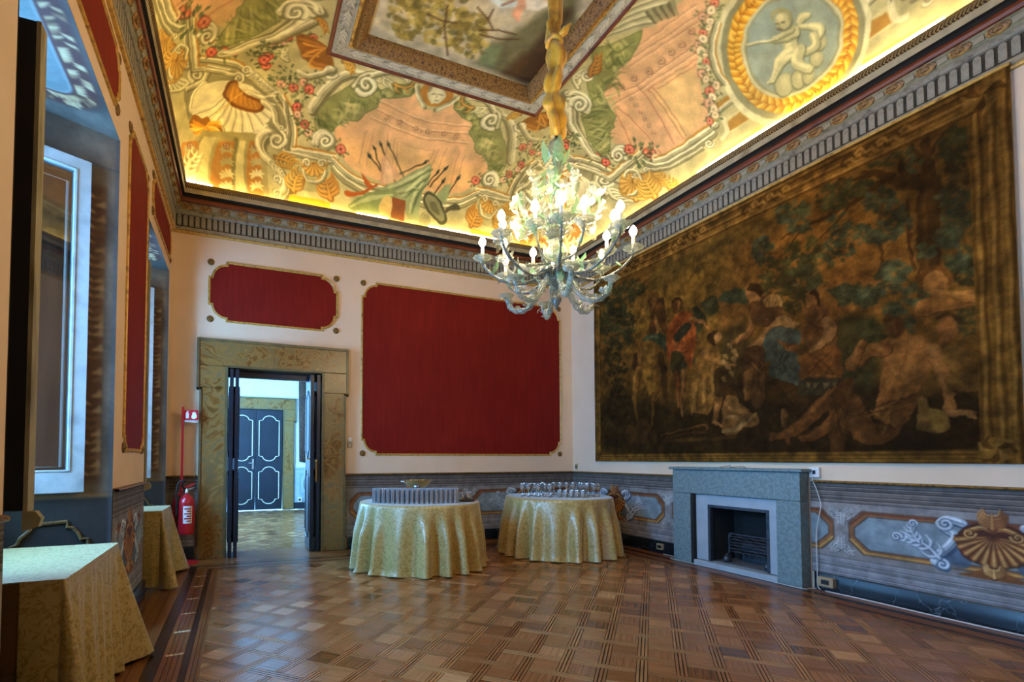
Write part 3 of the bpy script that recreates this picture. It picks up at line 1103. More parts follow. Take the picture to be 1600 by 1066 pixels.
# gilt shell crown at the corner of the ceiling frame
A4.poly([(760, 190), (790, 165), (850, 190), (920, 240), (950, 330), (940, 360), (880, 340), (810, 300), (780, 250)], '#8a5a20')
for j in range(8):
    A4.line([(905, 235), (850 - 12 * j + 60 * (j > 4), 210 + 15 * j), (780 + 22 * j, 190 + 22 * j)], [4, 14, 14], ('#b8762a', '#d79a48', '#8d5418')[j % 3], 0.9)
A4.volute((930, 350), 36, 1.5, 0.5, 1, 16)
A4.band([(780, 350), (820, 370), (880, 360), (940, 340)], 24)
A4.leafy([(1000, 300), (1040, 320), (1050, 360)], 40, '#b98a34', '#6f4a16', '#e2bd6a', side=1)
A4.leafy([(720, 300), (690, 280), (700, 240)], 40, side=1)
A4.leafy([(850, 110), (880, 95), (910, 120), (920, 160)], 40, '#b57c2e', '#6f4616', '#dcae60', side=1)
A4.band([(690, 60), (740, 20), (800, 10), (860, 30), (880, 60)], 44)
A4.volute((760, 60), 48, 1.5, 1.0, -1, 22)
A4.band([(850, 110), (760, 150), (640, 200), (500, 215)], 26, '#b9b396')

# --- right cove foot: mouldings, garland and medallion
A6.band([(560, 812), (640, 780), (720, 730), (800, 670), (870, 625)], 26, gold='#b9822e', off=(-2, -7))
A6.band([(500, 810), (560, 835), (650, 810), (760, 745), (860, 670)], 26, '#9a9674', off=(-2, -6))
A6.band([(520, 860), (640, 840), (800, 750)], 14, '#a8a27e', off=(-1, -4))
A6.volute((835, 725), 22, 1.4, 0, 1, 9)
A6.band([(300, 880), (330, 900), (390, 850), (450, 800)], 26, gold='#b9822e', off=(-4, -6), sm=False)
A6.volute((375, 785), 40, 1.7, 0.4, -1, 18)
A6.band([(140, 530), (145, 620), (190, 700), (240, 780), (270, 800)], 34)
A6.leafy([(120, 500), (180, 500), (210, 540)], 50)
A6.volute((180, 530), 44, 1.5, 3.2, 1, 20)
A6.leafy([(170, 440), (150, 390), (190, 350), (230, 360)], 40)
A6.volute((212, 380), 28, 1.5, 0.4, 1, 12)
A6.leafy([(230, 380), (250, 320), (260, 270)], 44, '#b0702a', '#6a3c12', '#d69e52', side=1)
A6.shell((448, 920), 66, 2.6, 3.6, 8, '#c49a50', '#7e4d12', '#f0c866')
A6.band([(405, 890), (425, 860), (470, 870), (490, 920), (460, 975), (425, 985)], 12)
A6.leafy([(560, 990), (530, 940), (510, 900)], 60, '#c49d52', '#7a4c12', '#efc562', side=0)
A6.poly([(905, 600), (1020, 540), (1040, 600), (915, 690)], '#c9bf94', sm=False)
A6.poly([(930, 610), (1010, 545), (1038, 598), (922, 672)], '#a47a34', sm=False)
A6.line([(905, 600), (925, 660), (900, 700)], 22, '#d6cfae')
A6.poly([(830, 545), (985, 440), (1010, 470), (850, 580)], '#b58433', sm=False)
A6.band([(840, 580), (1000, 475)], 20, off=(-2, -5), sm=False)
A6.band([(850, 830), (1130, 640)], 26, '#e0d4a0', gold='#d9a83c', off=(-3, -7), sm=False)
# garland of roses down the panel edge
rr = random.Random(5)
for j in range(22):
    t = j / 21
    px_, py_ = np.interp(t, [0, .25, .5, .75, 1], [850, 800, 795, 845, 840]), -10 + t * 620
    px_ += rr.uniform(-22, 30)
    A6.foliage((px_, py_), 34, 9, '#6b7450', j)
    A6.rose((px_, py_), rr.uniform(19, 27), ('#e2cba4', '#cf6a50', '#e8d8b4', '#dfa88c', '#e6d2ac')[j % 5])
A6.foliage((470, 770), 50, 22, '#4f5c3c', 3)
A6.rose((430, 752), 28, '#c4533c')
A6.foliage((310, 815), 30, 10, '#4f5c3c', 4)
A6.rose((312, 818), 22, '#bf4434')
A6.foliage((130, 690), 34, 12, '#4f5c3c', 5)
A6.rose((105, 735), 22, '#bf4434')

# medallion ring (drawn whole: its centre lies on the short axis of the vault)
MC7 = (440, 228)


def ring7(f, sx=1.0, sy=1.0):
    base = [(-232, -30), (-205, -120), (-120, -215), (0, -262), (130, -255), (215, -180), (243, -90), (225, 35), (150, 145), (40, 222), (-60, 248), (-150, 212),
            (-212, 125), (-236, 40)]
    return [(MC7[0] + x * f, MC7[1] + y * f) for x, y in base]


# --- assemble the four quarters
full = np.concatenate([Q.im, Q.im[:, -2::-1]], 1)
full = np.concatenate([full[:0:-1], full], 0)
V = Canvas(IX0 - CL, IX1 + CL, IY0 - CL, IY1 + CL, CST, '#000000')
yy = np.clip(np.round(np.linspace(0, full.shape[0] - 1, V.ny)).astype(int), 0, full.shape[0] - 1)
xx = np.clip(np.round(np.linspace(0, full.shape[1] - 1, V.nx)).astype(int), 0, full.shape[1] - 1)
V.im = full[np.ix_(yy, xx)].copy()
V5, V7 = Fresco(V, 500, 0, 2.805, False), Fresco(V, 1100, 0, 3.2, False)

# medallion with the seated child
V7.poly(ring7(1.62), '#d8d2b0')
V7.poly(ring7(1.5), '#8d8a6c')
V7.band([(70, 120), (40, 240), (60, 340), (110, 420)], 26, gold='#b9822e', off=(7, 0))
V7.poly(ring7(1.36), '#8a4d12')
rr = random.Random(9)
R7 = cr(ring7(1.22), 9, True)
for j in range(0, len(R7)):
    p, q = R7[j], R7[(j + 4) % len(R7)]
    for sd in (-1, 1):
        nn = np.array([-(q - p)[1], (q - p)[0]]) / (np.hypot(*(q - p)) + 1e-9)
        a = p + nn * sd * 3
        V7.line([a, a + nn * sd * 22 + (q - p) * 0.3, a + nn * sd * 26 + (q - p) * 0.9], [8, 21, 5], ('#dba332', '#efc85c', '#b97b1e')[(j + sd) % 3], 0.95)
V7.poly(ring7(1.07), '#c9c3a0')
V7.poly(ring7(1.0), '#8e9078')
V7.poly(ring7(0.95), '#93a09a')
V7.poly([(230, 130), (330, 30), (470, -10), (350, 160), (260, 260), (235, 220)], '#8fa4ac', 0.7, soft=60)
BODY, BSH, BLT = '#bdbb98', '#6c7058', '#e2dcb6'


def limb(pts, w, tone=BODY):
    V7.line([(x + 5, y + 6) for x, y in pts], [q * 1.08 for q in w], BSH, 0.85)
    V7.line(pts, w, tone)
    V7.line([(x - 0.16 * w[0], y - 0.16 * w[0]) for x, y in pts], [q * 0.38 for q in w], BLT, 0.75, soft=8)


for c_, r_ in (((400, 430), 62), ((470, 400), 50), ((560, 300), 46), ((520, 380), 44), ((580, 220), 40)):
    kk = V7.k(c_)
    p_ = V7.at([c_])[0]
    V7.c.ell(p_, r_ * kk, r_ * kk * 0.8, BSH, 0.8)
    V7.c.ell(p_ - 0.006, r_ * kk * 0.9, r_ * kk * 0.72, '#aaa888')
    V7.c.ell(p_ - 0.02, r_ * kk * 0.5, r_ * kk * 0.35, '#cfcaa4', 0.6, soft=0.05)
limb([(470, 110), (490, 80), (520, 75)], [26, 36, 20])                   # wing
limb([(470, 130), (540, 130), (585, 150), (560, 210)], [20, 34, 40, 16])
limb([(545, 180), (560, 230), (500, 270)], [44, 40, 20], '#b2b08e')
limb([(440, 160), (425, 210), (440, 260)], [62, 70, 80])                 # trunk
limb([(440, 250), (385, 300), (365, 345), (345, 405)], [60, 54, 42, 24])  # leg
limb([(470, 260), (470, 320), (530, 350)], [66, 54, 30])
limb([(350, 405), (320, 415)], [20, 14])
limb([(455, 165), (400, 195), (345, 205)], [32, 26, 20])                  # arms to the pipe
limb([(430, 150), (385, 180), (350, 190)], [28, 24, 16])
limb([(215, 222), (290, 212), (370, 195)], [10, 9, 8], '#d2ccaa')
limb([(395, 100), (398, 105)], [86, 84])                                  # head
V7.line([(340, 100), (350, 65), (395, 50), (430, 75), (430, 105)], [14, 24, 26, 22, 12], '#9a9874', 0.9)
for p_ in ((365, 118), (395, 112)):
    V7.line([(p_[0] - 7, p_[1]), (p_[0] + 7, p_[1])], 6, '#3f3f30', 0.8, sm=False)
V7.line([(376, 125), (378, 138)], 5, BSH, 0.7, sm=False)
V7.line([(366, 148), (392, 146)], 6, '#6a4f40', 0.8, sm=False)
V7.line([(360, 300), (400, 290), (450, 270)], [10, 20, 8], '#d8d2ae', 0.8)

# face of the mask over the back panel
V5.poly([(478, 410), (490, 388), (515, 380), (542, 392), (552, 415), (540, 440), (515, 455), (490, 440)], '#d2ccb0')
for p_ in ([(492, 412), (508, 410)], [(522, 412), (538, 416)], [(505, 440), (520, 441)]):
    V5.line(p_, 4, '#5d4a3a', 0.85, sm=False)
V5.line([(515, 412), (513, 428)], 3, '#8a7a60', 0.8, sm=False)
V5.line([(478, 400), (495, 372), (535, 372), (555, 398)], [10, 14, 14, 10], '#8e8668', 0.9)

# trophy of arms: flags, spears, drum, shield
for a_, b_ in (((375, 790), (305, 640)), ((265, 750), (225, 690)), ((300, 790), (455, 715)), ((300, 830), (240, 660)), ((480, 820), (545, 745)), ((470, 810), (510, 760)),
               ((500, 850), (535, 800)), ((560, 850), (600, 790)), ((330, 800), (270, 640))):
    V5.line([a_, b_], 6, '#4a3c26', sm=False)
    u = np.array(b_) - np.array(a_)
    u = u / np.hypot(*u)
    V5.line([np.array(b_) - u * 8, np.array(b_) + u * 8, np.array(b_) + u * 26], [3, 15, 2], '#3a3a2c', sm=False)
V5.poly([(265, 810), (270, 700), (290, 670), (330, 740), (355, 770), (300, 810)], '#d0a184', sm=False)
V5.poly([(280, 800), (290, 700), (310, 740), (320, 790)], '#e4c0a0', 0.8)
V5.poly([(250, 830), (330, 800), (430, 740), (490, 715), (480, 790), (450, 840), (430, 970), (390, 960), (350, 880), (300, 840)], '#8f9a74', sm=False)
for p_ in ([(300, 825), (400, 780), (480, 730)], [(360, 860), (420, 800), (470, 760)], [(390, 930), (410, 860), (450, 800)], [(340, 840), (420, 820)]):
    V5.line(p_, [4, 16, 6], '#c2c8a0', 0.8, soft=6)
    V5.line([(x + 12, y + 10) for x, y in p_], [4, 14, 6], '#55633f', 0.75, soft=6)
V5.poly([(120, 900), (200, 850), (300, 830), (340, 850), (330, 900), (250, 940), (170, 935)], '#7c8a5c')
V5.line([(130, 905), (220, 870), (320, 855)], [6, 20, 8], '#b4bb8c', 0.8)
V5.line([(120, 850), (180, 845), (250, 810)], [26, 12, 10], '#a8561c')
V5.line([(185, 760), (205, 800), (225, 815)], [4, 22, 18], '#b0561c')
V5.poly([(258, 905), (275, 870), (300, 860), (320, 880), (318, 930), (300, 955), (270, 945)], '#c9ae74')
V5.poly([(320, 865), (375, 880), (370, 970), (312, 955)], '#7d3d18', sm=False)
V5.poly([(430, 960), (450, 930), (480, 950), (480, 990), (440, 985)], '#8f8c6c')
V5.poly([(505, 865), (545, 812), (575, 805), (560, 860), (545, 900)], '#93a079', sm=False)
V5.poly([(452, 870), (470, 840), (510, 860), (545, 920), (555, 970), (530, 985), (490, 950), (460, 910)], '#45452f')
V5.poly([(462, 872), (475, 855), (508, 872), (537, 925), (543, 962), (525, 968), (495, 940), (470, 905)], '#7e7f63')
V5.poly([(480, 890), (500, 885), (522, 920), (522, 945), (500, 930)], '#5c5a40', 0.8)
V5.line([(545, 930), (590, 905), (610, 915)], [14, 26, 12], '#4f4d3a')

V.waver(0.012, 0.09, 77)
V.im *= np.array([1.05, 1.03, 0.88])
V.mottle(0.045, 0.12, 21)
V.blotch('#8d8458', 0.5, 31, 0.58, 0.2, 0.25)
M['fresco'] = paint_mat('fresco_plaster', rough=0.7, spec=0.3, grain=0.14, gscale=55, bump=0.1)
GA, GB = np.meshgrid(V.A, V.B)
inner = (GA > IX0 + CST) & (GA < IX1 - CST) & (GB > IY0 + CST) & (GB < IY1 - CST)
# fine where the eye can tell, coarse behind the viewer
rows = np.where((V.B > 1.5))[0]
low = np.where(V.B <= 1.5)[0][::4]
rows = np.concatenate([low, rows])
XYZ = cove(GA[rows], GB[rows])
ceiling = sheet('ceiling', XYZ, V.im[rows], M['fresco'], None, flip=True, mask=~inner[rows])
struct(ceiling)

# ------------------------------------------------------------------ framed canvas in the middle of the vault
PX0, PX1, PY0, PY1 = 1.17, 3.09, 1.07, 4.91
cf = empty('ceiling_painting', ((PX0 + PX1) / 2, (PY0 + PY1) / 2, ZT))
tag(cf, 'large landscape painting in a carved gilt frame set into the ceiling', 'painting')
OFF = Vector((-(PX0 + PX1) / 2, -(PY0 + PY1) / 2, -ZT))


def frame_ring(o0, prof, m_, name, smooth=35):
    """prof: (inwards from the outer rim, z) swept round the rectangle"""
    b_ = MB()
    vs, fs = [], []
    for d, z in prof:
        d += o0
        for x, y in ((IX0 + d * 1.0, IY0 + d * 1.05), (IX1 - d * 1.0, IY0 + d * 1.05), (IX1 - d * 1.0, IY1 - d * 1.05), (IX0 + d * 1.0, IY1 - d * 1.05)):
            vs.append((x, y, z))
    for i in range(len(prof) - 1):
        for k in range(4):
            j = (k + 1) % 4
            fs.append((4 * i + k, 4 * i + j, 4 * i + 4 + j, 4 * i + 4 + k))
    b_.add(vs, fs)
    return b_.build(name, m_, cf, loc=OFF, smooth=smooth)


M['carved'] = mat('carved_walnut_gilt', ['#3e2812', '#6d4a20', '#946c34', '#4d3216'], rough=0.5, scale=38, detail=3, bump=0.6, bscale=44)
M['frieze_leaf'] = mat('grey_carved_frieze', ['#8d8a76', '#b4b09a', '#6d6a56'], rough=0.7, scale=16, detail=5, bump=0.5, bscale=18)
frame_ring(0, [(-0.012, ZT + 0.01), (-0.01, ZT - 0.02), (0.005, ZT - 0.03), (0.02, ZT - 0.022), (0.03, ZT - 0.01)], M['redwood'], 'outer_moulding')
frame_ring(0.03, [(0, ZT - 0.01), (0.02, ZT - 0.006), (0.15, ZT - 0.006)], M['frieze_leaf'], 'frame_frieze')
frame_ring(0.18, [(0, ZT - 0.005), (0.005, ZT - 0.04), (0.025, ZT - 0.055), (0.04, ZT - 0.04)], M['gilt'], 'gilt_fillet')
frame_ring(0.22, [(0, ZT - 0.04), (0.02, ZT - 0.085), (0.05, ZT - 0.09), (0.09, ZT - 0.05), (0.115, ZT - 0.02), (0.13, ZT + 0.03)], M['carved'], 'carved_frame')
# leaf sprigs on the frieze
lf = MB()
for sgn in (-1, 1):
    for k in range(3):
        x0 = -0.07 + k * 0.045
        lf.prism([(x0, 0), (x0 + 0.03, sgn * 0.03), (x0 + 0.075, sgn * 0.045), (x0 + 0.055, sgn * 0.012)], -0.012, 0.0)
lf.prism([(-0.09, -0.006), (0.09, -0.004), (0.09, 0.004), (-0.09, 0.006)], -0.016, 0.0)
ME_SPRIG = lf.mesh('leaf_sprig', fix=True)
ME_SPRIG.materials.append(mat('pale_carving', ['#b7b39c', '#d4d0b8'], rough=0.7))
k = 11
for i in range(k):
    x = IX0 + 0.3 + (IX1 - IX0 - 0.6) * i / (k - 1)
    for y in (IY1 - 0.11, IY0 + 0.11):
        obj('leaf_sprig', ME_SPRIG, None, cf, Vector((x, y, ZT - 0.006)) + OFF)
k = 19
for i in range(k):
    y = IY0 + 0.3 + (IY1 - IY0 - 0.6) * i / (k - 1)
    for x in (IX0 + 0.105, IX1 - 0.105):
        obj('leaf_sprig', ME_SPRIG, None, cf, Vector((x, y, ZT - 0.006)) + OFF, (0, 0, pi / 2))

P = Canvas(PX0 - 0.05, PX1 + 0.05, PY0 - 0.05, PY1 + 0.05, 0.0085, '#b0a27c')
P.blotch('#c8b68c', 0.7, 2, 0.45, 0.3, 0.8)
P.blotch('#a39d88', 0.6, 5, 0.52, 0.2, 0.5)


def zc(pts):
    return np.array([on(500 + x / 2.805, y / 2.805, 2, ZT + 0.03)[:2] for x, y in pts])


def blob_tree(c, rx, ry, cols, n, seed):
    r_ = random.Random(seed)
    for i in range(n):
        a, d = r_.uniform(0, 2 * pi), sqrt(r_.random())
        p = (c[0] + rx * d * cos(a), c[1] + ry * d * sin(a))
        q = zc([p])[0]
        s_ = r_.uniform(0.02, 0.055)
        P.ell(q, s_, s_ * 0.7, cols[r_.randrange(len(cols))], 0.75, rot=r_.uniform(0, 3), soft=0.015)


P.poly(zc([(680, 275), (760, 190), (830, 150), (960, 60), (1130, -60), (1130, 380), (900, 370)]), '#5d5a3c', soft=0.1)
P.poly(zc([(800, 320), (880, 240), (1000, 200), (1130, 150), (1130, 420), (905, 360)]), '#3a2414', soft=0.12)
P.poly(zc([(690, 270), (740, 190), (800, 200), (760, 300)]), '#5f6e4a', 0.9, soft=0.05)
TREE = ['#7d6a2c', '#9a8438', '#6a5a24', '#b09a4c', '#5d5526']
blob_tree((380, 60), 80, 110, TREE, 90, 1)
blob_tree((540, 90), 110, 110, TREE, 120, 2)
blob_tree((660, 150), 80, 100, TREE, 90, 3)
blob_tree((470, -60), 220, 90, TREE, 120, 4)
for p_ in ([(560, 240), (545, 120), (560, 20)], [(470, 60), (540, 90), (600, 100)], [(700, 130), (780, 130), (860, 150)], [(760, 130), (735, 80), (690, 30)], [(740, 80), (760, 40)],
           [(700, 150), (790, 170), (870, 170)]):
    P.stroke(zc(p_), 0.02, '#4a3018', 0.9)
P.stroke(zc([(900, 330), (960, 200), (1080, 60)]), 0.12, '#2e1c10', 0.8, soft=0.1)
FL = '#c8926c'
for p_, w_ in (([(860, 60), (880, 20), (900, -30)], .09), ([(880, 20), (960, 10), (1000, -20)], .1), ([(868, 85), (866, 60)], .05)):
    P.stroke(zc(p_), w_, FL)
P.poly(zc([(900, -10), (960, -30), (1010, 20), (950, 45), (905, 40)]), '#ddd2b4', soft=0.03)
P.stroke(zc([(760, -10), (800, 20), (850, 15)]), 0.07, '#b9c0b4', soft=0.03)
P.stroke(zc([(800, 20), (850, 0)]), 0.03, '#8b6a50', soft=0.02)
P.im *= 1.15
P.mottle(0.06, 0.1, 9)
GA2, GB2 = np.meshgrid(P.A[::2], P.B[::2])
cv = sheet('canvas', np.stack([GA2, GB2, np.full_like(GA2, ZT + 0.025)], -1), P.im[::2, ::2], paint_mat('oil_canvas', 0.5, 0.4, 0.1, 40), cf, flip=True)
cv.location = OFF

# ------------------------------------------------------------------ parquet floor
PP, SW = 0.209, 0.062
U0, V0 = -0.07, 3.06
RT = sqrt(0.5)


def wood_mat(name, cols, ang, rough=0.2, dark=False):
    m, nt, b = new_mat(name)
    g = N(nt, 'ShaderNodeNewGeometry')
    vr = N(nt, 'ShaderNodeVectorRotate', rotation_type='Z_AXIS')
    vr.inputs['Angle'].default_value = ang
    nt.links.new(g.outputs['Position'], vr.inputs['Vector'])
    mp = N(nt, 'ShaderNodeMapping')
    mp.inputs['Scale'].default_value = (4, 70, 1)
    nt.links.new(vr.outputs[0], mp.inputs[0])
    nz = N(nt, 'ShaderNodeTexNoise', i_Scale=1.0, i_Detail=5.0, i_Distortion=0.4)
    nt.links.new(mp.outputs[0], nz.inputs['Vector'])
    # every piece carries its own tone: on single pieces as an object property, in the joined field as a face attribute
    t1 = N(nt, 'ShaderNodeAttribute', attribute_name='tone', attribute_type='OBJECT')
    t2 = N(nt, 'ShaderNodeAttribute', attribute_name='tone', attribute_type='GEOMETRY')
    w3 = N(nt, 'ShaderNodeMath', operation='ADD')
    nt.links.new(t1.outputs['Fac'], w3.inputs[0])
    nt.links.new(t2.outputs['Fac'], w3.inputs[1])
    hfn = N(nt, 'ShaderNodeMath', operation='MULTIPLY')
    nt.links.new(nz.outputs['Fac'], hfn.inputs[0])
    hfn.inputs[1].default_value = 0.55
    a2 = N(nt, 'ShaderNodeMath', operation='MULTIPLY_ADD')
    nt.links.new(w3.outputs[0], a2.inputs[0])
    a2.inputs[1].default_value = 0.75
    nt.links.new(hfn.outputs[0], a2.inputs[2])
    mr = N(nt, 'ShaderNodeMapRange')
    mr.inputs['From Min'].default_value = 0.18
    mr.inputs['From Max'].default_value = 1.12
    nt.links.new(a2.outputs[0], mr.inputs[0])
    r = ramp(nt, mr.outputs[0], [(i / (len(cols) - 1), c) for i, c in enumerate(cols)])
    nt.links.new(r.outputs[0], b.inputs['Base Color'])
    rr = N(nt, 'ShaderNodeMapRange')
    rr.inputs['To Min'].default_value = rough - 0.07
    rr.inputs['To Max'].default_value = rough + 0.13
    nt.links.new(w3.outputs[0], rr.inputs[0])
    nt.links.new(rr.outputs[0], b.inputs['Roughness'])
    b.inputs['Specular IOR Level'].default_value = 0.5
    bp = N(nt, 'ShaderNodeBump', i_Strength=0.12, i_Distance=0.002)
    nt.links.new(nz.outputs['Fac'], bp.inputs['Height'])
    nt.links.new(bp.outputs[0], b.inputs['Normal'])
    return m


WC = ['#47270f', '#734823', '#925f36', '#a97848', '#c49a68']
M['wood_v'] = wood_mat('parquet_oak_lengthwise', WC, -pi / 4)
M['wood_u'] = wood_mat('parquet_oak_crosswise', WC, pi / 4)
M['wood_y'] = wood_mat('border_oak', ['#55300f', '#774722', '#936036'], -pi / 2, 0.26)
M['wood_x'] = wood_mat('border_oak_cross', ['#55300f', '#774722', '#936036'], 0, 0.26)
M['wood_dark'] = mat('dark_inlay', ['#1c0e0a', '#2c1610', '#23120c'], rough=0.25, scale=20)
M['wood_joint'] = mat('parquet_bed', ['#1e0f07', '#2a160a'], rough=0.5)
M['wood_light'] = mat('pale_inlay', ['#cdbf9c', '#e0d4b4'], rough=0.3, scale=30)

FX0, FX1, FY0, FY1 = XL + 0.58, XR - 0.46, YN + 0.58, YB - 0.74
floor_ = struct(MB().box(XL - T, XR + 0.3, YN - 0.3, YB + 0.34, -0.12, -0.011).build('floor', M['wood_joint']))


def uv2xy(u, v):
    return ((u + v) * RT, (v - u) * RT)


def clip(poly, x0, x1, y0, y1):
    for ax, lim, sg in ((0, x0, 1), (0, x1, -1), (1, y0, 1), (1, y1, -1)):
        out = []
        for i in range(len(poly)):
            p, q = poly[i], poly[(i + 1) % len(poly)]
            ip, iq = (p[ax] - lim) * sg >= 0, (q[ax] - lim) * sg >= 0
            if ip:
                out.append(p)
            if ip != iq:
                t = (lim - p[ax]) / (q[ax] - p[ax])
                out.append((p[0] + (q[0] - p[0]) * t, p[1] + (q[1] - p[1]) * t))
        poly = out
        if len(poly) < 3:
            return None
    return poly


CE = PP - SW                                       # side of a square


def tile_rects(kind):
    """(du0, du1, dv0, dv1, slot) of the staves or strips of one piece about its centre"""
    g = 0.0006
    if kind in 'ab':
        n = 4
        out = []
        for i in range(n):
            p0, p1 = -CE / 2 + i * CE / n + g, -CE / 2 + (i + 1) * CE / n - g
            out.append((p0, p1, -CE / 2 + g, CE / 2 - g) if kind == 'a' else (-CE / 2 + g, CE / 2 - g, p0, p1))
        return out
    L = PP - SW / 2 - g
    out = []
    for c in (-0.0205, 0.0, 0.0205):
        out.append((c - 0.0072, c + 0.0072, -L, L) if kind == 'v' else (-L, L, c - 0.0072, c + 0.0072))
    return out


def tile_mesh(kind):
    b_ = MB()
    for u0_, u1_, v0_, v1_ in tile_rects(kind):
        vs = []
        for z in (-0.011, 0.0):
            for (u, v) in ((u0_, v0_), (u1_, v0_), (u1_, v1_), (u0_, v1_)):
                x, y = uv2xy(u, v)
                vs.append((x, y, z))
        b_.add(vs, [(7, 6, 5, 4), (0, 1, 5, 4), (1, 2, 6, 5), (2, 3, 7, 6), (3, 0, 4, 7)])
    me = b_.mesh('parquet_' + kind, fix=False)
    bm = bmesh.new()
    bm.from_mesh(me)
    bmesh.ops.recalc_face_normals(bm, faces=bm.faces)
    bm.to_mesh(me)
    bm.free()
    me.materials.append(M['wood_v'] if kind in 'av' else M['wood_u'])
    return me


ME_T = {k_: tile_mesh(k_) for k_ in 'abuv'}


def pieces(x0, x1, y0, y1):
    """every square and strap of the weave inside a rectangle"""
    out = []
    us = [(x - y) * RT for x in (x0, x1) for y in (y0, y1)]
    vs = [(x + y) * RT for x in (x0, x1) for y in (y0, y1)]
    for i in range(int((min(us) - U0) / PP) - 2, int((max(us) - U0) / PP) + 3):
        for j in range(int((min(vs) - V0) / PP) - 2, int((max(vs) - V0) / PP) + 3):
            out.append(('a' if (i + j) % 2 else 'b', U0 + (i + .5) * PP, V0 + (j + .5) * PP))
            out.append(('v' if (i + j) % 2 == 0 else 'u', U0 + i * PP, V0 + j * PP))
    return out


def lay(x0, x1, y0, y1, parent, singles, name):
    whole = {'sq': [], 'st': []}
    rest = {'v': MB(), 'u': MB()}
    todo = []
    for kd, u, v in pieces(x0, x1, y0, y1):
        x, y = uv2xy(u, v)
        h = CE / 2 * 1.42 if kd in 'ab' else (PP + 0.03) * 0.75
        if x + h < x0 or x - h > x1 or y + h < y0 or y - h > y1:
            continue
        ins = x - h > x0 and x + h < x1 and y - h > y0 and y + h < y1
        q = np.array([x, y, 0]) - _C
        d = q @ _F
        seen = False
        if d > 0.3:
            px_, py_ = PPX + FPX * (q @ _R) / d, PPY - FPX * (q @ _U) / d
            seen = -10 < px_ < 1610 and py_ < 1080
        todo.append((d if (ins and seen) else 1e6, kd, u, v, x, y))
    todo.sort(key=lambda t_: t_[0])
    left = {'sq': singles, 'st': singles}
    r_ = random.Random(3)
    tones = {'v': [], 'u': []}

    def tone(kd):
        return min(1, max(.02, r_.gauss(.52, .19) if kd in 'ab' else r_.gauss(.6, .1)))
    for d, kd, u, v, x, y in todo:
        key = 'sq' if kd in 'ab' else 'st'
        if d < 1e5 and left[key] > 0:
            left[key] -= 1
            pc = obj('parquet_square' if key == 'sq' else 'parquet_strap', ME_T[kd], None, parent, (x, y, r_.uniform(-.0003, .0003)),
                (r_.gauss(0, .0022), r_.gauss(0, .0022), 0))
            pc['tone'] = tone(kd)
            continue
        tx, ty = r_.gauss(0, .0022), r_.gauss(0, .0022)
        tn = tone(kd)
        for u0_, u1_, v0_, v1_ in tile_rects(kd):
            pl = clip([uv2xy(u + a, v + b_) for a, b_ in ((u0_, v0_), (u1_, v0_), (u1_, v1_), (u0_, v1_))], x0, x1, y0, y1)
            if pl:
                mbx = rest['v' if kd in 'av' else 'u']
                mbx.add([(p[0], p[1], (p[0] - x) * tx + (p[1] - y) * ty) for p in pl], [tuple(range(len(pl)))[::-1]])
                tones['v' if kd in 'av' else 'u'].append(min(1, max(.02, tn + r_.gauss(0, .07))))
    for k_ in 'vu':
        o = rest[k_].build(name, M['wood_' + k_], parent)
        bm = bmesh.new()
        bm.from_mesh(o.data)
        for f in bm.faces:
            if f.normal.z < 0:
                f.normal_flip()
        bm.to_mesh(o.data)
        bm.free()
        o['kind'] = 'stuff'
        ta = o.data.attributes.new('tone', 'FLOAT', 'FACE')
        ta.data.foreach_set('value', tones[k_])


lay(FX0, FX1, FY0, FY1, floor_, 300, 'parquet_field')
# border: strips from the field out to the wall on each side
BANDS = [(0.0, 0.02, 'w'), (0.0215, 0.0435, 'w'), (0.045, 0.067, 'w'), (0.068, 0.105, 'd'), (0.106, 0.133, 'w'), (0.1345, 0.163, 'w'), (0.1645, 0.193, 'w'), (0.1945, 0.225, 'w'),
         (0.226, 0.297, 'd')]


def border(side):
    g = 0.0008
    if side in 'LR':
        e = FX0 if side == 'L' else FX1
        sg = -1 if side == 'L' else 1
        wall_d = abs((XL if side == 'L' else XR) - e)
    else:
        e = FY1 if side == 'B' else FY0
        sg = 1 if side == 'B' else -1
        wall_d = abs((YB if side == 'B' else YN) - e)
    bands = [b_ for b_ in BANDS]
    d = 0.298
    while d < wall_d - 0.01:
        n = min(d + 0.07, wall_d)
        bands.append((d, n - 0.0015, 'w'))
        d = n
    for a, b_, kd in bands:
        p, q = e + sg * (a + g), e + sg * (b_ - g)
        lo, hi = min(p, q), max(p, q)
        if side in 'LR':
            o = MB().box(lo, hi, FY0 - min(b_, .29) if b_ < .3 else YN, (FY1 + min(b_, .29)) if b_ < .3 else YB, -0.011, 0.0)
            mt = M['wood_y'] if kd == 'w' else M['wood_dark']
        else:
            o = MB().box(FX0 - min(a, .29) if a < .29 else FX0 - .29, FX1 + min(a, .29) if a < .29 else FX1 + .16, lo, hi, -0.011, 0.0)
            mt = M['wood_x'] if kd == 'w' else M['wood_dark']
        o = o.build('border_board', mt, floor_)
        o['tone'] = rng.uniform(.35, .6)


for s_ in 'LRBF':
    border(s_)
il = MB()
for k_ in range(4):
    x0 = -0.045 + k_ * 0.024
    il.prism([(x0, -0.012), (x0 + 0.016, -0.02), (x0 + 0.022, -0.004), (x0 + 0.032, -0.016), (x0 + 0.028, 0.012), (x0 + 0.016, 0.006), (x0 + 0.01, 0.02), (x0 - 0.004, 0.004)], -0.002, 0.0008)
ME_IL = il.mesh('inlay', fix=True)
ME_IL.materials.append(M['wood_light'])
for y in np.arange(0.4, 5.9, 0.44):
    obj('inlay', ME_IL, None, floor_, (FX0 - 0.165, y, 0.0), (0, 0, 0.1))

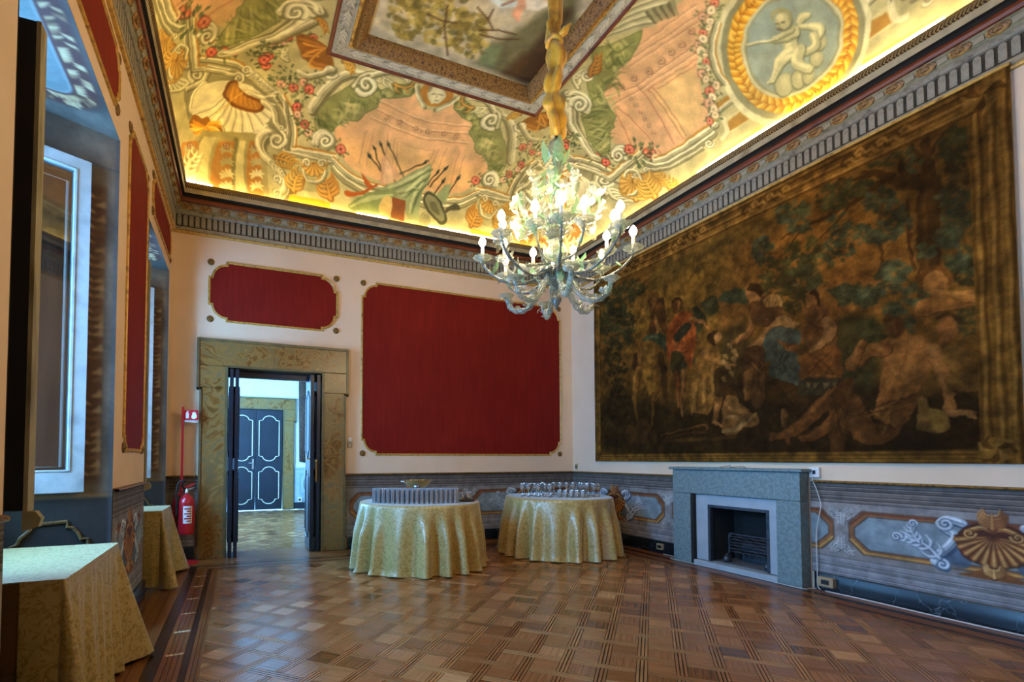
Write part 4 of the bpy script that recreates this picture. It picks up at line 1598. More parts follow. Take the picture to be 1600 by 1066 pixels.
# ------------------------------------------------------------------ stone doorway, folded leaves and the room beyond
def onyx_mat(name):
    m, nt, b = new_mat(name)
    v = coords(nt, (1, 1, 0.8), (0.4, 0.3, 0.7))
    n0 = N(nt, 'ShaderNodeTexNoise', i_Scale=2.2, i_Detail=3.0, i_Distortion=0.6)
    nt.links.new(v, n0.inputs['Vector'])
    mx = N(nt, 'ShaderNodeMixRGB')
    mx.inputs[0].default_value = 0.5
    nt.links.new(v, mx.inputs[1])
    nt.links.new(n0.outputs['Color'], mx.inputs[2])
    n1 = N(nt, 'ShaderNodeTexNoise', i_Scale=5.0, i_Detail=9.0, i_Distortion=1.0)
    nt.links.new(mx.outputs[0], n1.inputs['Vector'])
    wv = N(nt, 'ShaderNodeTexWave', wave_type='RINGS', i_Scale=9.0, i_Distortion=3.0, i_Detail=2.0)
    nt.links.new(mx.outputs[0], wv.inputs['Vector'])
    ad = N(nt, 'ShaderNodeMath', operation='MULTIPLY_ADD')
    nt.links.new(wv.outputs['Fac'], ad.inputs[0])
    ad.inputs[1].default_value = 0.16
    nt.links.new(n1.outputs['Fac'], ad.inputs[2])
    r = ramp(nt, ad.outputs[0], [(0.3, '#57330f'), (0.45, '#7a5222'), (0.55, '#8f6a36'), (0.63, '#746140'), (0.72, '#856330'), (0.85, '#9c7e4e')])
    nt.links.new(r.outputs[0], b.inputs['Base Color'])
    b.inputs['Roughness'].default_value = 0.3
    return m


M['onyx'] = onyx_mat('honey_onyx')
M['onyx_edge'] = mat('dark_onyx_edge', ['#55482e', '#73623e'], rough=0.4, scale=8)
M['navy'] = mat('navy_door_paint', ['#0e151f', '#18222f', '#121a25'], rough=0.35, scale=3, stretch=(1, 1, 0.3), bump=0.05)
M['cream_line'] = mat('cream_moulding', ['#c8bda4', '#ded3ba'], rough=0.5, scale=10)
M['brass'] = mat('brass', ['#a8843c', '#c8a458'], rough=0.3, metal=0.9)
M['steel'] = mat('brushed_steel', ['#b8bcc0', '#d0d4d8'], rough=0.25, metal=0.9)


def stone_frame(y, x0, x1, z1, wd_, name, num, face=-1):
    """x0, x1, z1: clear opening; wd_: width of the architrave"""
    d = empty(name, ((x0 + x1) / 2, y, 0))
    d['kind'] = 'structure'
    o_ = -np.array([(x0 + x1) / 2, y, 0])
    th = 0.045
    ya, yb = y - th, y + 0.3
    xo0, xo1 = x0 - wd_, x1 + wd_
    ze = z1 - 0.27
    MB().cbox(xo0, x0, ya, y, 0, ze, .006).build('stone_block', M['onyx'], d, o_)
    MB().cbox(x1, xo1, ya, y, 0, ze, .006).build('stone_block', M['onyx'], d, o_)
    xm = x0 + (x1 - x0) * 0.47
    for a, b_, jx in ((xo0 - .03, x0, 0), (x1, xo1 + .03, 0)):
        MB().cbox(a, b_, ya, y, ze + .001, z1, .006).build('stone_block', M['onyx'], d, o_)
    MB().cbox(xo0 - .03, xm - .001, ya, y, z1 + .001, z1 + wd_ + .02, .006).build('stone_block', M['onyx'], d, o_)
    MB().cbox(xm + .001, xo1 + .03, ya, y, z1 + .001, z1 + wd_ + .02, .006).build('stone_block', M['onyx'], d, o_)
    # raised outer fillet with its crossettes
    f = MB()
    zt = z1 + wd_ + .02
    for a, b_, c, e in ((xo0 - .012, xo0 + .012, 0, ze), (xo1 - .012, xo1 + .012, 0, ze), (xo0 - .045, xo0 - .018, ze - .03, zt), (xo1 + .018, xo1 + .045, ze - .03, zt),
                        (xo0 - .045, xo1 + .045, zt - .012, zt + .022), (xo0 - .045, xo0 + .012, ze - .03, ze), (xo1 - .012, xo1 + .045, ze - .03, ze)):
        f.cbox(a, b_, ya - .014, y, c, e, .004)
    f.build('outer_fillet', M['onyx_edge'], d, o_)
    i = MB()
    i.box(x0 - .02, x0 + .012, ya - .004, yb, 0, z1)
    i.box(x1 - .012, x1 + .02, ya - .004, yb, 0, z1)
    i.box(x0 + .012, x1 - .012, ya - .004, yb, z1 - .012, z1 + .015)
    i.build('reveal_lining', M['onyx_edge'], d, o_)
    return d


door1 = stone_frame(YB, DX0, DX1, DZ, 0.29, 'door_1', 1)


def door_leaf(name, parent, x, y0, w_, h, thk, panels, rz=0.0, lines=True, m_=None):
    """panelled leaf: stiles and rails round moulded fields; local x along the leaf"""
    lf_ = empty(name, (x, y0, 0.01), rz, parent)
    MB().cbox(0, w_, -thk / 2, thk / 2, 0, h, .004).build('leaf_board', m_ or M['navy'], lf_)
    for (a, b_) in panels:
        for sgn in (-1, 1):
            cx, hw, notch, bul = w_ / 2, w_ * 0.38, w_ * 0.13, w_ * 0.2
            x0_, x1_ = cx - hw, cx + hw
            arc_t = [(cx + (hw - notch) * cos(t), b_ - bul + bul * sin(t)) for t in np.linspace(0.15, pi - .15, 9)]
            arc_b = [(cx - (hw - notch) * cos(t), a + bul - bul * sin(t)) for t in np.linspace(0.15, pi - .15, 9)]
            path = [(x1_, b_ - bul * 1.0)] + arc_t + [(x0_, b_ - bul * 1.0), (x0_, a + bul)] + arc_b + [(x1_, a + bul)]
            pts = [(p[0], sgn * (thk / 2 + .002), p[1]) for p in path]
            MB().tube(pts + pts[:1], 0.011, 6, False).build('panel_moulding', M['cream_line'] if lines else m_ or M['navy'], lf_)
    return lf_


# leaves of the open doorway, each folded in two against the jamb
FO = empty('folding_door', (DX0, YB, 0))
tag(FO, 'navy folding door leaf standing open against the left stone jamb', 'door')
door_leaf('door_panel', FO, 0.055, -0.1, 0.48, 2.29, 0.04, [(0.15, 1.05), (1.2, 2.1)], pi / 2, False)
door_leaf('door_panel', FO, 0.118, -0.1, 0.48, 2.29, 0.04, [(0.15, 1.05), (1.2, 2.1)], pi / 2, False)
FO2 = empty('folding_door', (DX1, YB, 0))
tag(FO2, 'navy folding door leaf with brass bolt standing open against the right stone jamb', 'door')
door_leaf('door_panel', FO2, -0.055, -0.05, 0.48, 2.29, 0.04, [(0.15, 1.05), (1.2, 2.1)], pi / 2, False)
door_leaf('door_panel', FO2, -0.135, -0.04, 0.48, 2.29, 0.045, [(0.15, 1.05), (1.2, 2.1)], pi / 2, False)
bo = MB().cbox(-0.09, -0.075, -0.075, -0.058, 0.9, 1.15, .003)
bo.lathe([(0.012, 0), (0.016, .02), (0.008, .04)], 8, (-0.083, -0.07, 1.15))
bo.build('brass_bolt', M['brass'], FO2)
hn = MB().tube([(-0.15, -0.02, 1.2), (-0.19, -0.02, 1.2), (-0.19, 0.05, 1.2)], 0.008, 8)
hn.build('handle', M['brass'], FO2)
tb = MB().box(DX0 + .013, DX1 - .013, YB + .12, YB + .2, DZ - .1, DZ - .012)
tb.build('transom', M['navy'], door1, (-(DX0 + DX1) / 2, -YB, 0))

# room beyond: floor, walls, ceiling
FYB, FXL, FXR = 12.36, -1.3, 5.0
floor_far = struct(MB().box(FXL, FXR, YB + 0.34, FYB, -0.12, -0.011).build('floor', M['wood_joint']))
lay(FXL, FXR, YB + 0.34, FYB, floor_far, 0, 'parquet_field')
MB().box(DX0 - .1, DX1 + .1, YB, YB + .34, -.011, 0).build('threshold', M['wood_x'], floor_far)['tone'] = .5
fd0, fd1, fdz = -0.28, 0.955, 2.37
w = MB()
w.box(FXL, fd0, FYB, FYB + .2, 0, 4.2).box(fd1, FXR, FYB, FYB + .2, 0, 4.2).box(fd0, fd1, FYB, FYB + .2, fdz, 4.2)
wall_far = struct(w.build('wall_far_back', M['wall_far']))
w = MB()
w.box(FXL - .2, FXL, YB + .34, 7.9, 0, 4.2).box(FXL - .2, FXL, 10.9, FYB, 0, 4.2).box(FXL - .2, FXL, 7.9, 10.9, 0, 0.8).box(FXL - .2, FXL, 7.9, 10.9, 3.2, 4.2)
struct(w.build('wall_far_left', M['wall_far']))
struct(MB().box(FXR, FXR + .2, YB + .34, FYB, 0, 4.2).build('wall_far_right', M['wall_far']))
struct(MB().box(FXL - .2, FXR + .2, YB + .34, FYB + .2, 4.2, 4.3).build('ceiling_far', M['wall_far']))
struct(MB().box(fd0 - .1, fd1 + .1, FYB + .2, FYB + .25, -.1, 2.6).build('light_block_far_door', M['wall_far']))  # unseen panel added behind the closed door to stop sky light leaking in
door2 = stone_frame(FYB, fd0, fd1, fdz, 0.23, 'door_2', 2)
dl = [(0.14, 1.0), (1.14, 2.2)]
wl = (fd1 - fd0 - .06) / 2
FD = empty('double_door', ((fd0 + fd1) / 2, FYB + .03, 0))
tag(FD, 'closed navy double door with cream panel mouldings at the end of the next room', 'door')
door_leaf('door_panel', FD, -wl - .003, 0, wl, fdz - .03, 0.045, dl)
door_leaf('door_panel', FD, .003, 0, wl, fdz - .03, 0.045, dl)
lv = MB().cbox(-.075, -.035, -.04, -.022, .96, 1.2, .004).tube([(-.055, -.04, 1.1), (-.055, -.075, 1.1), (-.15, -.075, 1.1)], .011, 8)
lv.build('lever_handle', M['steel'], FD)
# dado, hanging and socket of the far room
M['far_dado'] = mat('pale_blue_dado', ['#8ea0a8', '#a4b4ba'], rough=0.7, scale=6)
fdm = MB().box(1.21, FXR, FYB - .02, FYB, 0.16, 0.95).cbox(1.21, FXR, FYB - .035, FYB, .95, 1.0, .006).cbox(1.21, FXR, FYB - .03, FYB, .2, .23, .005)
fdm.build('dado', M['far_dado'], wall_far)
for x in np.arange(1.33, 4.6, 0.42):
    q = MB()
    for a, b_, c, e in ((x, x + .24, .36, .375), (x, x + .24, .835, .85), (x, x + .015, .375, .835), (x + .225, x + .24, .375, .835)):
        q.cbox(a, b_, FYB - .03, FYB - .02, c, e, .003)
    q.build('panel_moulding', M['far_dado'], wall_far)
    q = MB().lathe([(.05, 0), (.045, .008), (.02, .006), (.012, .014), (0, .016)], 10)
    q.v = [(px_ * .55 + x + .12, FYB - .02 - pz, py_ * 2.6 + .6) for px_, py_, pz in q.v]
    q.build('panel_ornament', mat('dark_ornament', ['#4e5a5e', '#6b787c'], rough=.7) if x < 1.4 else bpy.data.materials['dark_ornament'], wall_far, smooth=40)
struct(MB().box(1.2, FXR, FYB - .03, FYB, 0, .16).build('baseboard_far_back', M['navy']))
M['tapestry_far'] = mat('brown_patterned_weave', ['#3c2a22', '#5a4438', '#2c1e18', '#6a5446'], rough=0.9, scale=22, detail=6)
hg = MB()
nn = 14
vs, fs = [], []
for i in range(nn + 1):
    for z in (1.13, 3.3):
        x = 1.285 + 1.1 * i / nn + (0.03 if z < 2 else 0)
        vs.append((x, FYB - .04 - .012 * sin(i * 1.7), z - (0.012 * i if z < 2 else 0)))
for i in range(nn):
    fs.append((2 * i, 2 * i + 2, 2 * i + 3, 2 * i + 1))
hg.add(vs, fs)
h = hg.build('wall_hanging', M['tapestry_far'], smooth=True)
sm_ = h.modifiers.new('thickness', 'SOLIDIFY')
sm_.thickness = 0.01
tag(h, 'brown patterned hanging on the wall of the next room, right of its door', 'tapestry')
MB().cbox(-.02, 1.14, -.02, .02, 0, .03, .005).build('hanging_rod', M['brass'], h, (1.27, FYB - .045, 3.3))
so = empty('wall_socket', (1.335, FYB - .03, .17))
tag(so, 'small white socket above the skirting in the next room', 'socket')
MB().cbox(-.05, .05, -.03, 0, 0, .11, .006).build('socket_box', M['cream_line'], so)
MB().cbox(-.025, .025, -.034, -.029, .03, .08, .002).build('socket_face', M['black'], so)

# ------------------------------------------------------------------ painted embrasures of the left wall
def on_plane(x, y, P0, n):
    d = _F + _R * (x - PPX) / FPX + _U * (PPY - y) / FPX
    return _C + d * ((np.array(P0) - _C) @ n) / (d @ n)


JL = sqrt((XL - XW) ** 2 + SPL ** 2)               # length of a jamb
JD = np.array([(XW - XL) / JL, -SPL / JL])         # far jamb, going outwards
M['jamb'] = paint_mat('painted_embrasure', 0.7, 0.3, 0.22, 30, bump=0.2)

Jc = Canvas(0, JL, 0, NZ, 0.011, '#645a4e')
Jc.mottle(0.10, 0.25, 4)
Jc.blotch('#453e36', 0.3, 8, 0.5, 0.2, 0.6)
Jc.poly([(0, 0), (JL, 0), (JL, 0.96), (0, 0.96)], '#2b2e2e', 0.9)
Jc.stroke([(0, 0.965), (JL, 0.965)], 0.02, '#7d6444')
Jc.poly([(0.075, 1.05), (0.185, 1.05), (0.185, 2.98), (0.075, 2.98)], '#4b3426', 0.85, soft=0.05)
r_ = random.Random(2)
for z in np.arange(1.1, 2.95, 0.05):
    for sd in (-1, 1):
        p = (0.13 + sd * 0.008, z)
        q = (0.13 + sd * 0.05, z + 0.045 + r_.uniform(-.01, .01))
        Jc.stroke([p, ((p[0] + q[0]) / 2 + sd * .012, z + .012), q], [0.012, 0.036, 0.006], ('#8d7350', '#6f5238', '#a08660', '#5a3c2a')[r_.randrange(4)], 0.85)
Jc.stroke([(0.2, 1.0), (0.2, 3.05)], 0.014, '#3c3a34')
Jc.stroke([(0.215, 1.0), (0.215, 3.05)], 0.012, '#8f8f80')
Jc.stroke([(0.012, 0), (0.012, NZ)], 0.02, '#4a5058', 0.7)
Jc.stroke([(0, 3.12), (JL, 3.10)], 0.012, '#3e464e', 0.7)

So = Canvas(0, 1.0, 0, 1.0, 0.008, '#5f7080')       # soffit: x 0..1 along the niche from its end, y 0..1 depth
So.mottle(0.10, 0.2, 6)


def soffit_paint(L, D):
    """wreath round a clouded sky panel; L along the wall, D depth"""
    c = Canvas(0, L, 0, D, 0.009, '#5a544c')
    c.mottle(0.12, 0.3, 12)
    c.blotch('#3c3833', 0.3, 13, 0.5, 0.2, 0.5)
    i0, i1, rad = 0.3, L - 0.3, 0.13
    o0, o1 = 0.12, D + 0.4

    def rr_path(e):
        pts = []
        for cx, cy, a0 in ((i0 + rad, o0 + rad, pi), (i1 - rad, o0 + rad, 1.5 * pi)):
            for t in np.linspace(0, pi / 2, 6):
                pts.append((cx + (rad - e) * cos(a0 + t), cy + (rad - e) * sin(a0 + t)))
        return [(i0 + e, o1)] + pts + [(i1 - e, o1)]
    c.poly(rr_path(-0.1), '#4a2c26', 1, soft=0.05)
    path = cr(rr_path(-0.035), 5)
    r_ = random.Random(8)
    for k_ in range(0, len(path) - 1):
        p, q = path[k_], path[k_ + 1]
        n_ = max(1, int(np.hypot(*(q - p)) / 0.02))
        for h_ in range(n_):
            b_ = p + (q - p) * h_ / n_
            t_ = (q - p) / (np.hypot(*(q - p)) + 1e-9)
            nn_ = np.array([-t_[1], t_[0]])
            sd = 1 if r_.random() > .5 else -1
            e_ = b_ + t_ * .04 + nn_ * sd * .045
            c.stroke([b_, (b_ + e_) / 2 + nn_ * sd * .01, e_], [.008, .03, .005], ('#a3835c', '#7a5c40', '#b0946c', '#4a3022')[r_.randrange(4)], 0.9)
    c.poly(rr_path(0.03), '#727874', 1)
    c.poly(rr_path(0.045), '#5c6462', 1)
    gx, gy = np.meshgrid(c.A, c.B)
    ins = ((gx > i0 + .06) & (gx < i1 - .06) & (gy > o0 + .07)).astype(float)
    c.blotch('#8a877e', 0.35, 14, 0.48, 0.2, 0.8, lambda a, b_: ins)
    c.blotch('#4c625e', 0.3, 15, 0.55, 0.15, 0.6, lambda a, b_: ins)
    return c


M['white_timber'] = mat('pale_window_paint', ['#9aa09e', '#a8aeac', '#8a908e'], rough=0.4, scale=6, bump=0.05)
M['walnut'] = mat('walnut_shutter', ['#3a2a20', '#54402f', '#2c1e16'], rough=0.45, scale=3, detail=6, stretch=(3, 3, 0.35), bump=0.1)
M['shutter_black'] = mat('blackened_shutter', ['#0d0b09', '#181310'], rough=0.6)
M['olive_edge'] = mat('olive_cream_edge', ['#8d8468', '#a39a7c', '#6f664c'], rough=0.6, scale=12, stretch=(1, 1, .2))


def glass_mat(name, tint=(0.9, 0.95, 1.0), alpha=0.12, rough=0.02):
    """thin clear glass: mostly see-through with a mirror film that grows at grazing angles"""
    m, nt, b = new_mat(name)
    nt.nodes.remove(b)
    out = nt.nodes['Material Output']
    tr = N(nt, 'ShaderNodeBsdfTransparent')
    tr.inputs[0].default_value = (*tint, 1)
    gl = N(nt, 'ShaderNodeBsdfGlossy', i_Roughness=rough)
    gl.inputs[0].default_value = (1, 1, 1, 1)
    fr = N(nt, 'ShaderNodeLayerWeight', i_Blend=0.35)
    ad = N(nt, 'ShaderNodeMath', operation='MULTIPLY_ADD')
    ad.inputs[1].default_value = 0.75
    ad.inputs[2].default_value = alpha
    nt.links.new(fr.outputs['Fresnel'], ad.inputs[0])
    mx = N(nt, 'ShaderNodeMixShader')
    nt.links.new(ad.outputs[0], mx.inputs[0])
    nt.links.new(tr.outputs[0], mx.inputs[1])
    nt.links.new(gl.outputs[0], mx.inputs[2])
    nt.links.new(mx.outputs[0], out.inputs[0])
    return m


M['pane'] = glass_mat('window_glass', alpha=0.06)


def leaf(name, parent, hinge, direc, w_, z0, z1, m_, pane=None, panel=None, thk=0.045, fw=0.075, line=False, bottom=0.1):
    """framed leaf starting at the hinge and running along direc"""
    lf_ = empty(name, (hinge[0], hinge[1], 0), math.atan2(direc[1], direc[0]), parent)
    for a, b_, c, e in ((0, fw, z0, z1), (w_ - fw, w_, z0, z1), (fw, w_ - fw, z1 - fw, z1), (fw, w_ - fw, z0, z0 + bottom)):
        MB().cbox(a, b_, -thk / 2, thk / 2, c, e, .005).build('leaf_rail', m_, lf_)
    b_ = MB()
    for a, c, e, g in ((fw, fw + .012, z0 + bottom, z1 - fw), (w_ - fw - .012, w_ - fw, z0 + bottom, z1 - fw)):
        b_.cbox(a, c, -thk / 2 - .006, thk / 2 + .006, e, g, .003)
    b_.cbox(fw, w_ - fw, -thk / 2 - .006, thk / 2 + .006, z1 - fw - .012, z1 - fw, .003)
    b_.cbox(fw, w_ - fw, -thk / 2 - .006, thk / 2 + .006, z0 + bottom, z0 + bottom + .012, .003)
    b_.build('leaf_bead', m_, lf_)
    if pane:
        MB().box(fw, w_ - fw, -.002, .002, z0 + bottom, z1 - fw).build('pane', pane, lf_)
    if panel:
        MB().box(fw, w_ - fw, -.008, .008, z0 + bottom, z1 - fw).build('sunk_board', panel, lf_)
        MB().cbox(fw + .07, w_ - fw - .07, -.016, .016, z0 + bottom + .09, z1 - fw - .09, .006).build('raised_field', panel, lf_)
        if line:
            q = [(fw + .035, z0 + bottom + .05), (w_ - fw - .035, z0 + bottom + .05), (w_ - fw - .035, z1 - fw - .05), (fw + .035, z1 - fw - .05)]
            for sgn in (-1, 1):
                pts = [(a, sgn * .012, c) for a, c in q]
                MB().tube(pts + pts[:1], .009, 6, False).build('panel_moulding', M['cream_line'], lf_)
    return lf_


R_SLATE = mat('slate_gilt_rosette', ['#54422c', '#7d6238', '#3e3226'], rough=0.5, scale=24, metal=0.1)
rs = MB().lathe([(.062, 0), (.06, .008), (.046, .014), (.042, .008), (.026, .01), (.018, .022), (0, .026)], 18)
ME_RND = rs.mesh('rosette_disc', smooth=40, fix=True)
ME_RND.materials.append(R_SLATE)

for ni, (a, b) in enumerate(NICHES):
    # sheets of painted plaster, part of the wall
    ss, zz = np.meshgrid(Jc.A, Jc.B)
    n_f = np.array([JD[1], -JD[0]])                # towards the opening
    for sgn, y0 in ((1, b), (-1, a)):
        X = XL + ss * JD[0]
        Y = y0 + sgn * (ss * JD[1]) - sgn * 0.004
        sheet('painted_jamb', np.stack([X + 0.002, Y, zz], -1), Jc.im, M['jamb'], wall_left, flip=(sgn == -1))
    so_c = soffit_paint(b - a, XL - XW)
    gx, gy = np.meshgrid(so_c.A, so_c.B)
    f_ = gy / (XL - XW)
    lo, hi = a + SPL * f_, b - SPL * f_
    Y = lo + (hi - lo) * gx / (b - a)
    sheet('painted_soffit', np.stack([XL - gy, Y, np.full_like(Y, NZ - 0.004)], -1), so_c.im, M['jamb'], wall_left, flip=True)
    MB().box(XW, XW + .006, a + SPL, b - SPL, 0, .96).build('parapet_panel', M['slate'], wall_left)
    # sunk gilt panel outline with two rosettes on the lower jamb
    P0, nrm = np.array([XL, b, 0.0]), np.array([n_f[0], n_f[1], 0.0])
    path = [(90, 640), (165, 612), (205, 540), (308, 455), (315, 405), (400, 392), (690, 366), (690, 425), (745, 428), (805, 485), (838, 548), (905, 540), (912, 640)]
    P1 = [on_plane(x / 6.667, 760 + y / 6.667, np.array([XL, 3.85, 0]), nrm) for x, y in path]
    for sgn, y0 in ((1, b), (-1, a)):
        pts = [(p[0] + .006, y0 + sgn * (p[1] - 3.85) - sgn * .012, p[2]) for p in P1]
        # two short legs carry the outline down to the floor
        pts = [(pts[0][0], pts[0][1], .16)] + pts + [(pts[-1][0], pts[-1][1], .16)]
        MB().tube(pts, 0.011, 6).build('jamb_moulding', R_SLATE, wall_left)
        for x, y in ((155, 440), (870, 385)):
            p = on_plane(x / 6.667, 760 + y / 6.667, np.array([XL, 3.85, 0]), nrm)
            ang = math.atan2(sgn * nrm[1], nrm[0])
            obj('rosette_disc', ME_RND, None, wall_left, (p[0], y0 + sgn * (p[1] - 3.85) - sgn * .004, p[2]), (pi / 2, 0, ang + pi / 2))
    # window: timber surround, two casements folded in, inner shutters
    wn = empty('window_%d' % (ni + 1), (XW, (a + b) / 2, 0.97))
    wn['kind'] = 'structure'
    oy = -(a + b) / 2
    lo, hi = a + SPL, b - SPL
    for y0_, y1_, z0_, z1_ in ((lo, lo + .06, 0, 2.16), (hi - .06, hi, 0, 2.16), (lo + .06, hi - .06, 2.08, 2.16), (lo + .06, hi - .06, 0, .05)):
        MB().cbox(-.1, -.02, y0_ + oy, y1_ + oy, z0_, z1_, .006).build('window_frame', M['white_timber'], wn)
    MB().cbox(-.2, .05, lo + oy, hi + oy, -.01, .015, .005).build('window_sill', M['white_timber'], wn)
    cw = 0.52
    hd = np.array([0.885, 0.466])
    hinge = np.array([0.03, hi + oy - .055])
    leaf('casement', wn, hinge, hd, cw, .02, 2.12, M['white_timber'], pane=M['pane'], bottom=.13)
    leaf('shutter', wn, hinge + np.array([-.01, .035]), hd, cw, .03, 2.1, M['walnut'], panel=M['walnut'], thk=.028, line=True, fw=.085)
    h2 = np.array([0.03, lo + oy + .075])
    e1 = np.array([1.0, 0.0])
    leaf('casement', wn, h2 + np.array([0, .05]), e1, cw, .02, 2.12, M['white_timber'], pane=M['pane'], bottom=.13)
    leaf('shutter', wn, h2, e1, cw + .02, .01, 2.11, M['shutter_black'], panel=M['shutter_black'], thk=.05)
    MB().cbox(cw + .05, cw + .066, h2[1] - .03, h2[1] + .04, .01, 2.11, .004).build('shutter_edge', M['olive_edge'], wn)
    MB().prism([(cw + .045, -.075), (cw + .1, -.055), (cw + .11, -.02), (cw + .09, .01), (cw + .045, .012)], h2[1] - .02, h2[1] + .02, 1).build('shutter_bracket', M['olive_edge'], wn)


# ------------------------------------------------------------------ red panels with gilt mouldings
def red_mat():
    m, nt, b = new_mat('red_wall_cloth')
    v = coords(nt, (14, 14, 1.2))
    n1 = N(nt, 'ShaderNodeTexNoise', i_Scale=2.0, i_Detail=6.0)
    nt.links.new(v, n1.inputs['Vector'])
    v2 = coords(nt)
    n2 = N(nt, 'ShaderNodeTexNoise', i_Scale=1.3, i_Detail=4.0)
    nt.links.new(v2, n2.inputs['Vector'])
    ad = N(nt, 'ShaderNodeMath', operation='ADD')
    nt.links.new(n1.outputs['Fac'], ad.inputs[0])
    nt.links.new(n2.outputs['Fac'], ad.inputs[1])
    hf = N(nt, 'ShaderNodeMath', operation='MULTIPLY')
    nt.links.new(ad.outputs[0], hf.inputs[0])
    hf.inputs[1].default_value = 0.5
    r = ramp(nt, hf.outputs[0], [(0.35, '#70120b'), (0.5, '#79160d'), (0.65, '#821b10')])
    nt.links.new(r.outputs[0], b.inputs['Base Color'])
    b.inputs['Roughness'].default_value = 0.75
    b.inputs['Specular IOR Level'].default_value = 0.2
    n3 = N(nt, 'ShaderNodeTexNoise', i_Scale=220.0)
    nt.links.new(v2, n3.inputs['Vector'])
    bp = N(nt, 'ShaderNodeBump', i_Strength=0.15, i_Distance=0.003)
    nt.links.new(n3.outputs['Fac'], bp.inputs['Height'])
    nt.links.new(bp.outputs[0], b.inputs['Normal'])
    return m


M['red'] = red_mat()
bs = MB().lathe([(.04, 0), (.04, .006), (.03, .014), (.026, .01), (.016, .012), (.01, .02), (0, .022)], 16)
ME_BOSS = bs.mesh('corner_boss', smooth=40, fix=True)
ME_BOSS.materials.append(M['gilt_dark'])


def panel_path(w_, h, c, ear):
    """outline with rounded corners set in by a small step; origin at the lower left, counter-clockwise"""
    res = []
    for (x, y), ux, uy, a0 in (((0, 0), 1, 1, pi), ((w_, 0), -1, 1, 1.5 * pi), ((w_, h), -1, -1, 0), ((0, h), 1, -1, .5 * pi)):
        cx_, cy_ = x + ux * c, y + uy * c
        arc = [(cx_ + (c - ear) * cos(a0 + t), cy_ + (c - ear) * sin(a0 + t)) for t in np.linspace(0, pi / 2, 9)]
        first = (x, cy_) if ux == uy else (cx_, y)
        last = (cx_, y) if ux == uy else (x, cy_)
        res += [first] + arc + [last]
    return res


def red_panel(loc, rz, w_, h, label, c=0.13, ear=0.03, bosses=True):
    """local x along the wall, z up, -y out of the wall"""
    p = empty('wall_panel', loc, rz)
    tag(p, label, 'panel', 'red wall panels')
    path = panel_path(w_, h, c, ear)
    MB().prism(path, -0.008, 0, 1).build('red_field', M['red'], p, fix=True)
    K = len(path)
    b_ = MB()
    pr = [(-.017, 0), (-.017, .01), (-.01, .018), (-.004, .011), (.003, .015), (.01, .007), (.01, 0)]
    ring = []
    for i in range(K):
        q0, q1, q2 = np.array(path[i - 1]), np.array(path[i]), np.array(path[(i + 1) % K])
        t1, t2 = q1 - q0, q2 - q1
        t1, t2 = t1 / np.hypot(*t1), t2 / np.hypot(*t2)
        n1, n2 = np.array([t1[1], -t1[0]]), np.array([t2[1], -t2[0]])
        nn_ = n1 + n2
        nn_ = nn_ / max(np.hypot(*nn_), .3)
        nn_ = nn_ / max(0.6, nn_ @ n1)
        ring.append(((q1[0], 0, q1[1]), (nn_[0] * -1, 0, nn_[1] * -1), (0, -1, 0)))
    b_.sweep(pr, ring, True)
    b_.build('gilt_moulding', M['gilt'], p, fix=True)
    if bosses:
        for x, z in ((.01, .01), (w_ - .01, .01), (.01, h - .01), (w_ - .01, h - .01)):
            obj('corner_boss', ME_BOSS, None, p, (x, 0, z), (pi / 2, 0, 0))
    return p


red_panel((-0.37, YB, 2.905), 0, 1.55, 0.725, 'small red panel in a gilt moulding above the stone doorway', 0.2, 0.035)
red_panel((1.53, YB, 1.265), 0, 3.22, 2.36, 'large dark red panel in a gilt moulding on the back wall', 0.2, 0.035)
red_panel((XL, 4.13, 1.27), pi / 2, 0.74, 2.36, 'tall narrow red panel on the pier between the two windows', 0.1)
red_panel((XL, 2.32, 3.47), pi / 2, 1.42, 0.36, 'low red panel above the near window embrasure', 0.1)
red_panel((XL, 5.15, 3.47), pi / 2, 1.24, 0.36, 'low red panel above the far window embrasure', 0.1)

# ------------------------------------------------------------------ painted dado, its mouldings and the skirting
class Plan(Fresco):
    """survey crop replaced by plain wall measures: x to the viewer's right, y down, 2 mm units"""

    def __init__(s, cv, a0, b0, sx):
        s.c, s.a0, s.b0, s.sx = cv, a0, b0, sx

    def at(s, pts):
        P = np.array(pts, float)
        return np.c_[s.a0 + s.sx * P[:, 0] * 0.002, s.b0 - P[:, 1] * 0.002]

    def k(s, p):
        return 0.002


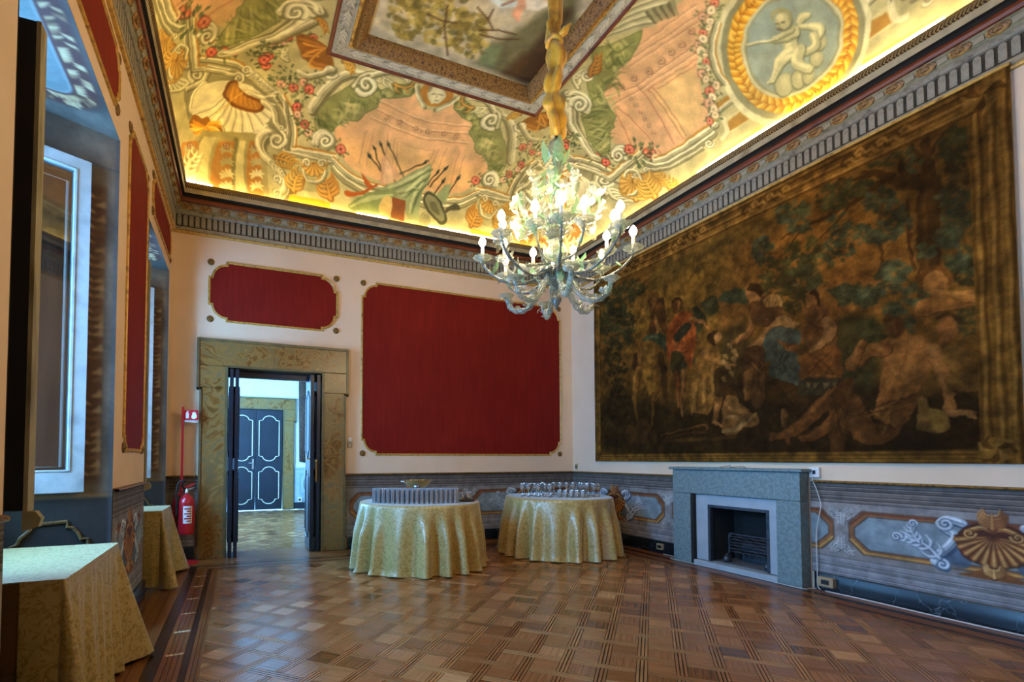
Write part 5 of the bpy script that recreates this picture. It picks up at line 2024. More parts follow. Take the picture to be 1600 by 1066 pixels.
def octagon(cv, ac, zc_, hl, hh, sx):
    """framed field with a scallop cartouche in its middle"""
    p = Plan(cv, ac, zc_, sx)
    L, H, c = hl / .002, hh / .002, 52

    def oc(e):
        l, h = L - e, H - e
        return [(-l, -h + c), (-l + c, -h), (l - c, -h), (l, -h + c), (l, h - c), (l - c, h), (-l + c, h), (-l, h - c)]
    p.poly(oc(-6), '#5d4a3c', sm=False)
    p.poly(oc(0), '#8a5a34', sm=False)
    p.line([oc(4)[7], oc(4)[6], oc(4)[5], oc(4)[4]], 9, '#b88a44', sm=False)
    p.line([oc(4)[0], oc(4)[1], oc(4)[2], oc(4)[3]], 9, '#6e3a22', sm=False)
    p.poly(oc(16), '#4c443c', sm=False)
    p.poly(oc(20), '#7d8a8e', sm=False)
    p.poly(oc(34), '#84939a', 0.7, sm=False, soft=20)
    BL, BD, BW = '#a9b6c0', '#3d4f64', '#dbe2e4'
    for s_ in (-1, 1):
        def X(q):
            return [(s_ * x, y) for x, y in q]
        p.poly(X([(60, -50), (95, -20), (120, 40), (150, 75), (110, 90), (60, 70)]), '#46586c', 0.8)
        p.band(X([(80, -80), (120, -92), (145, -70), (125, -50), (100, -30), (120, 10), (150, 45), (165, 75), (140, 88)]), 26, BL, BD, BW)
        p.volute((s_ * 128, -72), 24, 1.4, 0 if s_ > 0 else pi, s_, 12, BL, BD, BW)
        p.volute((s_ * 140, 84), 24, 1.4, 0 if s_ > 0 else pi, -s_, 12, BL, BD, BW)
        p.leafy(X([(150, 60), (185, 20), (230, 0), (260, -5)]), 34, BL, BD, BW, side=0)
        p.leafy(X([(210, 10), (235, -35), (225, -60)]), 22, BL, BD, BW, side=0)
        p.volute((s_ * 282, -2), 18, 1.3, 0, s_, 8, BL, BD, BW)
        p.volute((s_ * 228, -62), 15, 1.3, 0, s_, 7, BL, BD, BW)
    # gilt brown scallop with crest and base
    p.poly([(-98, -30), (-60, -78), (0, -88), (60, -78), (98, -30), (84, 38), (40, 64), (0, 76), (-40, 64), (-84, 38)], '#4a2412')
    p.shell((0, -42), 104, pi / 2, 2.95, 11, '#855026', '#45200c', '#bb8a4c')
    for i in range(11):
        a = pi / 2 - 2.95 / 2 + 2.95 * (i + .5) / 11
        p.line([(52 * cos(a), -42 + 52 * sin(a)), (100 * cos(a), -42 + 100 * sin(a))], [4, 9], '#d0a460', .6, sm=False)
    p.band([(-70, -50), (-30, -70), (0, -62), (30, -70), (70, -50)], 14, '#a8763c', '#4a240e', '#d2a868')
    p.leafy([(0, -70), (0, -95), (0, -122)], 40, '#9a6230', '#4a240e', '#c8945a', side=0)
    p.volute((-62, -45), 18, 1.3, 0, 1, 8, '#a8763c', '#4a240e', '#d2a868')
    p.volute((62, -45), 18, 1.3, pi, -1, 8, '#a8763c', '#4a240e', '#d2a868')
    p.poly([(-60, 95), (-25, 78), (0, 70), (25, 78), (60, 95), (90, 112), (-90, 112)], '#7a4a22')
    p.leafy([(0, 105), (0, 88), (0, 76)], 28, '#b98a4c', '#4a240e', '#d8b070', side=0)


def sprigs(cv, ac, zc_, sx):
    p = Plan(cv, ac, zc_, sx)
    G, D, W_ = '#9a9894', '#45464a', '#c6c6c0'
    for sg in (-1, 1):
        y0 = sg * 62
        for s_ in (-1, 1):
            p.volute((s_ * 20, y0 + sg * 10), 20, 1.4, pi / 2, s_ * sg, 9, G, D, W_)
            p.leafy([(s_ * 8, y0), (s_ * 30, y0 + sg * 26), (s_ * 48, y0 + sg * 30)], 16, G, D, W_, side=0)
        p.leafy([(0, y0 + sg * 20), (0, y0 - sg * 10), (0, y0 - sg * 34)], 20, G, D, W_, side=0)


Z0, Z1 = 0.157, 0.985
M['dado_paint'] = paint_mat('painted_dado', 0.7, 0.3, 0.16, 45, bump=0.12)


def vein_mat():
    m, nt, b = new_mat('veined_black_marble')
    v = coords(nt)
    n1 = N(nt, 'ShaderNodeTexNoise', i_Scale=3.0, i_Detail=6.0)
    nt.links.new(v, n1.inputs['Vector'])
    vo = N(nt, 'ShaderNodeTexVoronoi', feature='DISTANCE_TO_EDGE', i_Scale=6.0)
    mx = N(nt, 'ShaderNodeMixRGB')
    mx.inputs[0].default_value = 0.35
    nt.links.new(v, mx.inputs[1])
    nt.links.new(n1.outputs['Color'], mx.inputs[2])
    nt.links.new(mx.outputs[0], vo.inputs['Vector'])
    r = ramp(nt, vo.outputs['Distance'], [(0.0, '#6d7278'), (0.006, '#2c323a'), (0.02, '#15191f'), (1.0, '#1c2128')])
    nt.links.new(r.outputs[0], b.inputs['Base Color'])
    b.inputs['Roughness'].default_value = 0.25
    return m


M['marble'] = vein_mat()
PROF_ROPE = [(.0, .98), (.03, .982), (.036, .99), (.03, 1.0), (0, 1.003)]


# feigned mouldings: (z from, z to, colour) painted along the wall
LINES = [(.157, .178, '#7a787a'), (.178, .186, '#a5a3a4'), (.186, .192, '#4c4b4e'), (.192, .222, '#878587'), (.222, .23, '#b0aeae'), (.23, .236, '#545356'), (.236, .262, '#767476'),
         (.262, .27, '#a09e9e'), (.27, .276, '#4c4b4e'), (.276, .306, '#8b898a'), (.306, .313, '#adabaa'), (.313, .32, '#5c5a5c'), (.805, .812, '#4a4440'), (.812, .826, '#6e6660'),
         (.826, .832, '#8c837a'), (.832, .84, '#37322f'), (.84, .862, '#5b544f'), (.862, .868, '#857c73'), (.868, .876, '#332e2b'), (.876, .902, '#665e58'), (.902, .908, '#8a8178'),
         (.908, .917, '#302b28'), (.917, .94, '#574f4a'), (.94, .946, '#80776e'), (.946, .954, '#2e2926'), (.954, .985, '#5f5751')]


def dado(host, side, p0, p1, n, design, sx, step=0.007):
    """mouldings, painted field and skirting of one stretch of wall; design: list of (kind, position)"""
    W = (p0, p1, n)
    strip(PROF_ROPE, W, M['gilt_dark'], 'rope_bead', host)
    ax = 0 if abs(n[1]) > .5 else 1
    a0, a1 = sorted((p0[ax], p1[ax]))
    cv = Canvas(a0, a1, Z0 - .005, Z1 + .005, step, '#85807c')
    cv.mottle(0.06, 0.3, 5)
    for z0_, z1_, c_ in LINES:
        cv.poly([(a0 - .1, z0_), (a1 + .1, z0_), (a1 + .1, z1_), (a0 - .1, z1_)], c_, soft=.004)
    for kd, pos, hl in design:
        if kd == 'oct':
            octagon(cv, pos, .56, hl, .178, sx)
        else:
            sprigs(cv, pos, .56, sx)
    cv.mottle(0.05, 0.06, 17)
    g1, g2 = np.meshgrid(cv.A, cv.B)
    if ax == 0:
        XYZ = np.stack([g1, np.full_like(g1, p0[1] + n[1] * .005), g2], -1)
    else:
        XYZ = np.stack([np.full_like(g1, p0[0] + n[0] * .005), g1, g2], -1)
    sheet('painted_dado', XYZ, cv.im, M['dado_paint'], host, flip=(n[0] < 0 or n[1] > 0) if ax == 1 else n[1] > 0)
    return strip([(0, 0), (.034, 0), (.034, .15), (.03, .157), (0, .157)], W, M['marble'], 'baseboard_' + side, None)


cs = [1.83 + 1.935 * k_ for k_ in (-1, 0, 1, 2)]
des = [('oct', c_, .90) for c_ in cs] + [('spr', c_ + .9675, 0) for c_ in cs]
struct(dado(wall_right, 'right', (XR, 3.05, 0), (XR, YN, 0), (-1, 0, 0), des, -1))
struct(dado(wall_right, 'right_far', (XR, YB, 0), (XR, 4.515, 0), (-1, 0, 0), des, -1))
struct(dado(wall_back, 'back', (1.3, YB, 0), (XR, YB, 0), (0, -1, 0), [('oct', 2.24, .86), ('oct', 4.07, .86), ('spr', 3.155, 0)], 1))
struct(dado(wall_back, 'back_left', (XL, YB, 0), (-0.455, YB, 0), (0, -1, 0), [], 1))
struct(dado(wall_left, 'left', (XL, 3.85, 0), (XL, 5.0, 0), (1, 0, 0), [('oct', 4.42, .5)], 1))
struct(dado(wall_left, 'left_near', (XL, 1.0, 0), (XL, 2.22, 0), (1, 0, 0), [('oct', 1.61, .5)], 1))
struct(dado(wall_left, 'left_far', (XL, 6.36, 0), (XL, YB, 0), (1, 0, 0), [], 1))

# ------------------------------------------------------------------ the great tapestry on the right wall
TY0, TY1, TZ0, TZ1 = 1.645, 6.06, 1.165, 3.962
TX = XR - 0.025
Tp = Canvas(TY0, TY1, TZ0, TZ1, 0.0068, '#6b4c1c')


class WallPaint(Fresco):
    def __init__(s, cv, ox, oy, sc):
        s.c, s.ox, s.oy, s.sc = cv, ox, oy, sc

    def at(s, pts):
        return np.array([on(s.ox + x / s.sc, s.oy + y / s.sc, 0, TX)[1:3] for x, y in pts])

    def k(s, p):
        q = s.at([p, (p[0] + 10, p[1]), (p[0], p[1] + 10)])
        return sqrt(abs((q[1][0] - q[0][0]) * (q[2][1] - q[0][1]))) / 10


T1, T2, T3 = WallPaint(Tp, 925, 480, 4.442), WallPaint(Tp, 1130, 430, 3.675), WallPaint(Tp, 1300, 400, 3.23)
T4, T5 = WallPaint(Tp, 1150, 130, 3.047), WallPaint(Tp, 925, 300, 4.846)
# sky and ground
T5.poly([(300, 1066), (330, 850), (430, 800), (460, 620), (700, 450), (1300, 180), (1400, 420), (1250, 700), (1000, 740), (900, 1066)], '#8a6a26', 0.9, soft=120)
T4.poly([(0, 700), (300, 700), (700, 640), (870, 800), (700, 1000), (300, 1066), (0, 1000)], '#8a5f28', 0.8, soft=120)
T5.poly([(430, 620), (700, 450), (1300, 180), (1320, 330), (900, 500), (500, 740)], '#4f431c', 0.7, soft=90)
T1.poly([(100, 640), (400, 620), (700, 700), (1066, 700), (1066, 1066), (90, 1010)], '#2a200e', 1, soft=90)
T2.poly([(0, 640), (300, 600), (880, 600), (880, 1010), (0, 1010)], '#2b1f10', 1, soft=80)
T3.poly([(0, 640), (400, 700), (800, 700), (815, 965), (0, 985)], '#22190d', 1, soft=60)
T2.poly([(0, 100), (130, 120), (130, 200), (100, 300), (0, 330)], '#7a5222', 0.9, soft=50)
T2.poly([(0, 330), (130, 290), (160, 400), (80, 600), (0, 600)], '#3d351a', 0.9, soft=50)
T2.poly([(620, 0), (880, 0), (880, 260), (640, 270)], '#8a5a26', 0.8, soft=60)
T2.poly([(640, 270), (880, 250), (880, 620), (680, 620)], '#33381f', 0.9, soft=50)

rt = random.Random(12)


def leaves(W, c, rx, ry, n, cols, size=14, alpha=0.85):
    for _ in range(n):
        a, d = rt.uniform(0, 2 * pi), sqrt(rt.random())
        x, y = c[0] + rx * d * cos(a), c[1] + ry * d * sin(a)
        t = rt.uniform(0, pi)
        L = size * rt.uniform(.7, 1.5)
        W.line([(x - L * cos(t), y - L * sin(t) * .6), (x, y), (x + L * cos(t), y + L * sin(t) * .6)], [L * .2, L * .95, L * .15], cols[rt.randrange(len(cols))], alpha, sm=False)


DG = ['#2e3a26', '#26301c', '#33432e', '#3a4426']
TG = ['#2f4a3e', '#38544a', '#2a3f34', '#445a40', '#263a30']
# foliage at the left edge
leaves(T5, (200, 800), 130, 130, 70, DG, 22)
leaves(T5, (330, 720), 90, 60, 40, DG, 20)
leaves(T5, (200, 1000), 130, 120, 70, DG, 22)
leaves(T1, (180, 120), 120, 180, 80, DG, 24)
leaves(T1, (170, 400), 70, 160, 60, ['#332c18', '#2a2814', '#3c3a1e'], 22)
leaves(T1, (180, 700), 80, 160, 60, ['#2b2212', '#231b0d', '#3a2c18'], 22)
leaves(T5, (560, 560), 160, 60, 40, ['#4a4420', '#54481f'], 26, .6)
# middle distance
T5.poly([(820, 860), (870, 810), (950, 790), (960, 900), (900, 940)], '#34442c')
T5.poly([(970, 800), (1020, 750), (1100, 730), (1180, 760), (1180, 840), (1000, 840)], '#33503f')
T5.poly([(770, 900), (800, 870), (860, 960), (850, 990)], '#2c4034')
T1.poly([(700, 50), (780, 40), (800, 110), (740, 200), (700, 320), (720, 400)], '#2b3a28', .9, soft=20)
# oak: trunk, boughs, leaf masses
BR = '#3c2810'
T4.line([(930, 1000), (915, 700), (925, 520), (900, 470), (800, 480), (700, 440), (620, 420)], [110, 95, 110, 90, 60, 50, 26], BR)
T4.line([(930, 520), (910, 330), (905, 230)], [60, 44, 30], BR)
T4.line([(890, 370), (860, 330), (850, 290)], [28, 22, 14], BR)
T4.line([(935, 330), (970, 270), (1000, 230)], [24, 18, 10], BR)
T4.line([(830, 450), (790, 410), (790, 350)], [40, 30, 16], BR)
T4.line([(700, 470), (560, 570), (380, 660), (220, 740)], [30, 26, 20, 8], BR)
T4.line([(640, 440), (560, 460), (480, 450)], [26, 20, 8], BR)
T4.line([(420, 650), (320, 700), (200, 850)], [14, 12, 5], BR)
T4.line([(560, 570), (470, 680), (400, 740)], [14, 10, 5], BR)
T4.line([(700, 500), (690, 700), (705, 1000)], [20, 16, 12], '#3a2a12', .8)
T4.line([(820, 560), (830, 750), (850, 900)], [14, 14, 10], '#40280f')
T4.line([(1080, 540), (1085, 700), (1110, 850)], [12, 12, 8], '#54300f')
T4.line([(900, 500), (905, 700), (915, 900)], [10, 18, 10], '#5c4018', .7, soft=14)
for c_, rx, ry, n_, cl, sz in (((120, 800), 60, 60, 26, TG, 22), ((280, 640), 90, 80, 40, TG, 24), ((350, 850), 120, 110, 60, ['#3a4426', '#2f4632', '#454a26'], 26), ((200, 930), 90, 90, 40, ['#3f4420', '#3a4426'], 24),
                               ((470, 540), 90, 60, 36, DG, 24), ((560, 500), 110, 40, 30, DG, 24), ((690, 560), 70, 70, 34, TG, 24), ((500, 680), 60, 60, 20, TG, 22), ((480, 800), 90, 60, 30, TG, 22),
                               ((700, 720), 80, 60, 36, TG, 24), ((790, 650), 60, 60, 24, TG, 24), ((620, 720), 60, 50, 20, TG, 22), ((760, 900), 70, 60, 26, TG, 22), ((560, 1000), 100, 50, 34, TG, 20),
                               ((640, 1010), 80, 50, 24, TG, 22), ((790, 320), 60, 40, 20, DG, 22), ((860, 390), 50, 40, 14, TG, 20), ((1050, 300), 80, 90, 50, DG, 26), ((1040, 560), 90, 60, 34, TG, 26),
                               ((1060, 650), 80, 40, 24, TG, 28), ((910, 800), 50, 40, 16, TG, 28), ((1020, 740), 60, 50, 20, TG, 30), ((1080, 860), 90, 50, 26, TG, 30), ((1060, 450), 60, 70, 20, ['#2a2412', '#33301a'], 30),
                               ((330, 950), 90, 70, 40, ['#33432e', '#3a4a36'], 24), ((690, 380), 60, 30, 14, DG, 20), ((1120, 700), 50, 120, 20, ['#2f3a26', '#3a4428'], 26)):
    leaves(T4, c_, rx, ry, n_, cl, sz)
leaves(T2, (690, 110), 60, 60, 26, TG, 20)
leaves(T2, (820, 130), 50, 60, 24, TG, 20)
leaves(T2, (830, 310), 60, 60, 30, DG, 20)
leaves(T2, (760, 480), 60, 110, 40, DG, 22)
leaves(T2, (380, 120), 160, 100, 60, ['#3d3c1e', '#34381f', '#454220'], 24)
leaves(T3, (60, 190), 70, 40, 26, TG, 18)
leaves(T3, (170, 210), 50, 50, 24, TG, 18)
leaves(T3, (220, 390), 50, 50, 30, DG, 20)
leaves(T3, (300, 120), 70, 90, 40, TG, 20)
leaves(T3, (420, 200), 70, 60, 26, TG, 24)
leaves(T3, (690, 90), 80, 80, 40, ['#1e1c10', '#26301f', '#2c3824'], 26)
leaves(T3, (660, 40), 60, 30, 14, TG, 26)
leaves(T3, (690, 330), 80, 80, 40, DG, 22)
leaves(T3, (160, 600), 60, 50, 20, DG, 20)
leaves(T3, (320, 270), 55, 40, 20, TG, 18)
leaves(T3, (400, 340), 40, 40, 16, TG, 18)

SK, SKD, SKL = '#8a5a30', '#4a2c16', '#b5824c'


def fig(W, pts, w, c=SK, d=SKD, l=SKL, hi=0.6):
    W.line([(x + 4, y + 4) for x, y in pts], [q * 1.08 for q in w], d, 0.8, soft=6)
    W.line(pts, w, c, 1, soft=3)
    W.line([(x - .17 * w[0], y - .12 * w[0]) for x, y in pts], [q * .4 for q in w], l, hi, soft=max(w) * .3)


def drape(W, pts, c, d, l, n=7, seed=1):
    W.poly(pts, c, soft=3)
    rr_ = random.Random(seed)
    P_ = np.array(pts)
    c0 = P_.mean(0)
    for j in range(n):
        i = rr_.randrange(len(pts))
        a = P_[i] * .8 + c0 * .2
        b_ = P_[(i + len(pts) // 2) % len(pts)] * .8 + c0 * .2
        mid = (a + b_) / 2 + np.array([rr_.uniform(-25, 25), rr_.uniform(-25, 25)])
        W.line([a, mid, b_], [2, 12, 2], d if j % 2 else l, .65, soft=7)


# horse seen from behind
HB, HD, HL = '#8a5f24', '#3a2410', '#b58838'
fig(T1, [(430, -60), (460, 60), (450, 200)], [70, 110, 120], '#5a3a1a', '#2c1a0c', '#7a5428')
T5.poly([(440, 1066), (455, 930), (490, 840), (540, 800), (560, 860), (555, 960), (580, 1066)], '#573517')
T5.line([(545, 805), (552, 850)], [6, 14], '#2c1a0c', sm=False)
T1.line([(440, 60), (470, 170), (500, 190)], [10, 40, 20], '#9a7038', .8)
T1.poly([(300, 350), (320, 270), (390, 230), (470, 260), (490, 340), (480, 440), (420, 460), (340, 440)], HB, soft=6)
T1.poly([(340, 290), (400, 240), (440, 280), (430, 400), (370, 420), (345, 360)], HL, .55, soft=40)
T1.line([(310, 330), (300, 400), (330, 450)], [30, 44, 16], HD, .9)
fig(T1, [(330, 430), (310, 520), (300, 640)], [60, 46, 34], '#7a5222', HD, '#96702e')
fig(T1, [(450, 440), (470, 520), (440, 600)], [60, 46, 30], '#6e4a20', HD, '#8a6428')
T1.poly([(350, 440), (390, 560), (405, 620), (440, 560), (440, 440)], '#8f6a26', .9, soft=10)
T1.line([(480, 340), (500, 460), (510, 620)], [44, 50, 36], '#3a2812')
T1.line([(430, 600), (430, 720), (425, 820)], [26, 18, 14], '#5c3e18')
T1.line([(300, 640), (310, 740), (320, 800)], [30, 22, 16], '#5c3e18')
T1.poly([(355, 235), (390, 195), (440, 185), (520, 210), (520, 300), (470, 270), (420, 235)], '#2e4a3e')
T1.line([(380, 215), (450, 205), (510, 250)], [6, 14, 6], '#4a6e5c', .7)
# rider standing in an orange cloak
drape(T1, [(530, 380), (520, 200), (560, 90), (640, 30), (700, 50), (730, 180), (720, 290), (690, 430), (650, 360), (590, 300), (560, 340)], '#a8481c', '#5e2410', '#d0703a', 9, 3)
T1.poly([(570, 220), (620, 140), (680, 110), (690, 150), (640, 215), (600, 240)], '#26302a')
T1.poly([(550, 330), (600, 300), (640, 340), (660, 420), (600, 470), (555, 450)], '#303420')
fig(T1, [(690, 80), (760, 100), (820, 150)], [34, 30, 20])
T5.poly([(605, 860), (620, 815), (660, 805), (690, 830), (685, 890), (650, 920), (620, 905)], '#5a3818')
T5.line([(660, 830), (665, 880)], [22, 18], '#8a5c30', .9, sm=False)
T5.line([(612, 830), (640, 810), (680, 815)], [14, 20, 14], '#2c1c0e')
fig(T1, [(590, 460), (600, 540), (590, 620)], [40, 32, 22], '#7a3a18', '#3a1c0c', '#9a5428')
fig(T1, [(640, 450), (640, 540), (610, 680)], [34, 28, 18])
fig(T1, [(600, 600), (605, 690)], [24, 20])
T1.line([(625, 690), (632, 760)], [24, 16], '#8a6236')
# boy in a pale ochre tunic
T1.poly([(770, 300), (820, 265), (880, 280), (895, 380), (870, 470), (860, 650), (810, 740), (770, 745), (720, 735), (690, 750), (690, 600), (710, 480), (750, 420)], '#86602a')
for p_ in ([(740, 480), (720, 600), (710, 720)], [(790, 480), (780, 600), (790, 720)], [(840, 320), (840, 450), (840, 640)]):
    T1.line(p_, [8, 22, 14], '#a88446', .6, soft=10)
    T1.line([(x + 22, y) for x, y in p_], [6, 16, 10], '#5c3e1c', .7, soft=8)
fig(T1, [(790, 310), (820, 350), (900, 390), (1000, 400)], [50, 46, 30, 18], '#9a6c34', SKD, '#c09050')
T1.poly([(805, 230), (815, 180), (860, 160), (890, 180), (905, 205), (885, 240), (860, 270), (830, 260)], '#3a2412')
T1.poly([(855, 190), (885, 175), (908, 205), (890, 240), (862, 260), (850, 225)], '#a5784a')
fig(T1, [(890, 560), (880, 680), (855, 800)], [60, 48, 26])
T1.line([(850, 800), (900, 825), (930, 832)], [26, 20, 8], SKL)
T1.poly([(860, 440), (950, 430), (960, 560), (910, 620), (860, 600)], '#3a2714', .9)
# lamb in his arms
for c_ in ((960, 270), (990, 310), (930, 340), (985, 360), (920, 380), (950, 420), (970, 460), (920, 500), (1000, 340)):
    T1.line([(c_[0] - 16, c_[1] - 8), c_, (c_[0] + 14, c_[1] + 18)], [12, 34, 12], '#8f7448', .85)
    T1.line([(c_[0] - 8, c_[1] - 12), (c_[0] + 6, c_[1] + 4)], 7, '#c2a878', .7, sm=False)
# shepherd's crook, urn and things on the ground
T1.line([(480, 890), (640, 850), (780, 820), (810, 840), (800, 870)], [10, 12, 14, 14, 8], '#6a4420')
T1.line([(520, 910), (700, 870), (800, 880)], [8, 12, 8], '#54351a')
T1.poly([(230, 870), (300, 790), (390, 800), (450, 880), (400, 940), (260, 940)], '#3f2a15', .9, soft=10)
T1.line([(500, 930), (700, 920), (1000, 900)], [8, 30, 20], '#5a3f1c', .7, soft=10)
# child lying on white cloth
T1.poly([(910, 720), (960, 640), (1000, 640), (1066, 700), (1066, 780), (980, 740)], '#96683a')
T2.poly([(0, 760), (20, 700), (60, 690), (110, 740), (160, 780), (200, 800), (210, 860), (120, 880), (60, 920), (0, 900)], '#8a6238')
T2.line([(20, 690), (40, 670), (70, 690)], [20, 44, 20], '#4a2e16')
T2.line([(30, 740), (80, 770), (130, 790)], [30, 40, 26], '#b58a54', .8)
T2.line([(0, 900), (60, 890), (130, 850), (190, 790)], [14, 26, 26, 10], '#b59c72', .85)
T1.line([(930, 760), (1000, 770), (1066, 800)], [16, 30, 26], '#b09468', .85)
# woman bending forward, blue mantle
fig(T2, [(200, 170), (190, 240), (150, 330), (60, 390)], [60, 54, 40, 22], '#7d5430')
fig(T2, [(300, 220), (260, 320), (210, 390), (150, 430)], [56, 46, 38, 22], '#8a6238', SKD, '#b58a58')
T2.poly([(160, 160), (230, 120), (290, 105), (330, 130), (350, 200), (340, 260), (270, 290), (200, 300), (160, 240)], '#54381f')
T2.poly([(240, 140), (290, 105), (335, 125), (345, 185), (300, 180), (260, 180)], '#a5844e')
for j in range(5):
    T2.line([(250 + 18 * j, 180), (265 + 17 * j, 120)], 5, '#6a4a24', .8, sm=False)
T2.poly([(135, 100), (160, 60), (210, 60), (232, 95), (220, 140), (180, 150), (150, 155)], '#9a6c40')
T2.poly([(145, 90), (165, 52), (215, 55), (235, 95), (222, 125), (190, 95)], '#33200f')
T2.line([(300, 280), (350, 260), (400, 290), (440, 280)], [40, 60, 40, 12], '#9a7a50', .9)
drape(T2, [(240, 370), (300, 300), (400, 310), (460, 340), (430, 450), (455, 560), (450, 650), (380, 640), (300, 600), (265, 560), (280, 500), (240, 490)], '#34505a', '#1e2f36', '#4f7078', 10, 5)
drape(T2, [(310, 370), (360, 390), (430, 400), (440, 440), (380, 440)], '#7a4a28', '#4a2a14', '#a06a3c', 4, 6)
drape(T2, [(120, 440), (230, 410), (250, 520), (280, 600), (240, 720), (180, 760), (110, 600)], '#4a311c', '#2a1a0e', '#6a4a2a', 8, 7)
fig(T2, [(150, 560), (145, 640), (140, 710)], [54, 40, 28], '#6d4526')
drape(T2, [(280, 600), (450, 650), (490, 740), (430, 770), (300, 740), (250, 680)], '#33220f', '#1e140a', '#4a3218', 6, 8)
fig(T2, [(355, 780), (355, 860)], [34, 30], '#5e4426')
# standing woman in brown
drape(T2, [(470, 190), (540, 160), (600, 190), (650, 300), (660, 390), (600, 410), (480, 420), (450, 330), (475, 260)], '#6b4527', '#3c2412', '#96683c', 9, 9)
drape(T2, [(470, 430), (660, 400), (680, 600), (560, 590), (450, 610)], '#6a3f1c', '#3a2010', '#96622e', 10, 10)
T2.poly([(450, 610), (560, 590), (680, 600), (660, 660), (560, 690), (450, 700)], '#2c2c26')
for x_ in (490, 540, 590, 640):
    T2.poly([(x_ - 18, 620), (x_ + 18, 618), (x_, 655)], '#6a6a50', .8, sm=False)
T2.poly([(478, 160), (480, 110), (520, 90), (550, 110), (550, 160), (520, 190), (490, 185)], '#8f6238')
T2.poly([(500, 110), (520, 85), (555, 100), (560, 170), (545, 180), (535, 130)], '#2c1a0c')
T2.line([(520, 180), (500, 300), (510, 400)], [40, 60, 30], '#5a3a22', .8)
fig(T2, [(600, 260), (620, 340), (560, 400), (510, 440)], [64, 70, 34, 20], '#8a6440', SKD, '#b28c5c')
# legs of the reclining man
fig(T2, [(640, 680), (520, 800), (400, 900), (290, 930)], [80, 78, 56, 44], '#6b4020', '#2c180a', '#8a5830')
fig(T2, [(720, 760), (620, 850), (520, 930), (460, 935)], [80, 70, 50, 40], '#633a1e', '#2c180a', '#80502a')
T2.line([(370, 900), (385, 970)], [36, 14], '#6b4020', sm=False)
# river god seen from the back
T3.poly([(250, 440), (330, 410), (420, 395), (500, 430), (540, 500), (500, 580), (440, 680), (360, 740), (270, 830), (220, 810), (240, 680), (270, 560)], '#8f5c30', soft=8)
T3.poly([(270, 460), (400, 410), (480, 450), (470, 560), (380, 640), (300, 640)], '#a8743e', .6, soft=60)
T3.line([(390, 420), (360, 560), (290, 740)], [6, 14, 6], '#6a4020', .6, soft=14)
fig(T3, [(270, 470), (180, 480), (110, 540)], [70, 76, 76], '#85542c')
fig(T3, [(110, 560), (150, 450), (160, 440)], [40, 44, 36], '#85542c')
fig(T3, [(510, 470), (560, 570), (590, 700), (600, 780)], [80, 66, 50, 44], '#98663a', SKD, '#b8854e')
fig(T3, [(590, 790), (680, 790), (740, 820)], [40, 34, 12], '#a8764a', SKD, '#c69660')
for j in range(4):
    T3.line([(680, 790 + 8 * j - 10), (735, 800 + 12 * j - 12)], [14, 7], '#b08052', .9, sm=False)
T3.poly([(270, 320), (300, 280), (350, 300), (370, 350), (350, 400), (300, 400)], '#4a2c16')
T3.line([(300, 350), (320, 390)], [40, 30], '#6a4222', .9, sm=False)
leaves(T3, (310, 275), 50, 36, 22, TG, 18)
drape(T3, [(110, 680), (180, 780), (240, 850), (330, 740), (430, 690), (480, 720), (430, 760), (350, 880), (260, 950), (120, 930), (80, 820)], '#54351c', '#2a190c', '#8a6236', 12, 11)
drape(T3, [(0, 700), (110, 620), (100, 780), (60, 980), (0, 985)], '#4a2e18', '#2a190c', '#6a4424', 8, 12)
T3.poly([(440, 720), (480, 720), (500, 780), (570, 780), (590, 880), (500, 890), (440, 870)], '#7a6236')
T3.poly([(490, 780), (570, 775), (580, 870), (500, 880)], '#94803f', .7, sm=False)
T3.poly([(590, 880), (700, 830), (780, 850), (800, 950), (560, 950)], '#2e1d0c', .9, soft=10)
# youth biting his hand, behind
fig(T3, [(470, 260), (560, 240), (660, 220), (760, 200)], [110, 100, 90, 90], '#8a5a2c', SKD, '#a87438')
fig(T3, [(760, 200), (660, 200), (590, 190)], [70, 50, 30], '#9a6a34', SKD, '#bb8a48')
T3.poly([(455, 140), (470, 90), (520, 60), (580, 80), (600, 130), (580, 180), (530, 210), (480, 190)], '#9a6a38')
T3.line([(450, 160), (460, 90), (530, 60), (590, 90), (600, 140)], [24, 34, 30, 30, 20], '#5e3a18')
for p_ in ([(505, 125), (530, 122)], [(550, 128), (572, 135)], [(535, 165), (560, 168)]):
    T3.line(p_, 6, '#3a2010', .5, sm=False)
T3.line([(538, 125), (545, 152)], 5, '#6a4020', .7, sm=False)
# head and shoulders below him
T3.poly([(530, 370), (550, 330), (600, 310), (640, 340), (630, 400), (580, 440), (545, 430)], '#875630')
T3.line([(530, 320), (590, 295), (650, 320)], [18, 26, 18], '#3a2412')
T3.poly([(560, 470), (650, 460), (700, 520), (640, 580), (580, 560)], '#7d5a2c')
fig(T3, [(640, 640), (700, 640), (770, 640)], [110, 100, 110], '#6f4f26', SKD, '#8a6a34')
for j in range(7):
    T3.line([(620 + 10 * j, 600 + 8 * j), (700 + 8 * j, 560 + 12 * j), (770, 580 + 18 * j)], 5, '#3f2c12', .7)
Tp.waver(0.015, 0.07, 55)
Tp.waver(0.008, 0.025, 57)
# woven border imitating a carved frame
BO, BL_, BD_ = '#7d5c22', '#a68444', '#4a3212'


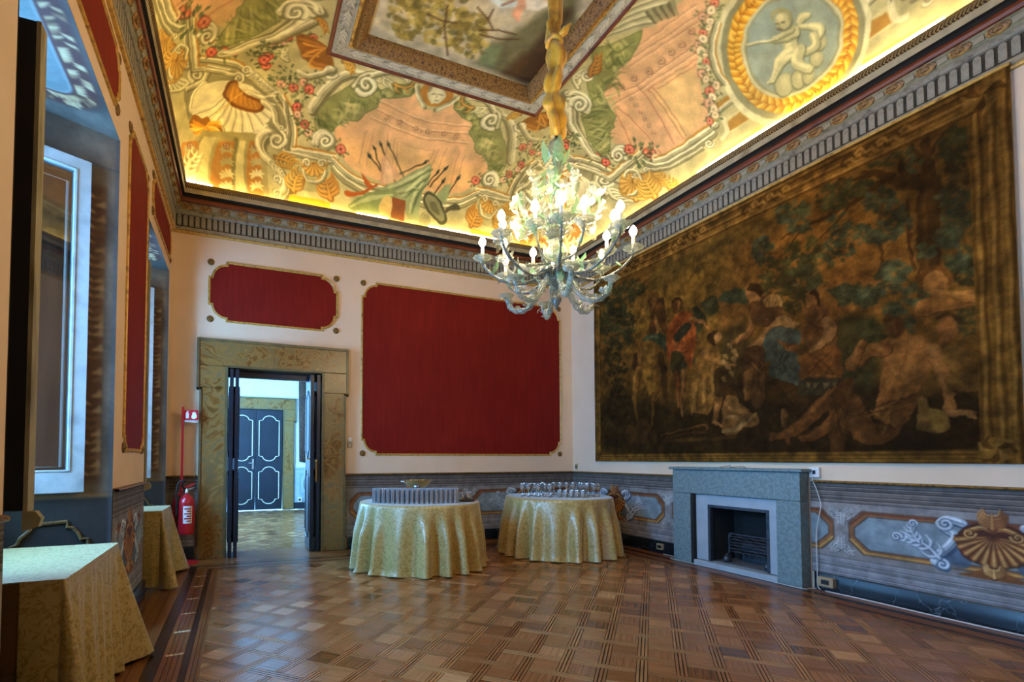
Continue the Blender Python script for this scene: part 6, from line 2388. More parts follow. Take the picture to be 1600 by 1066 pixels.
def border_strip(y0, y1, z0, z1, vert):
    Tp.poly([(y0, z0), (y1, z0), (y1, z1), (y0, z1)], BO)
    n_ = 9
    for i in range(n_):
        f = (i + .5) / n_
        c_ = (BD_, BL_, '#8d6c2e', '#5e4218', BL_, '#6f5020', BD_, '#9a7a3c', '#5a3f18')[i]
        if vert:
            y = y0 + (y1 - y0) * f
            zs = np.linspace(z0, z1, 24)
            Tp.stroke(np.c_[y + .006 * np.sin(zs * 9 + i), zs], abs(y1 - y0) / n_ * .8, c_, .8, soft=.012)
        else:
            z = z0 + (z1 - z0) * f
            Tp.stroke([(y0, z), (y1, z)], abs(z1 - z0) / n_ * .8, c_, .8, soft=.012)


border_strip(TY0, TY1, TZ1 - .24, TZ1, False)
border_strip(TY0, TY1, TZ0, TZ0 + .1, False)
border_strip(TY1 - .13, TY1, TZ0, TZ1, True)
border_strip(TY0, TY0 + .22, TZ0, TZ1, True)
for yc, zc_, r0 in ((TY0 + .14, TZ1 - .13, .13), (TY0 + .14, TZ0 + .1, .1), (TY1 - .09, TZ1 - .13, .09), (TY1 - .08, TZ0 + .08, .06)):
    for j in range(9):
        a = j * .7
        Tp.stroke([(yc, zc_), (yc + r0 * .6 * cos(a), zc_ + r0 * .6 * sin(a)), (yc + r0 * cos(a + .5), zc_ + r0 * sin(a + .5))], [.02, .06, .015], (BL_, BD_, '#8d6c2e')[j % 3], .85)
for y in np.arange(TY0 + .75, TY1 - .4, .95):
    for j in range(6):
        Tp.stroke(cr([(y + .08 * j - .2, TZ1 - .12), (y + .08 * j - .16, TZ1 - .07), (y + .08 * j - .1, TZ1 - .13), (y + .08 * j - .14, TZ1 - .17)], 4), [.02, .03, .02], (BL_, BD_)[j % 2], .8)
Tp.mottle(0.10, 0.5, 41)
Tp.mottle(0.15, 0.09, 44)
Tp.mottle(0.08, 0.05, 42)
Tp.im = Tp.im * 0.8 + hexc('#5a3e1a') * 0.2
gray = Tp.im.mean(2, keepdims=True)
Tp.im = (Tp.im * 0.72 + gray * np.array([1.28, 0.98, 0.6]) * 0.28) * np.array([0.88, 0.80, 0.64]) + np.array([0.02, 0.012, 0.004])
g1, g2 = np.meshgrid(Tp.A, Tp.B)
wv = TX + 0.006 * np.sin(g1 * 7.0 + np.sin(g2 * 1.3)) * (1 - (g2 - TZ0) / (TZ1 - TZ0)) - 0.012
M['tapestry'] = paint_mat('woven_tapestry', 0.95, 0.08, 0.3, 90, weave=True, bump=0.4)
tp = sheet('tapestry', np.stack([wv, g1, g2], -1), Tp.im, M['tapestry'], None, flip=True)
tag(tp, 'huge dark figurative tapestry hanging on the right wall above the fireplace', 'tapestry')
bk = MB().box(XR - .012, XR - .002, TY0 + .01, TY1 - .01, TZ0 + .01, TZ1 - .01)
bk.build('lining', M['olive_edge'], tp)
ba = MB().cbox(XR - .05, XR - .012, TY0 - .005, TY1 + .005, TZ1 - .01, TZ1 + .012, .004)
ba.build('hanging_batten', M['gilt'], tp)

# ------------------------------------------------------------------ fireplace
M['soapstone'] = mat('grey_green_stone', ['#6c8080', '#7a8e8f', '#647677', '#738788'], rough=0.45, scale=30, detail=9, dist=0.4, bump=0.08)
M['slip'] = mat('white_stone_slip', ['#9aa4aa', '#a8b2b8'], rough=0.45, scale=6)
M['soot'] = mat('sooty_firebrick', ['#0c0b0a', '#1c1a18', '#14110f'], rough=0.9, scale=10, bump=0.2)
M['iron'] = mat('cast_iron', ['#3a4046', '#4c525a', '#2c3036'], rough=0.4, metal=0.5, scale=20, bump=0.2)
M['hearth'] = mat('grey_hearth', ['#5a6066', '#6c7278'], rough=0.6, scale=12)
FXF, FYL, FYR, FZ = 4.835, 4.515, 3.05, 1.105
fp = empty('fireplace', (XR, (FYL + FYR) / 2, 0))
tag(fp, 'grey stone fireplace with a white inner surround under the tapestry', 'fireplace')
o_ = (-XR, -(FYL + FYR) / 2, 0)
MB().cbox(FXF - .03, XR - .002, FYR - .035, FYL + .035, FZ - .03, FZ, .006).build('mantel_shelf', M['soapstone'], fp, o_)
MB().cbox(FXF, XR - .036, FYR, FYL, .80, FZ - .031, .008).build('lintel', M['soapstone'], fp, o_)
MB().cbox(FXF, XR - .036, FYR, FYR + .225, 0, .799, .008).build('jamb', M['soapstone'], fp, o_)
MB().cbox(FXF, XR - .036, FYL - .245, FYL, 0, .799, .008).build('jamb', M['soapstone'], fp, o_)
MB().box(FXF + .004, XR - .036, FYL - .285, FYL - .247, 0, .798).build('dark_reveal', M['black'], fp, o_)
s0, s1 = FYR + .226, FYL - .286
b0, b1, bz = 3.405, 4.045, .655
MB().cbox(FXF + .045, FXF + .085, s0, b0 - .03, .06, .797, .004).build('inner_surround', M['slip'], fp, o_)
MB().cbox(FXF + .045, FXF + .085, b1 + .03, s1, .06, .797, .004).build('inner_surround', M['slip'], fp, o_)
MB().cbox(FXF + .045, FXF + .085, b0 - .03, b1 + .03, bz + .03, .797, .004).build('inner_surround', M['slip'], fp, o_)
MB().cbox(FXF - .005, FXF + .1, s0, s1, .001, .055, .005).build('hearth_kerb', M['slip'], fp, o_)
fr = MB()
for y0_, y1_, z0_, z1_ in ((b0 - .03, b0, .06, bz + .03), (b1, b1 + .03, .06, bz + .03), (b0, b1, bz, bz + .03)):
    fr.cbox(FXF + .04, FXF + .1, y0_, y1_, z0_, z1_, .006)
fr.build('iron_frame', M['iron'], fp, o_)
fb = MB()
xa, xb = FXF + .09, XR + .28
fb.box(xa, xb, b0 - .012, b0, .06, bz).box(xa, xb, b1, b1 + .012, .06, bz).box(xa, xb, b0, b1, bz, bz + .012).box(xb - .012, xb, b0, b1, .06, bz)
fb.build('firebox', M['soot'], fp, o_)
MB().box(xa - .01, xb, b0, b1, .055, .066).build('hearth_slab', M['hearth'], fp, o_)
# iron fire basket with ball-footed dogs
fg = empty('fire_basket', (FXF + .2, (b0 + b1) / 2 - .03, .067))
tag(fg, 'black iron fire basket with scroll feet inside the fireplace', 'grate')
gw = .24
for sgn in (-1, 1):
    MB().cbox(-.008, .012, sgn * gw - .01, sgn * gw + .01, 0, .3, .003).build('upright', M['iron'], fg)
    q = MB().lathe([(.02, 0), (.034, .012), (.04, .035), (.032, .058), (.016, .07), (.02, .078), (.008, .09)], 12, (-.06, sgn * (gw - .01), 0))
    q.tube([(-.06, sgn * (gw - .01), .06), (-.03, sgn * (gw - .01), .1), (0, sgn * gw, .11)], .012, 8)
    q.build('scroll_foot', M['iron'], fg, smooth=40)
for k_ in range(6):
    z = .115 + k_ * .033
    pts = [(.002 + .006 * (-1) ** k_, -gw + 2 * gw * i / 12, z + .004 * sin(i * 2.0 + k_ * 3)) for i in range(13)]
    MB().tube(pts, .0075, 6).build('bar', M['iron'], fg)
MB().cbox(-.012, .014, -gw, gw, .3, .318, .003).build('top_rail', M['iron'], fg)
for k_ in range(5):
    MB().cbox(0, .2, -gw + .06 + k_ * .085, -gw + .08 + k_ * .085, .1, .115, .003).build('grate_bar', M['iron'], fg)
MB().cbox(.19, .205, -gw, gw, 0, .2, .003).build('back_rail', M['iron'], fg)

# ------------------------------------------------------------------ tables under gold damask
def damask_mat():
    m, nt, b = new_mat('gold_damask')
    v = coords(nt)
    n1 = N(nt, 'ShaderNodeTexNoise', i_Scale=20.0, i_Detail=2.0, i_Distortion=3.6)
    nt.links.new(v, n1.inputs['Vector'])
    n2 = N(nt, 'ShaderNodeTexVoronoi', feature='SMOOTH_F1', i_Scale=34.0)
    nt.links.new(v, n2.inputs['Vector'])
    mm = N(nt, 'ShaderNodeMath', operation='MULTIPLY_ADD')
    nt.links.new(n2.outputs['Distance'], mm.inputs[0])
    mm.inputs[1].default_value = 0.25
    nt.links.new(n1.outputs['Fac'], mm.inputs[2])
    r = ramp(nt, mm.outputs[0], [(0.54, '#000000'), (0.585, '#ffffff')])
    mx = N(nt, 'ShaderNodeMixRGB')
    mx.inputs[1].default_value = (*srgb('#98803a'), 1)
    mx.inputs[2].default_value = (*srgb('#b5a064'), 1)
    nt.links.new(r.outputs[0], mx.inputs[0])
    nt.links.new(mx.outputs[0], b.inputs['Base Color'])
    rr = N(nt, 'ShaderNodeMapRange')
    rr.inputs['To Min'].default_value = 0.5
    rr.inputs['To Max'].default_value = 0.32
    nt.links.new(r.outputs[0], rr.inputs[0])
    nt.links.new(rr.outputs[0], b.inputs['Roughness'])
    b.inputs['Specular IOR Level'].default_value = 0.8
    b.inputs['Sheen Weight'].default_value = 0.5
    b.inputs['Sheen Roughness'].default_value = 0.35
    bp = N(nt, 'ShaderNodeBump', i_Strength=0.2, i_Distance=0.003)
    nt.links.new(r.outputs[0], bp.inputs['Height'])
    nt.links.new(bp.outputs[0], b.inputs['Normal'])
    return m


M['damask'] = damask_mat()
M['cloth_shade'] = mat('damask_shade_tone', ['#5a3f1e', '#6b4c26', '#4c3418'], rough=0.8, scale=5, bump=0.05)  # brown tone standing in for the gold cloth in shade
ZTAB = 0.715


def round_cloth(loc, R, hem, seed, label):
    r_ = random.Random(seed)
    nt_, rad, sk = 288, 8, 26
    th = np.linspace(0, 2 * pi, nt_, endpoint=False)
    K = r_.randint(19, 22)
    # unevenly spaced folds
    ph = th * K / 1.0 + 0.9 * np.sin(th * 3 + r_.uniform(0, 6)) + 0.6 * np.sin(th * 5 + r_.uniform(0, 6))
    g = np.cos(ph)
    g = np.sign(g) * np.abs(g) ** 0.9
    amp = 0.75 + 0.35 * np.sin(th * 4 + 1.0) + 0.2 * np.sin(th * 7 + 2)
    vs, fs = [(0, 0, ZTAB)], []
    for k_ in range(1, rad + 1):
        for a in th:
            r = (R - .012) * k_ / rad
            vs.append((r * cos(a), r * sin(a), ZTAB))
    for k_ in range(sk + 1):
        v_ = k_ / sk
        z = (ZTAB - .012) * (1 - v_)
        for i, a in enumerate(th):
            spread = (hem - R) * v_ ** 0.8
            f = 0.085 * amp[i] * min(1, v_ * 2.2) ** 1.2 * (0.5 + 0.5 * v_) * g[i]
            lay_ = 0.0
            if v_ > .93:
                lay_ = .02 * (v_ - .93) / .07 * (0.5 + 0.5 * sin(3 * a + seed))
            r = R + spread + f + lay_
            tw = 0.03 * v_ * sin(2 * a + seed) / max(r, .1)
            vs.append((r * cos(a + tw), r * sin(a + tw), z + .004 + .006 * v_ * (1 + g[i]) * (v_ > .9)))
    for i in range(nt_):
        fs.append((0, 1 + i, 1 + (i + 1) % nt_))
    tot = rad + sk + 1
    for k_ in range(tot - 1):
        for i in range(nt_):
            j = (i + 1) % nt_
            fs.append((1 + k_ * nt_ + i, 1 + (k_ + 1) * nt_ + i, 1 + (k_ + 1) * nt_ + j, 1 + k_ * nt_ + j))
    b_ = MB().add(vs, fs)
    o = b_.build('tablecloth', M['damask'], None, loc, smooth='all')
    tag(o, label, 'tablecloth', 'gold damask tablecloths')
    return o


TC1, TC2 = (1.93, 5.43), (3.86, 5.47)
round_cloth((TC1[0], TC1[1], 0), 0.685, 0.735, 3, 'gold damask cloth over the round table carrying the tall glasses and silver bowl')
round_cloth((TC2[0], TC2[1], 0), 0.68, 0.755, 8, 'gold damask cloth over the round table with stemmed goblets beside the fireplace')


def buffet_cloth(x0, x1, y0, y1, z, label, near_end=True):
    """oblong table against a window: x1 is the room side; the cloth hangs over the front and both corners"""
    # outline from the near end, round the front, to the far end; entries (x, y, outward dir, flare, fold)
    path = []

    def seg(p, q, n, nd, fl0, fl1, f):
        for i in range(nd):
            t = i / nd
            path.append((p[0] + (q[0] - p[0]) * t, p[1] + (q[1] - p[1]) * t, n[0], n[1], fl0 + (fl1 - fl0) * t, f))
    rc = .012
    if near_end:
        seg((x1 - .15, y0), (x1 - rc, y0), (0, -1), 14, .015, .06, .2)
    for i in range(15):
        a = -pi / 2 + pi / 2 * i / 14
        path.append((x1 - rc + rc * cos(a), y0 + rc + rc * sin(a), cos(a), sin(a), .06 + .13 * sin(pi * i / 14) ** 2, .6))
    seg((x1, y0 + rc), (x1, y1 - rc), (1, 0), 70, .03, .03, 1)
    for i in range(15):
        a = pi / 2 * i / 14
        path.append((x1 - rc + rc * cos(a), y1 - rc + rc * sin(a), cos(a), sin(a), .06 + .17 * sin(pi * i / 14) ** 2, .6))
    seg((x1 - rc, y1), (x0, y1), (0, 1), 24, .03, .01, .6)
    sk = 26
    n_ = len(path)
    vs, fs = [], []
    for k_ in range(sk + 1):
        v_ = k_ / sk
        for i, (x, y, nx, ny, fl_, f) in enumerate(path):
            wv_ = .022 * f * v_ * (sin(i * .36) + .6 * sin(i * .83 + 1))
            d = fl_ * v_ ** 1.1 + wv_
            vs.append((x + nx * d, y + ny * d, z - (z - .012) * v_ + .012 * v_ * abs(sin(i * .2))))
    for k_ in range(sk):
        for i in range(n_ - 1):
            fs.append((k_ * n_ + i, (k_ + 1) * n_ + i, (k_ + 1) * n_ + i + 1, k_ * n_ + i + 1))
    # top
    b_ = MB().add(vs, fs)
    nx_, ny_ = 10, 16
    tv, tf = [], []
    for i in range(nx_ + 1):
        for j in range(ny_ + 1):
            tv.append((x0 + (x1 - x0) * i / nx_, y0 + (y1 - y0) * j / ny_, z + .001 * sin(i * 3 + j * 2)))
    for i in range(nx_):
        for j in range(ny_):
            q = i * (ny_ + 1) + j
            tf.append((q, q + ny_ + 1, q + ny_ + 2, q + 1))
    b_.add(tv, tf)
    o = b_.build('tablecloth', M['damask'], None, smooth=50)
    tag(o, label, 'tablecloth', 'gold damask tablecloths')
    return o


c1 = buffet_cloth(-1.2, -0.645, 2.45, 3.39, ZTAB, 'gold damask cloth over the long table in the near window embrasure')
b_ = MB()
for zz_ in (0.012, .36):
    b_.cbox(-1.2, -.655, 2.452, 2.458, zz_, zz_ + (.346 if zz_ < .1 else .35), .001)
b_.build('shaded_cloth_end', M['cloth_shade'], c1)  # near end of the cloth, its shade put in as plain brown
buffet_cloth(-1.1, -0.665, 5.3, 5.92, ZTAB - .002, 'gold damask cloth over the table in the far window embrasure near the extinguisher')

# ------------------------------------------------------------------ glasses
M['glass'] = glass_mat('drinking_glass', (0.95, 0.97, 1.0), 0.4, 0.05)
_nt = M['glass'].node_tree                          # slightly milky: pale diffuse share mixed in to stand for bright sparkle
_out = _nt.nodes['Material Output']
_src = _out.inputs[0].links[0].from_socket
_df = N(_nt, 'ShaderNodeBsdfTranslucent')
_df.inputs[0].default_value = (0.85, 0.9, 0.95, 1)
_d2 = N(_nt, 'ShaderNodeBsdfDiffuse')
_d2.inputs[0].default_value = (0.85, 0.9, 0.95, 1)
_md = N(_nt, 'ShaderNodeMixShader')
_nt.links.new(_df.outputs[0], _md.inputs[1])
_nt.links.new(_d2.outputs[0], _md.inputs[2])
_mx = N(_nt, 'ShaderNodeMixShader')
_mx.inputs[0].default_value = 0.2
_nt.links.new(_src, _mx.inputs[1])
_nt.links.new(_md.outputs[0], _mx.inputs[2])
_nt.links.new(_mx.outputs[0], _out.inputs[0])
M['silver'] = mat('polished_silver', ['#b9bec4', '#d8dce0'], rough=0.12, metal=1.0, scale=12)
M['tray'] = mat('dark_tray', ['#1e1410', '#2a1c16'], rough=0.3)


def glass_mesh(name, prof):
    return MB().lathe(prof, 14, caps=False).mesh(name, smooth=35)


ME_TALL = glass_mesh('tall_tumbler', [(.0, .004), (.018, .002), (.02, .0), (.0198, .004), (.0208, .155), (.02, .156), (.0186, .014), (.0, .012)])
ME_LOW = glass_mesh('low_tumbler', [(.0, .004), (.024, .0), (.027, .004), (.032, .088), (.031, .089), (.025, .012), (.0, .01)])
ME_GOB = glass_mesh('goblet', [(.0, .006), (.03, .0), (.031, .003), (.008, .01), (.0045, .02), (.0045, .07), (.012, .08), (.03, .1), (.036, .13), (.034, .165), (.0328, .166), (.0345, .13),
                               (.029, .103), (.01, .085), (.0, .083)])
for me_ in (ME_TALL, ME_LOW, ME_GOB):
    me_.materials.append(M['glass'])


def stand(me_, name, x, y, label, cat, group):
    o = obj(name, me_, None, None, (x, y, ZTAB + .0015), (0, 0, rng.uniform(0, 6)))
    tag(o, label, cat, group)
    return o


dv = Vector((TC1[0], TC1[1])).normalized()               # away from the viewer
rv = Vector((dv.y, -dv.x))                               # to the viewer's right
c0 = Vector(TC1)
ORD = ['first', 'second', 'third', 'fourth', 'fifth', 'sixth', 'seventh', 'eighth', 'ninth', 'tenth', 'eleventh', 'twelfth', 'thirteenth', 'fourteenth', 'fifteenth', 'sixteenth',
       'seventeenth', 'eighteenth', 'nineteenth', 'twentieth']
ROW = ['front', 'second', 'third', 'fourth', 'back']
for row in range(5):
    n_t = 0
    for k_ in range(-9, 10):
        p = c0 + rv * (0.052 * k_ + (0.026 if row % 2 else 0) - .03) + dv * (-.40 + .052 * row + .0028 * k_ * k_ * .5)
        q = p - c0
        if q.length > .61 or q.dot(rv) > .43 or (row == 4 and abs(k_) > 6):
            continue
        stand(ME_TALL, 'tall_tumbler', p.x + rng.uniform(-.001, .001), p.y + rng.uniform(-.001, .001),
              'tall clear tumbler, %s from the left in the %s row on the left round table' % (ORD[n_t], ROW[row]), 'glass', 'tall tumblers on the left round table')
        n_t += 1
for k_, (a_, b__) in enumerate(((.48, -.11), (.55, -.08), (.49, -.03), (.56, .0))):
    p = c0 + rv * a_ + dv * b__
    o = stand(ME_LOW, 'low_tumbler', p.x, p.y, 'low tumbler on the dark tray, %s of its four' % ('nearest left', 'nearest right', 'rear left', 'rear right')[k_], 'glass', 'low tumblers on the left round table')
    o.location.z += .012
tr = empty('tray', (0, 0, 0))
p = c0 + rv * .535 + dv * -.03
tr.location = (p.x, p.y, ZTAB + .0015)
tr.rotation_euler.z = math.atan2(rv.y, rv.x)
tag(tr, 'dark oval tray at the right edge of the left round table', 'tray')
b_ = MB().lathe([(.0, 0), (.11, 0), (.125, .012), (.122, .013), (.108, .004), (.0, .004)], 28, caps=False)
b_.v = [(x * .85, y * 1.15, z) for x, y, z in b_.v]
b_.build('tray_dish', M['tray'], tr, smooth=40)
# silver bowl on its foot behind the glasses
bw = empty('punch_bowl', (0, 0, 0))
p = c0 + rv * -.03 + dv * .12
bw.location = (p.x, p.y, ZTAB + .0015)
tag(bw, 'polished silver bowl on a tall foot behind the tall glasses', 'bowl')
MB().lathe([(.0, .13), (.03, .135), (.1, .155), (.15, .195), (.17, .225), (.178, .232), (.168, .234), (.145, .2), (.09, .165), (.0, .15)], 32, caps=False).build('bowl', M['silver'], bw, smooth=60)
MB().lathe([(.0, 0), (.09, 0), (.085, .012), (.04, .03), (.022, .06), (.028, .075), (.02, .09), (.03, .12), (.0, .135)], 24, caps=False).build('foot', M['silver'], bw, smooth=60)
for sgn in (-1, 1):
    q = MB().tube([(sgn * (.16 + .04 * sin(t)) * cos(.12 * cos(t)), .035 * cos(t), .21 + .012 * sin(t)) for t in np.linspace(0, pi, 9)], .006, 6)
    q.build('handle', M['silver'], bw, smooth=60)

dv = Vector((TC2[0], TC2[1])).normalized()
rv = Vector((dv.y, -dv.x))
c0 = Vector(TC2)
GOB = [(-.45, -.16), (-.365, -.21), (-.29, -.15), (-.24, -.26), (-.16, -.20), (-.1, -.28), (-.34, -.06), (-.21, -.08), (-.09, -.11), (-.43, -.04)]
for k_, (a_, b__) in enumerate(sorted(GOB)):
    p = c0 + rv * a_ + dv * b__
    stand(ME_GOB, 'goblet', p.x, p.y, 'stemmed goblet, %s from the left in the left group beside the fireplace' % ORD[k_], 'glass', 'goblets, left group')
for k_ in range(6):
    p = c0 + rv * (-.14 + .085 * k_ - (.06 if k_ == 0 else 0)) + dv * (.2 + .03 * (k_ % 2))
    stand(ME_GOB, 'goblet', p.x, p.y, 'stemmed goblet, %s from the left in the back row beside the fireplace' % ORD[k_], 'glass', 'goblets, back row')
for k_, (a_, b__) in enumerate(((.31, .1), (.36, .0), (.39, .17), (.44, .09), (.45, -.03), (.5, .03))):
    p = c0 + rv * a_ + dv * b__
    stand(ME_GOB, 'goblet', p.x, p.y, 'stemmed goblet, %s from the left in the right group beside the fireplace' % ORD[k_], 'glass', 'goblets, right group')
for k_ in range(10):
    p = c0 + rv * (.02 + .07 * (k_ % 5)) + dv * (-.24 + .075 * (k_ // 5))
    stand(ME_LOW, 'low_tumbler', p.x, p.y, 'low tumbler, %s from the left in the %s row of the block beside the fireplace' % (ORD[k_ % 5], ('front', 'rear')[k_ // 5]), 'glass', 'low tumblers on the right round table')

# ------------------------------------------------------------------ Murano chandelier
def murano(name, tint, clear=0.45, rough=0.12, glow=0.3):
    m, nt, b = new_mat(name)
    out = nt.nodes['Material Output']
    b.inputs['Base Color'].default_value = (*tint, 1)
    b.inputs['Roughness'].default_value = rough
    b.inputs['Specular IOR Level'].default_value = 0.9
    tl = N(nt, 'ShaderNodeBsdfTranslucent')
    tl.inputs[0].default_value = (*tint, 1)
    m1 = N(nt, 'ShaderNodeMixShader')
    m1.inputs[0].default_value = glow
    nt.links.new(b.outputs[0], m1.inputs[1])
    nt.links.new(tl.outputs[0], m1.inputs[2])
    tr = N(nt, 'ShaderNodeBsdfTransparent')
    tr.inputs[0].default_value = (*[0.75 + 0.25 * c for c in tint], 1)
    lw = N(nt, 'ShaderNodeLayerWeight', i_Blend=0.3)
    mr = N(nt, 'ShaderNodeMapRange')
    mr.inputs['To Min'].default_value = clear
    mr.inputs['To Max'].default_value = 0.0
    nt.links.new(lw.outputs['Facing'], mr.inputs[0])
    m2 = N(nt, 'ShaderNodeMixShader')
    nt.links.new(mr.outputs[0], m2.inputs[0])
    nt.links.new(m1.outputs[0], m2.inputs[1])
    nt.links.new(tr.outputs[0], m2.inputs[2])
    nt.links.new(m2.outputs[0], out.inputs[0])
    return m


M['m_clear'] = murano('clear_blown_glass', (0.34, 0.38, 0.31), 0.72, 0.08, 0.12)
M['m_green'] = murano('pale_green_glass', (0.22, 0.46, 0.24), 0.55, 0.08, 0.15)
M['m_smoke'] = murano('smoky_glass', (0.12, 0.14, 0.12), 0.4, 0.1, 0.08)
M['m_amber'] = murano('straw_glass', (0.44, 0.39, 0.24), 0.66, 0.08, 0.12)
M['m_white'] = murano('milky_glass', (0.52, 0.56, 0.48), 0.55, 0.1, 0.15)
M['candle'] = mat('white_candle_sleeve', ['#d8d2c0', '#c4bca6'], rough=0.5)
m, nt, b = new_mat('lit_bulb')
b.inputs['Emission Color'].default_value = (1.0, 0.86, 0.62, 1)
b.inputs['Emission Strength'].default_value = 40.0
M['bulb'] = m

CH = Vector((2.11, 2.99, 0))
ch = empty('chandelier', CH)
tag(ch, 'large clear and green blown glass chandelier with lit bulbs hanging from the ceiling', 'chandelier')


def leaf_mesh(name, L, W_, curl, m_, teeth=4, cup=.25):
    """serrated glass leaf: starts along +x, curls up"""
    nx_, ny_ = 10, 4
    vs, fs = [], []
    for i in range(nx_ + 1):
        t = i / nx_
        w_ = W_ * sin(pi * min(1, t * 1.02 + .04)) ** .7 * (1 + .28 * abs(sin(teeth * pi * t)))
        a = curl * t
        x, z = (L * sin(a) / curl, L * (1 - cos(a)) / curl) if abs(curl) > 1e-3 else (L * t, 0)
        for j in range(ny_ + 1):
            s_ = j / ny_ * 2 - 1
            up = cup * w_ * s_ * s_
            vs.append((x - up * sin(a), s_ * w_, z + up * cos(a)))
    for i in range(nx_):
        for j in range(ny_):
            q = i * (ny_ + 1) + j
            fs.append((q, q + ny_ + 1, q + ny_ + 2, q + 1))
    me = MB().add(vs, fs).mesh(name, smooth='all')
    me.materials.append(m_)
    return me


LM = [leaf_mesh('leaf', .115, .024, 1.5, M['m_clear']), leaf_mesh('leaf', .095, .028, 2.2, M['m_white'], 3), leaf_mesh('leaf', .13, .022, 1.1, M['m_green'], 5),
      leaf_mesh('leaf', .08, .022, -1.4, M['m_amber'], 3)]


def flower_mesh(name, R, n, m_):
    b_ = MB()
    for i in range(n):
        a = 2 * pi * i / n
        vs, fs = [], []
        for u in range(5):
            t = u / 4
            w_ = R * .5 * sin(pi * (.12 + .8 * t))
            r = R * (.12 + .95 * t)
            z = R * (.55 * t * t - .1)
            for s_ in (-1, 0, 1):
                x, y = r, s_ * w_
                vs.append((x * cos(a) - y * sin(a), x * sin(a) + y * cos(a), z + (.12 * R if s_ else 0)))
        for u in range(4):
            for s_ in range(2):
                q = u * 3 + s_
                fs.append((q, q + 3, q + 4, q + 1))
        b_.add(vs, fs)
    b_.lathe([(R * .2, -.15 * R), (R * .26, .1 * R), (R * .15, .35 * R), (0, .4 * R)], 8)
    me = b_.mesh(name, smooth='all')
    me.materials.append(m_)
    return me


FM = [flower_mesh('flower', .042, 6, M['m_white']), flower_mesh('flower', .036, 5, M['m_clear']), flower_mesh('flower', .038, 7, M['m_amber'])]
# stem: stacked blown pieces
for prof, m_ in (([(0, 2.275), (.004, 2.28), (.012, 2.30), (.034, 2.345), (.036, 2.36), (.02, 2.385), (.012, 2.40)], 'm_smoke'),
                 ([(.012, 2.40), (.01, 2.43), (.03, 2.44), (.058, 2.47), (.066, 2.50), (.05, 2.515), (.03, 2.52)], 'm_clear'),
                 ([(.03, 2.518), (.1, 2.53), (.135, 2.545), (.13, 2.56), (.06, 2.575), (.035, 2.60)], 'm_smoke'),
                 ([(.035, 2.60), (.05, 2.64), (.028, 2.70), (.032, 2.76), (.022, 2.80)], 'm_clear'),
                 ([(.022, 2.80), (.06, 2.82), (.078, 2.845), (.06, 2.86), (.03, 2.87)], 'm_smoke'),
                 ([(.03, 2.87), (.05, 2.92), (.034, 2.99), (.05, 3.05), (.025, 3.12)], 'm_clear'),
                 ([(.025, 3.12), (.04, 3.16), (.042, 3.20), (.02, 3.27), (.016, 3.40), (.02, 3.44)], 'm_green'),
                 ([(.02, 3.43), (.045, 3.455), (.052, 3.49), (.04, 3.515), (.018, 3.53), (.012, 3.54)], 'm_clear')):
    MB().lathe(prof, 20, lobes=10, lobe=.04).build('stem_piece', M[m_], ch, smooth=50)
ME_CUP = MB().lathe([(.0, -.03), (.012, -.028), (.02, -.012), (.05, .0), (.066, .012), (.07, .02), (.062, .018), (.03, .012), (.018, .018)], 18, caps=False, lobes=9, lobe=.06).mesh('drip_cup', smooth=50)
ME_CUP.materials.append(M['m_clear'])
ME_CAN = MB().lathe([(.012, .01), (.0125, .095), (.008, .098)], 10).mesh('candle', smooth=40)
ME_CAN.materials.append(M['candle'])
ME_BULB = MB().lathe([(.006, .096), (.015, .105), (.025, .122), (.027, .137), (.019, .158), (.007, .174), (0, .176)], 12).mesh('bulb', smooth='all')
ME_BULB.materials.append(M['bulb'])


def add_leaf(parent, p, yaw, pitch, k_, s_=1.0, roll=0.0):
    return obj('leaf', LM[k_ % 4], None, parent, p, (roll, -pitch, yaw), s_)


rc = random.Random(21)
bulbs_at = []


def arm(ang, prof, rad, lit, nl=4, m_='m_clear'):
    P_ = cr([(r, 0, z) for r, z in prof], 5)
    # ribbed, softly swelling tube
    rs = [rad * (1 + .22 * sin(i * 1.9)) * (1 - .25 * i / len(P_)) for i in range(len(P_))]
    a_ = MB().tube([tuple(p) for p in P_], rs, 10).build('arm', M[m_], ch, rot=(0, 0, ang), smooth='all')
    e = P_[-1]
    obj('drip_cup', ME_CUP, None, a_, tuple(e), scale=1.0 if lit else .8)
    if lit:
        obj('candle', ME_CAN, None, a_, tuple(e))
        obj('bulb', ME_BULB, None, a_, tuple(e))
        bulbs_at.append((CH.x + e[0] * cos(ang), CH.y + e[0] * sin(ang), e[2] + .14))
    L = len(P_)
    for k_ in range(nl):
        p = P_[int((k_ + .7) / (nl + .3) * (L - 1))]
        add_leaf(a_, (p[0], rc.uniform(-.01, .01), p[2]), rc.uniform(-2.6, 2.6), rc.uniform(.1, 1.1), rc.randrange(4), rc.uniform(.7, 1.05))
    for sd in (-1, 1):
        add_leaf(a_, (e[0], sd * .02, e[2] - .02), sd * 1.4 + rc.uniform(-.4, .4), rc.uniform(-.3, .5), rc.choice((0, 1, 3)), .8)
    return a_


for k_ in range(8):
    arm(2 * pi * (k_ + .3) / 8, [(.05, 2.57), (.15, 2.51), (.28, 2.48), (.42, 2.53), (.515, 2.62), (.535, 2.68)], .0115, True, 5, 'm_smoke')
    arm(2 * pi * (k_ + .8) / 8, [(.04, 2.62), (.14, 2.60), (.27, 2.58), (.37, 2.64), (.41, 2.73)], .0105, True, 5, 'm_smoke' if k_ % 2 else 'm_clear')
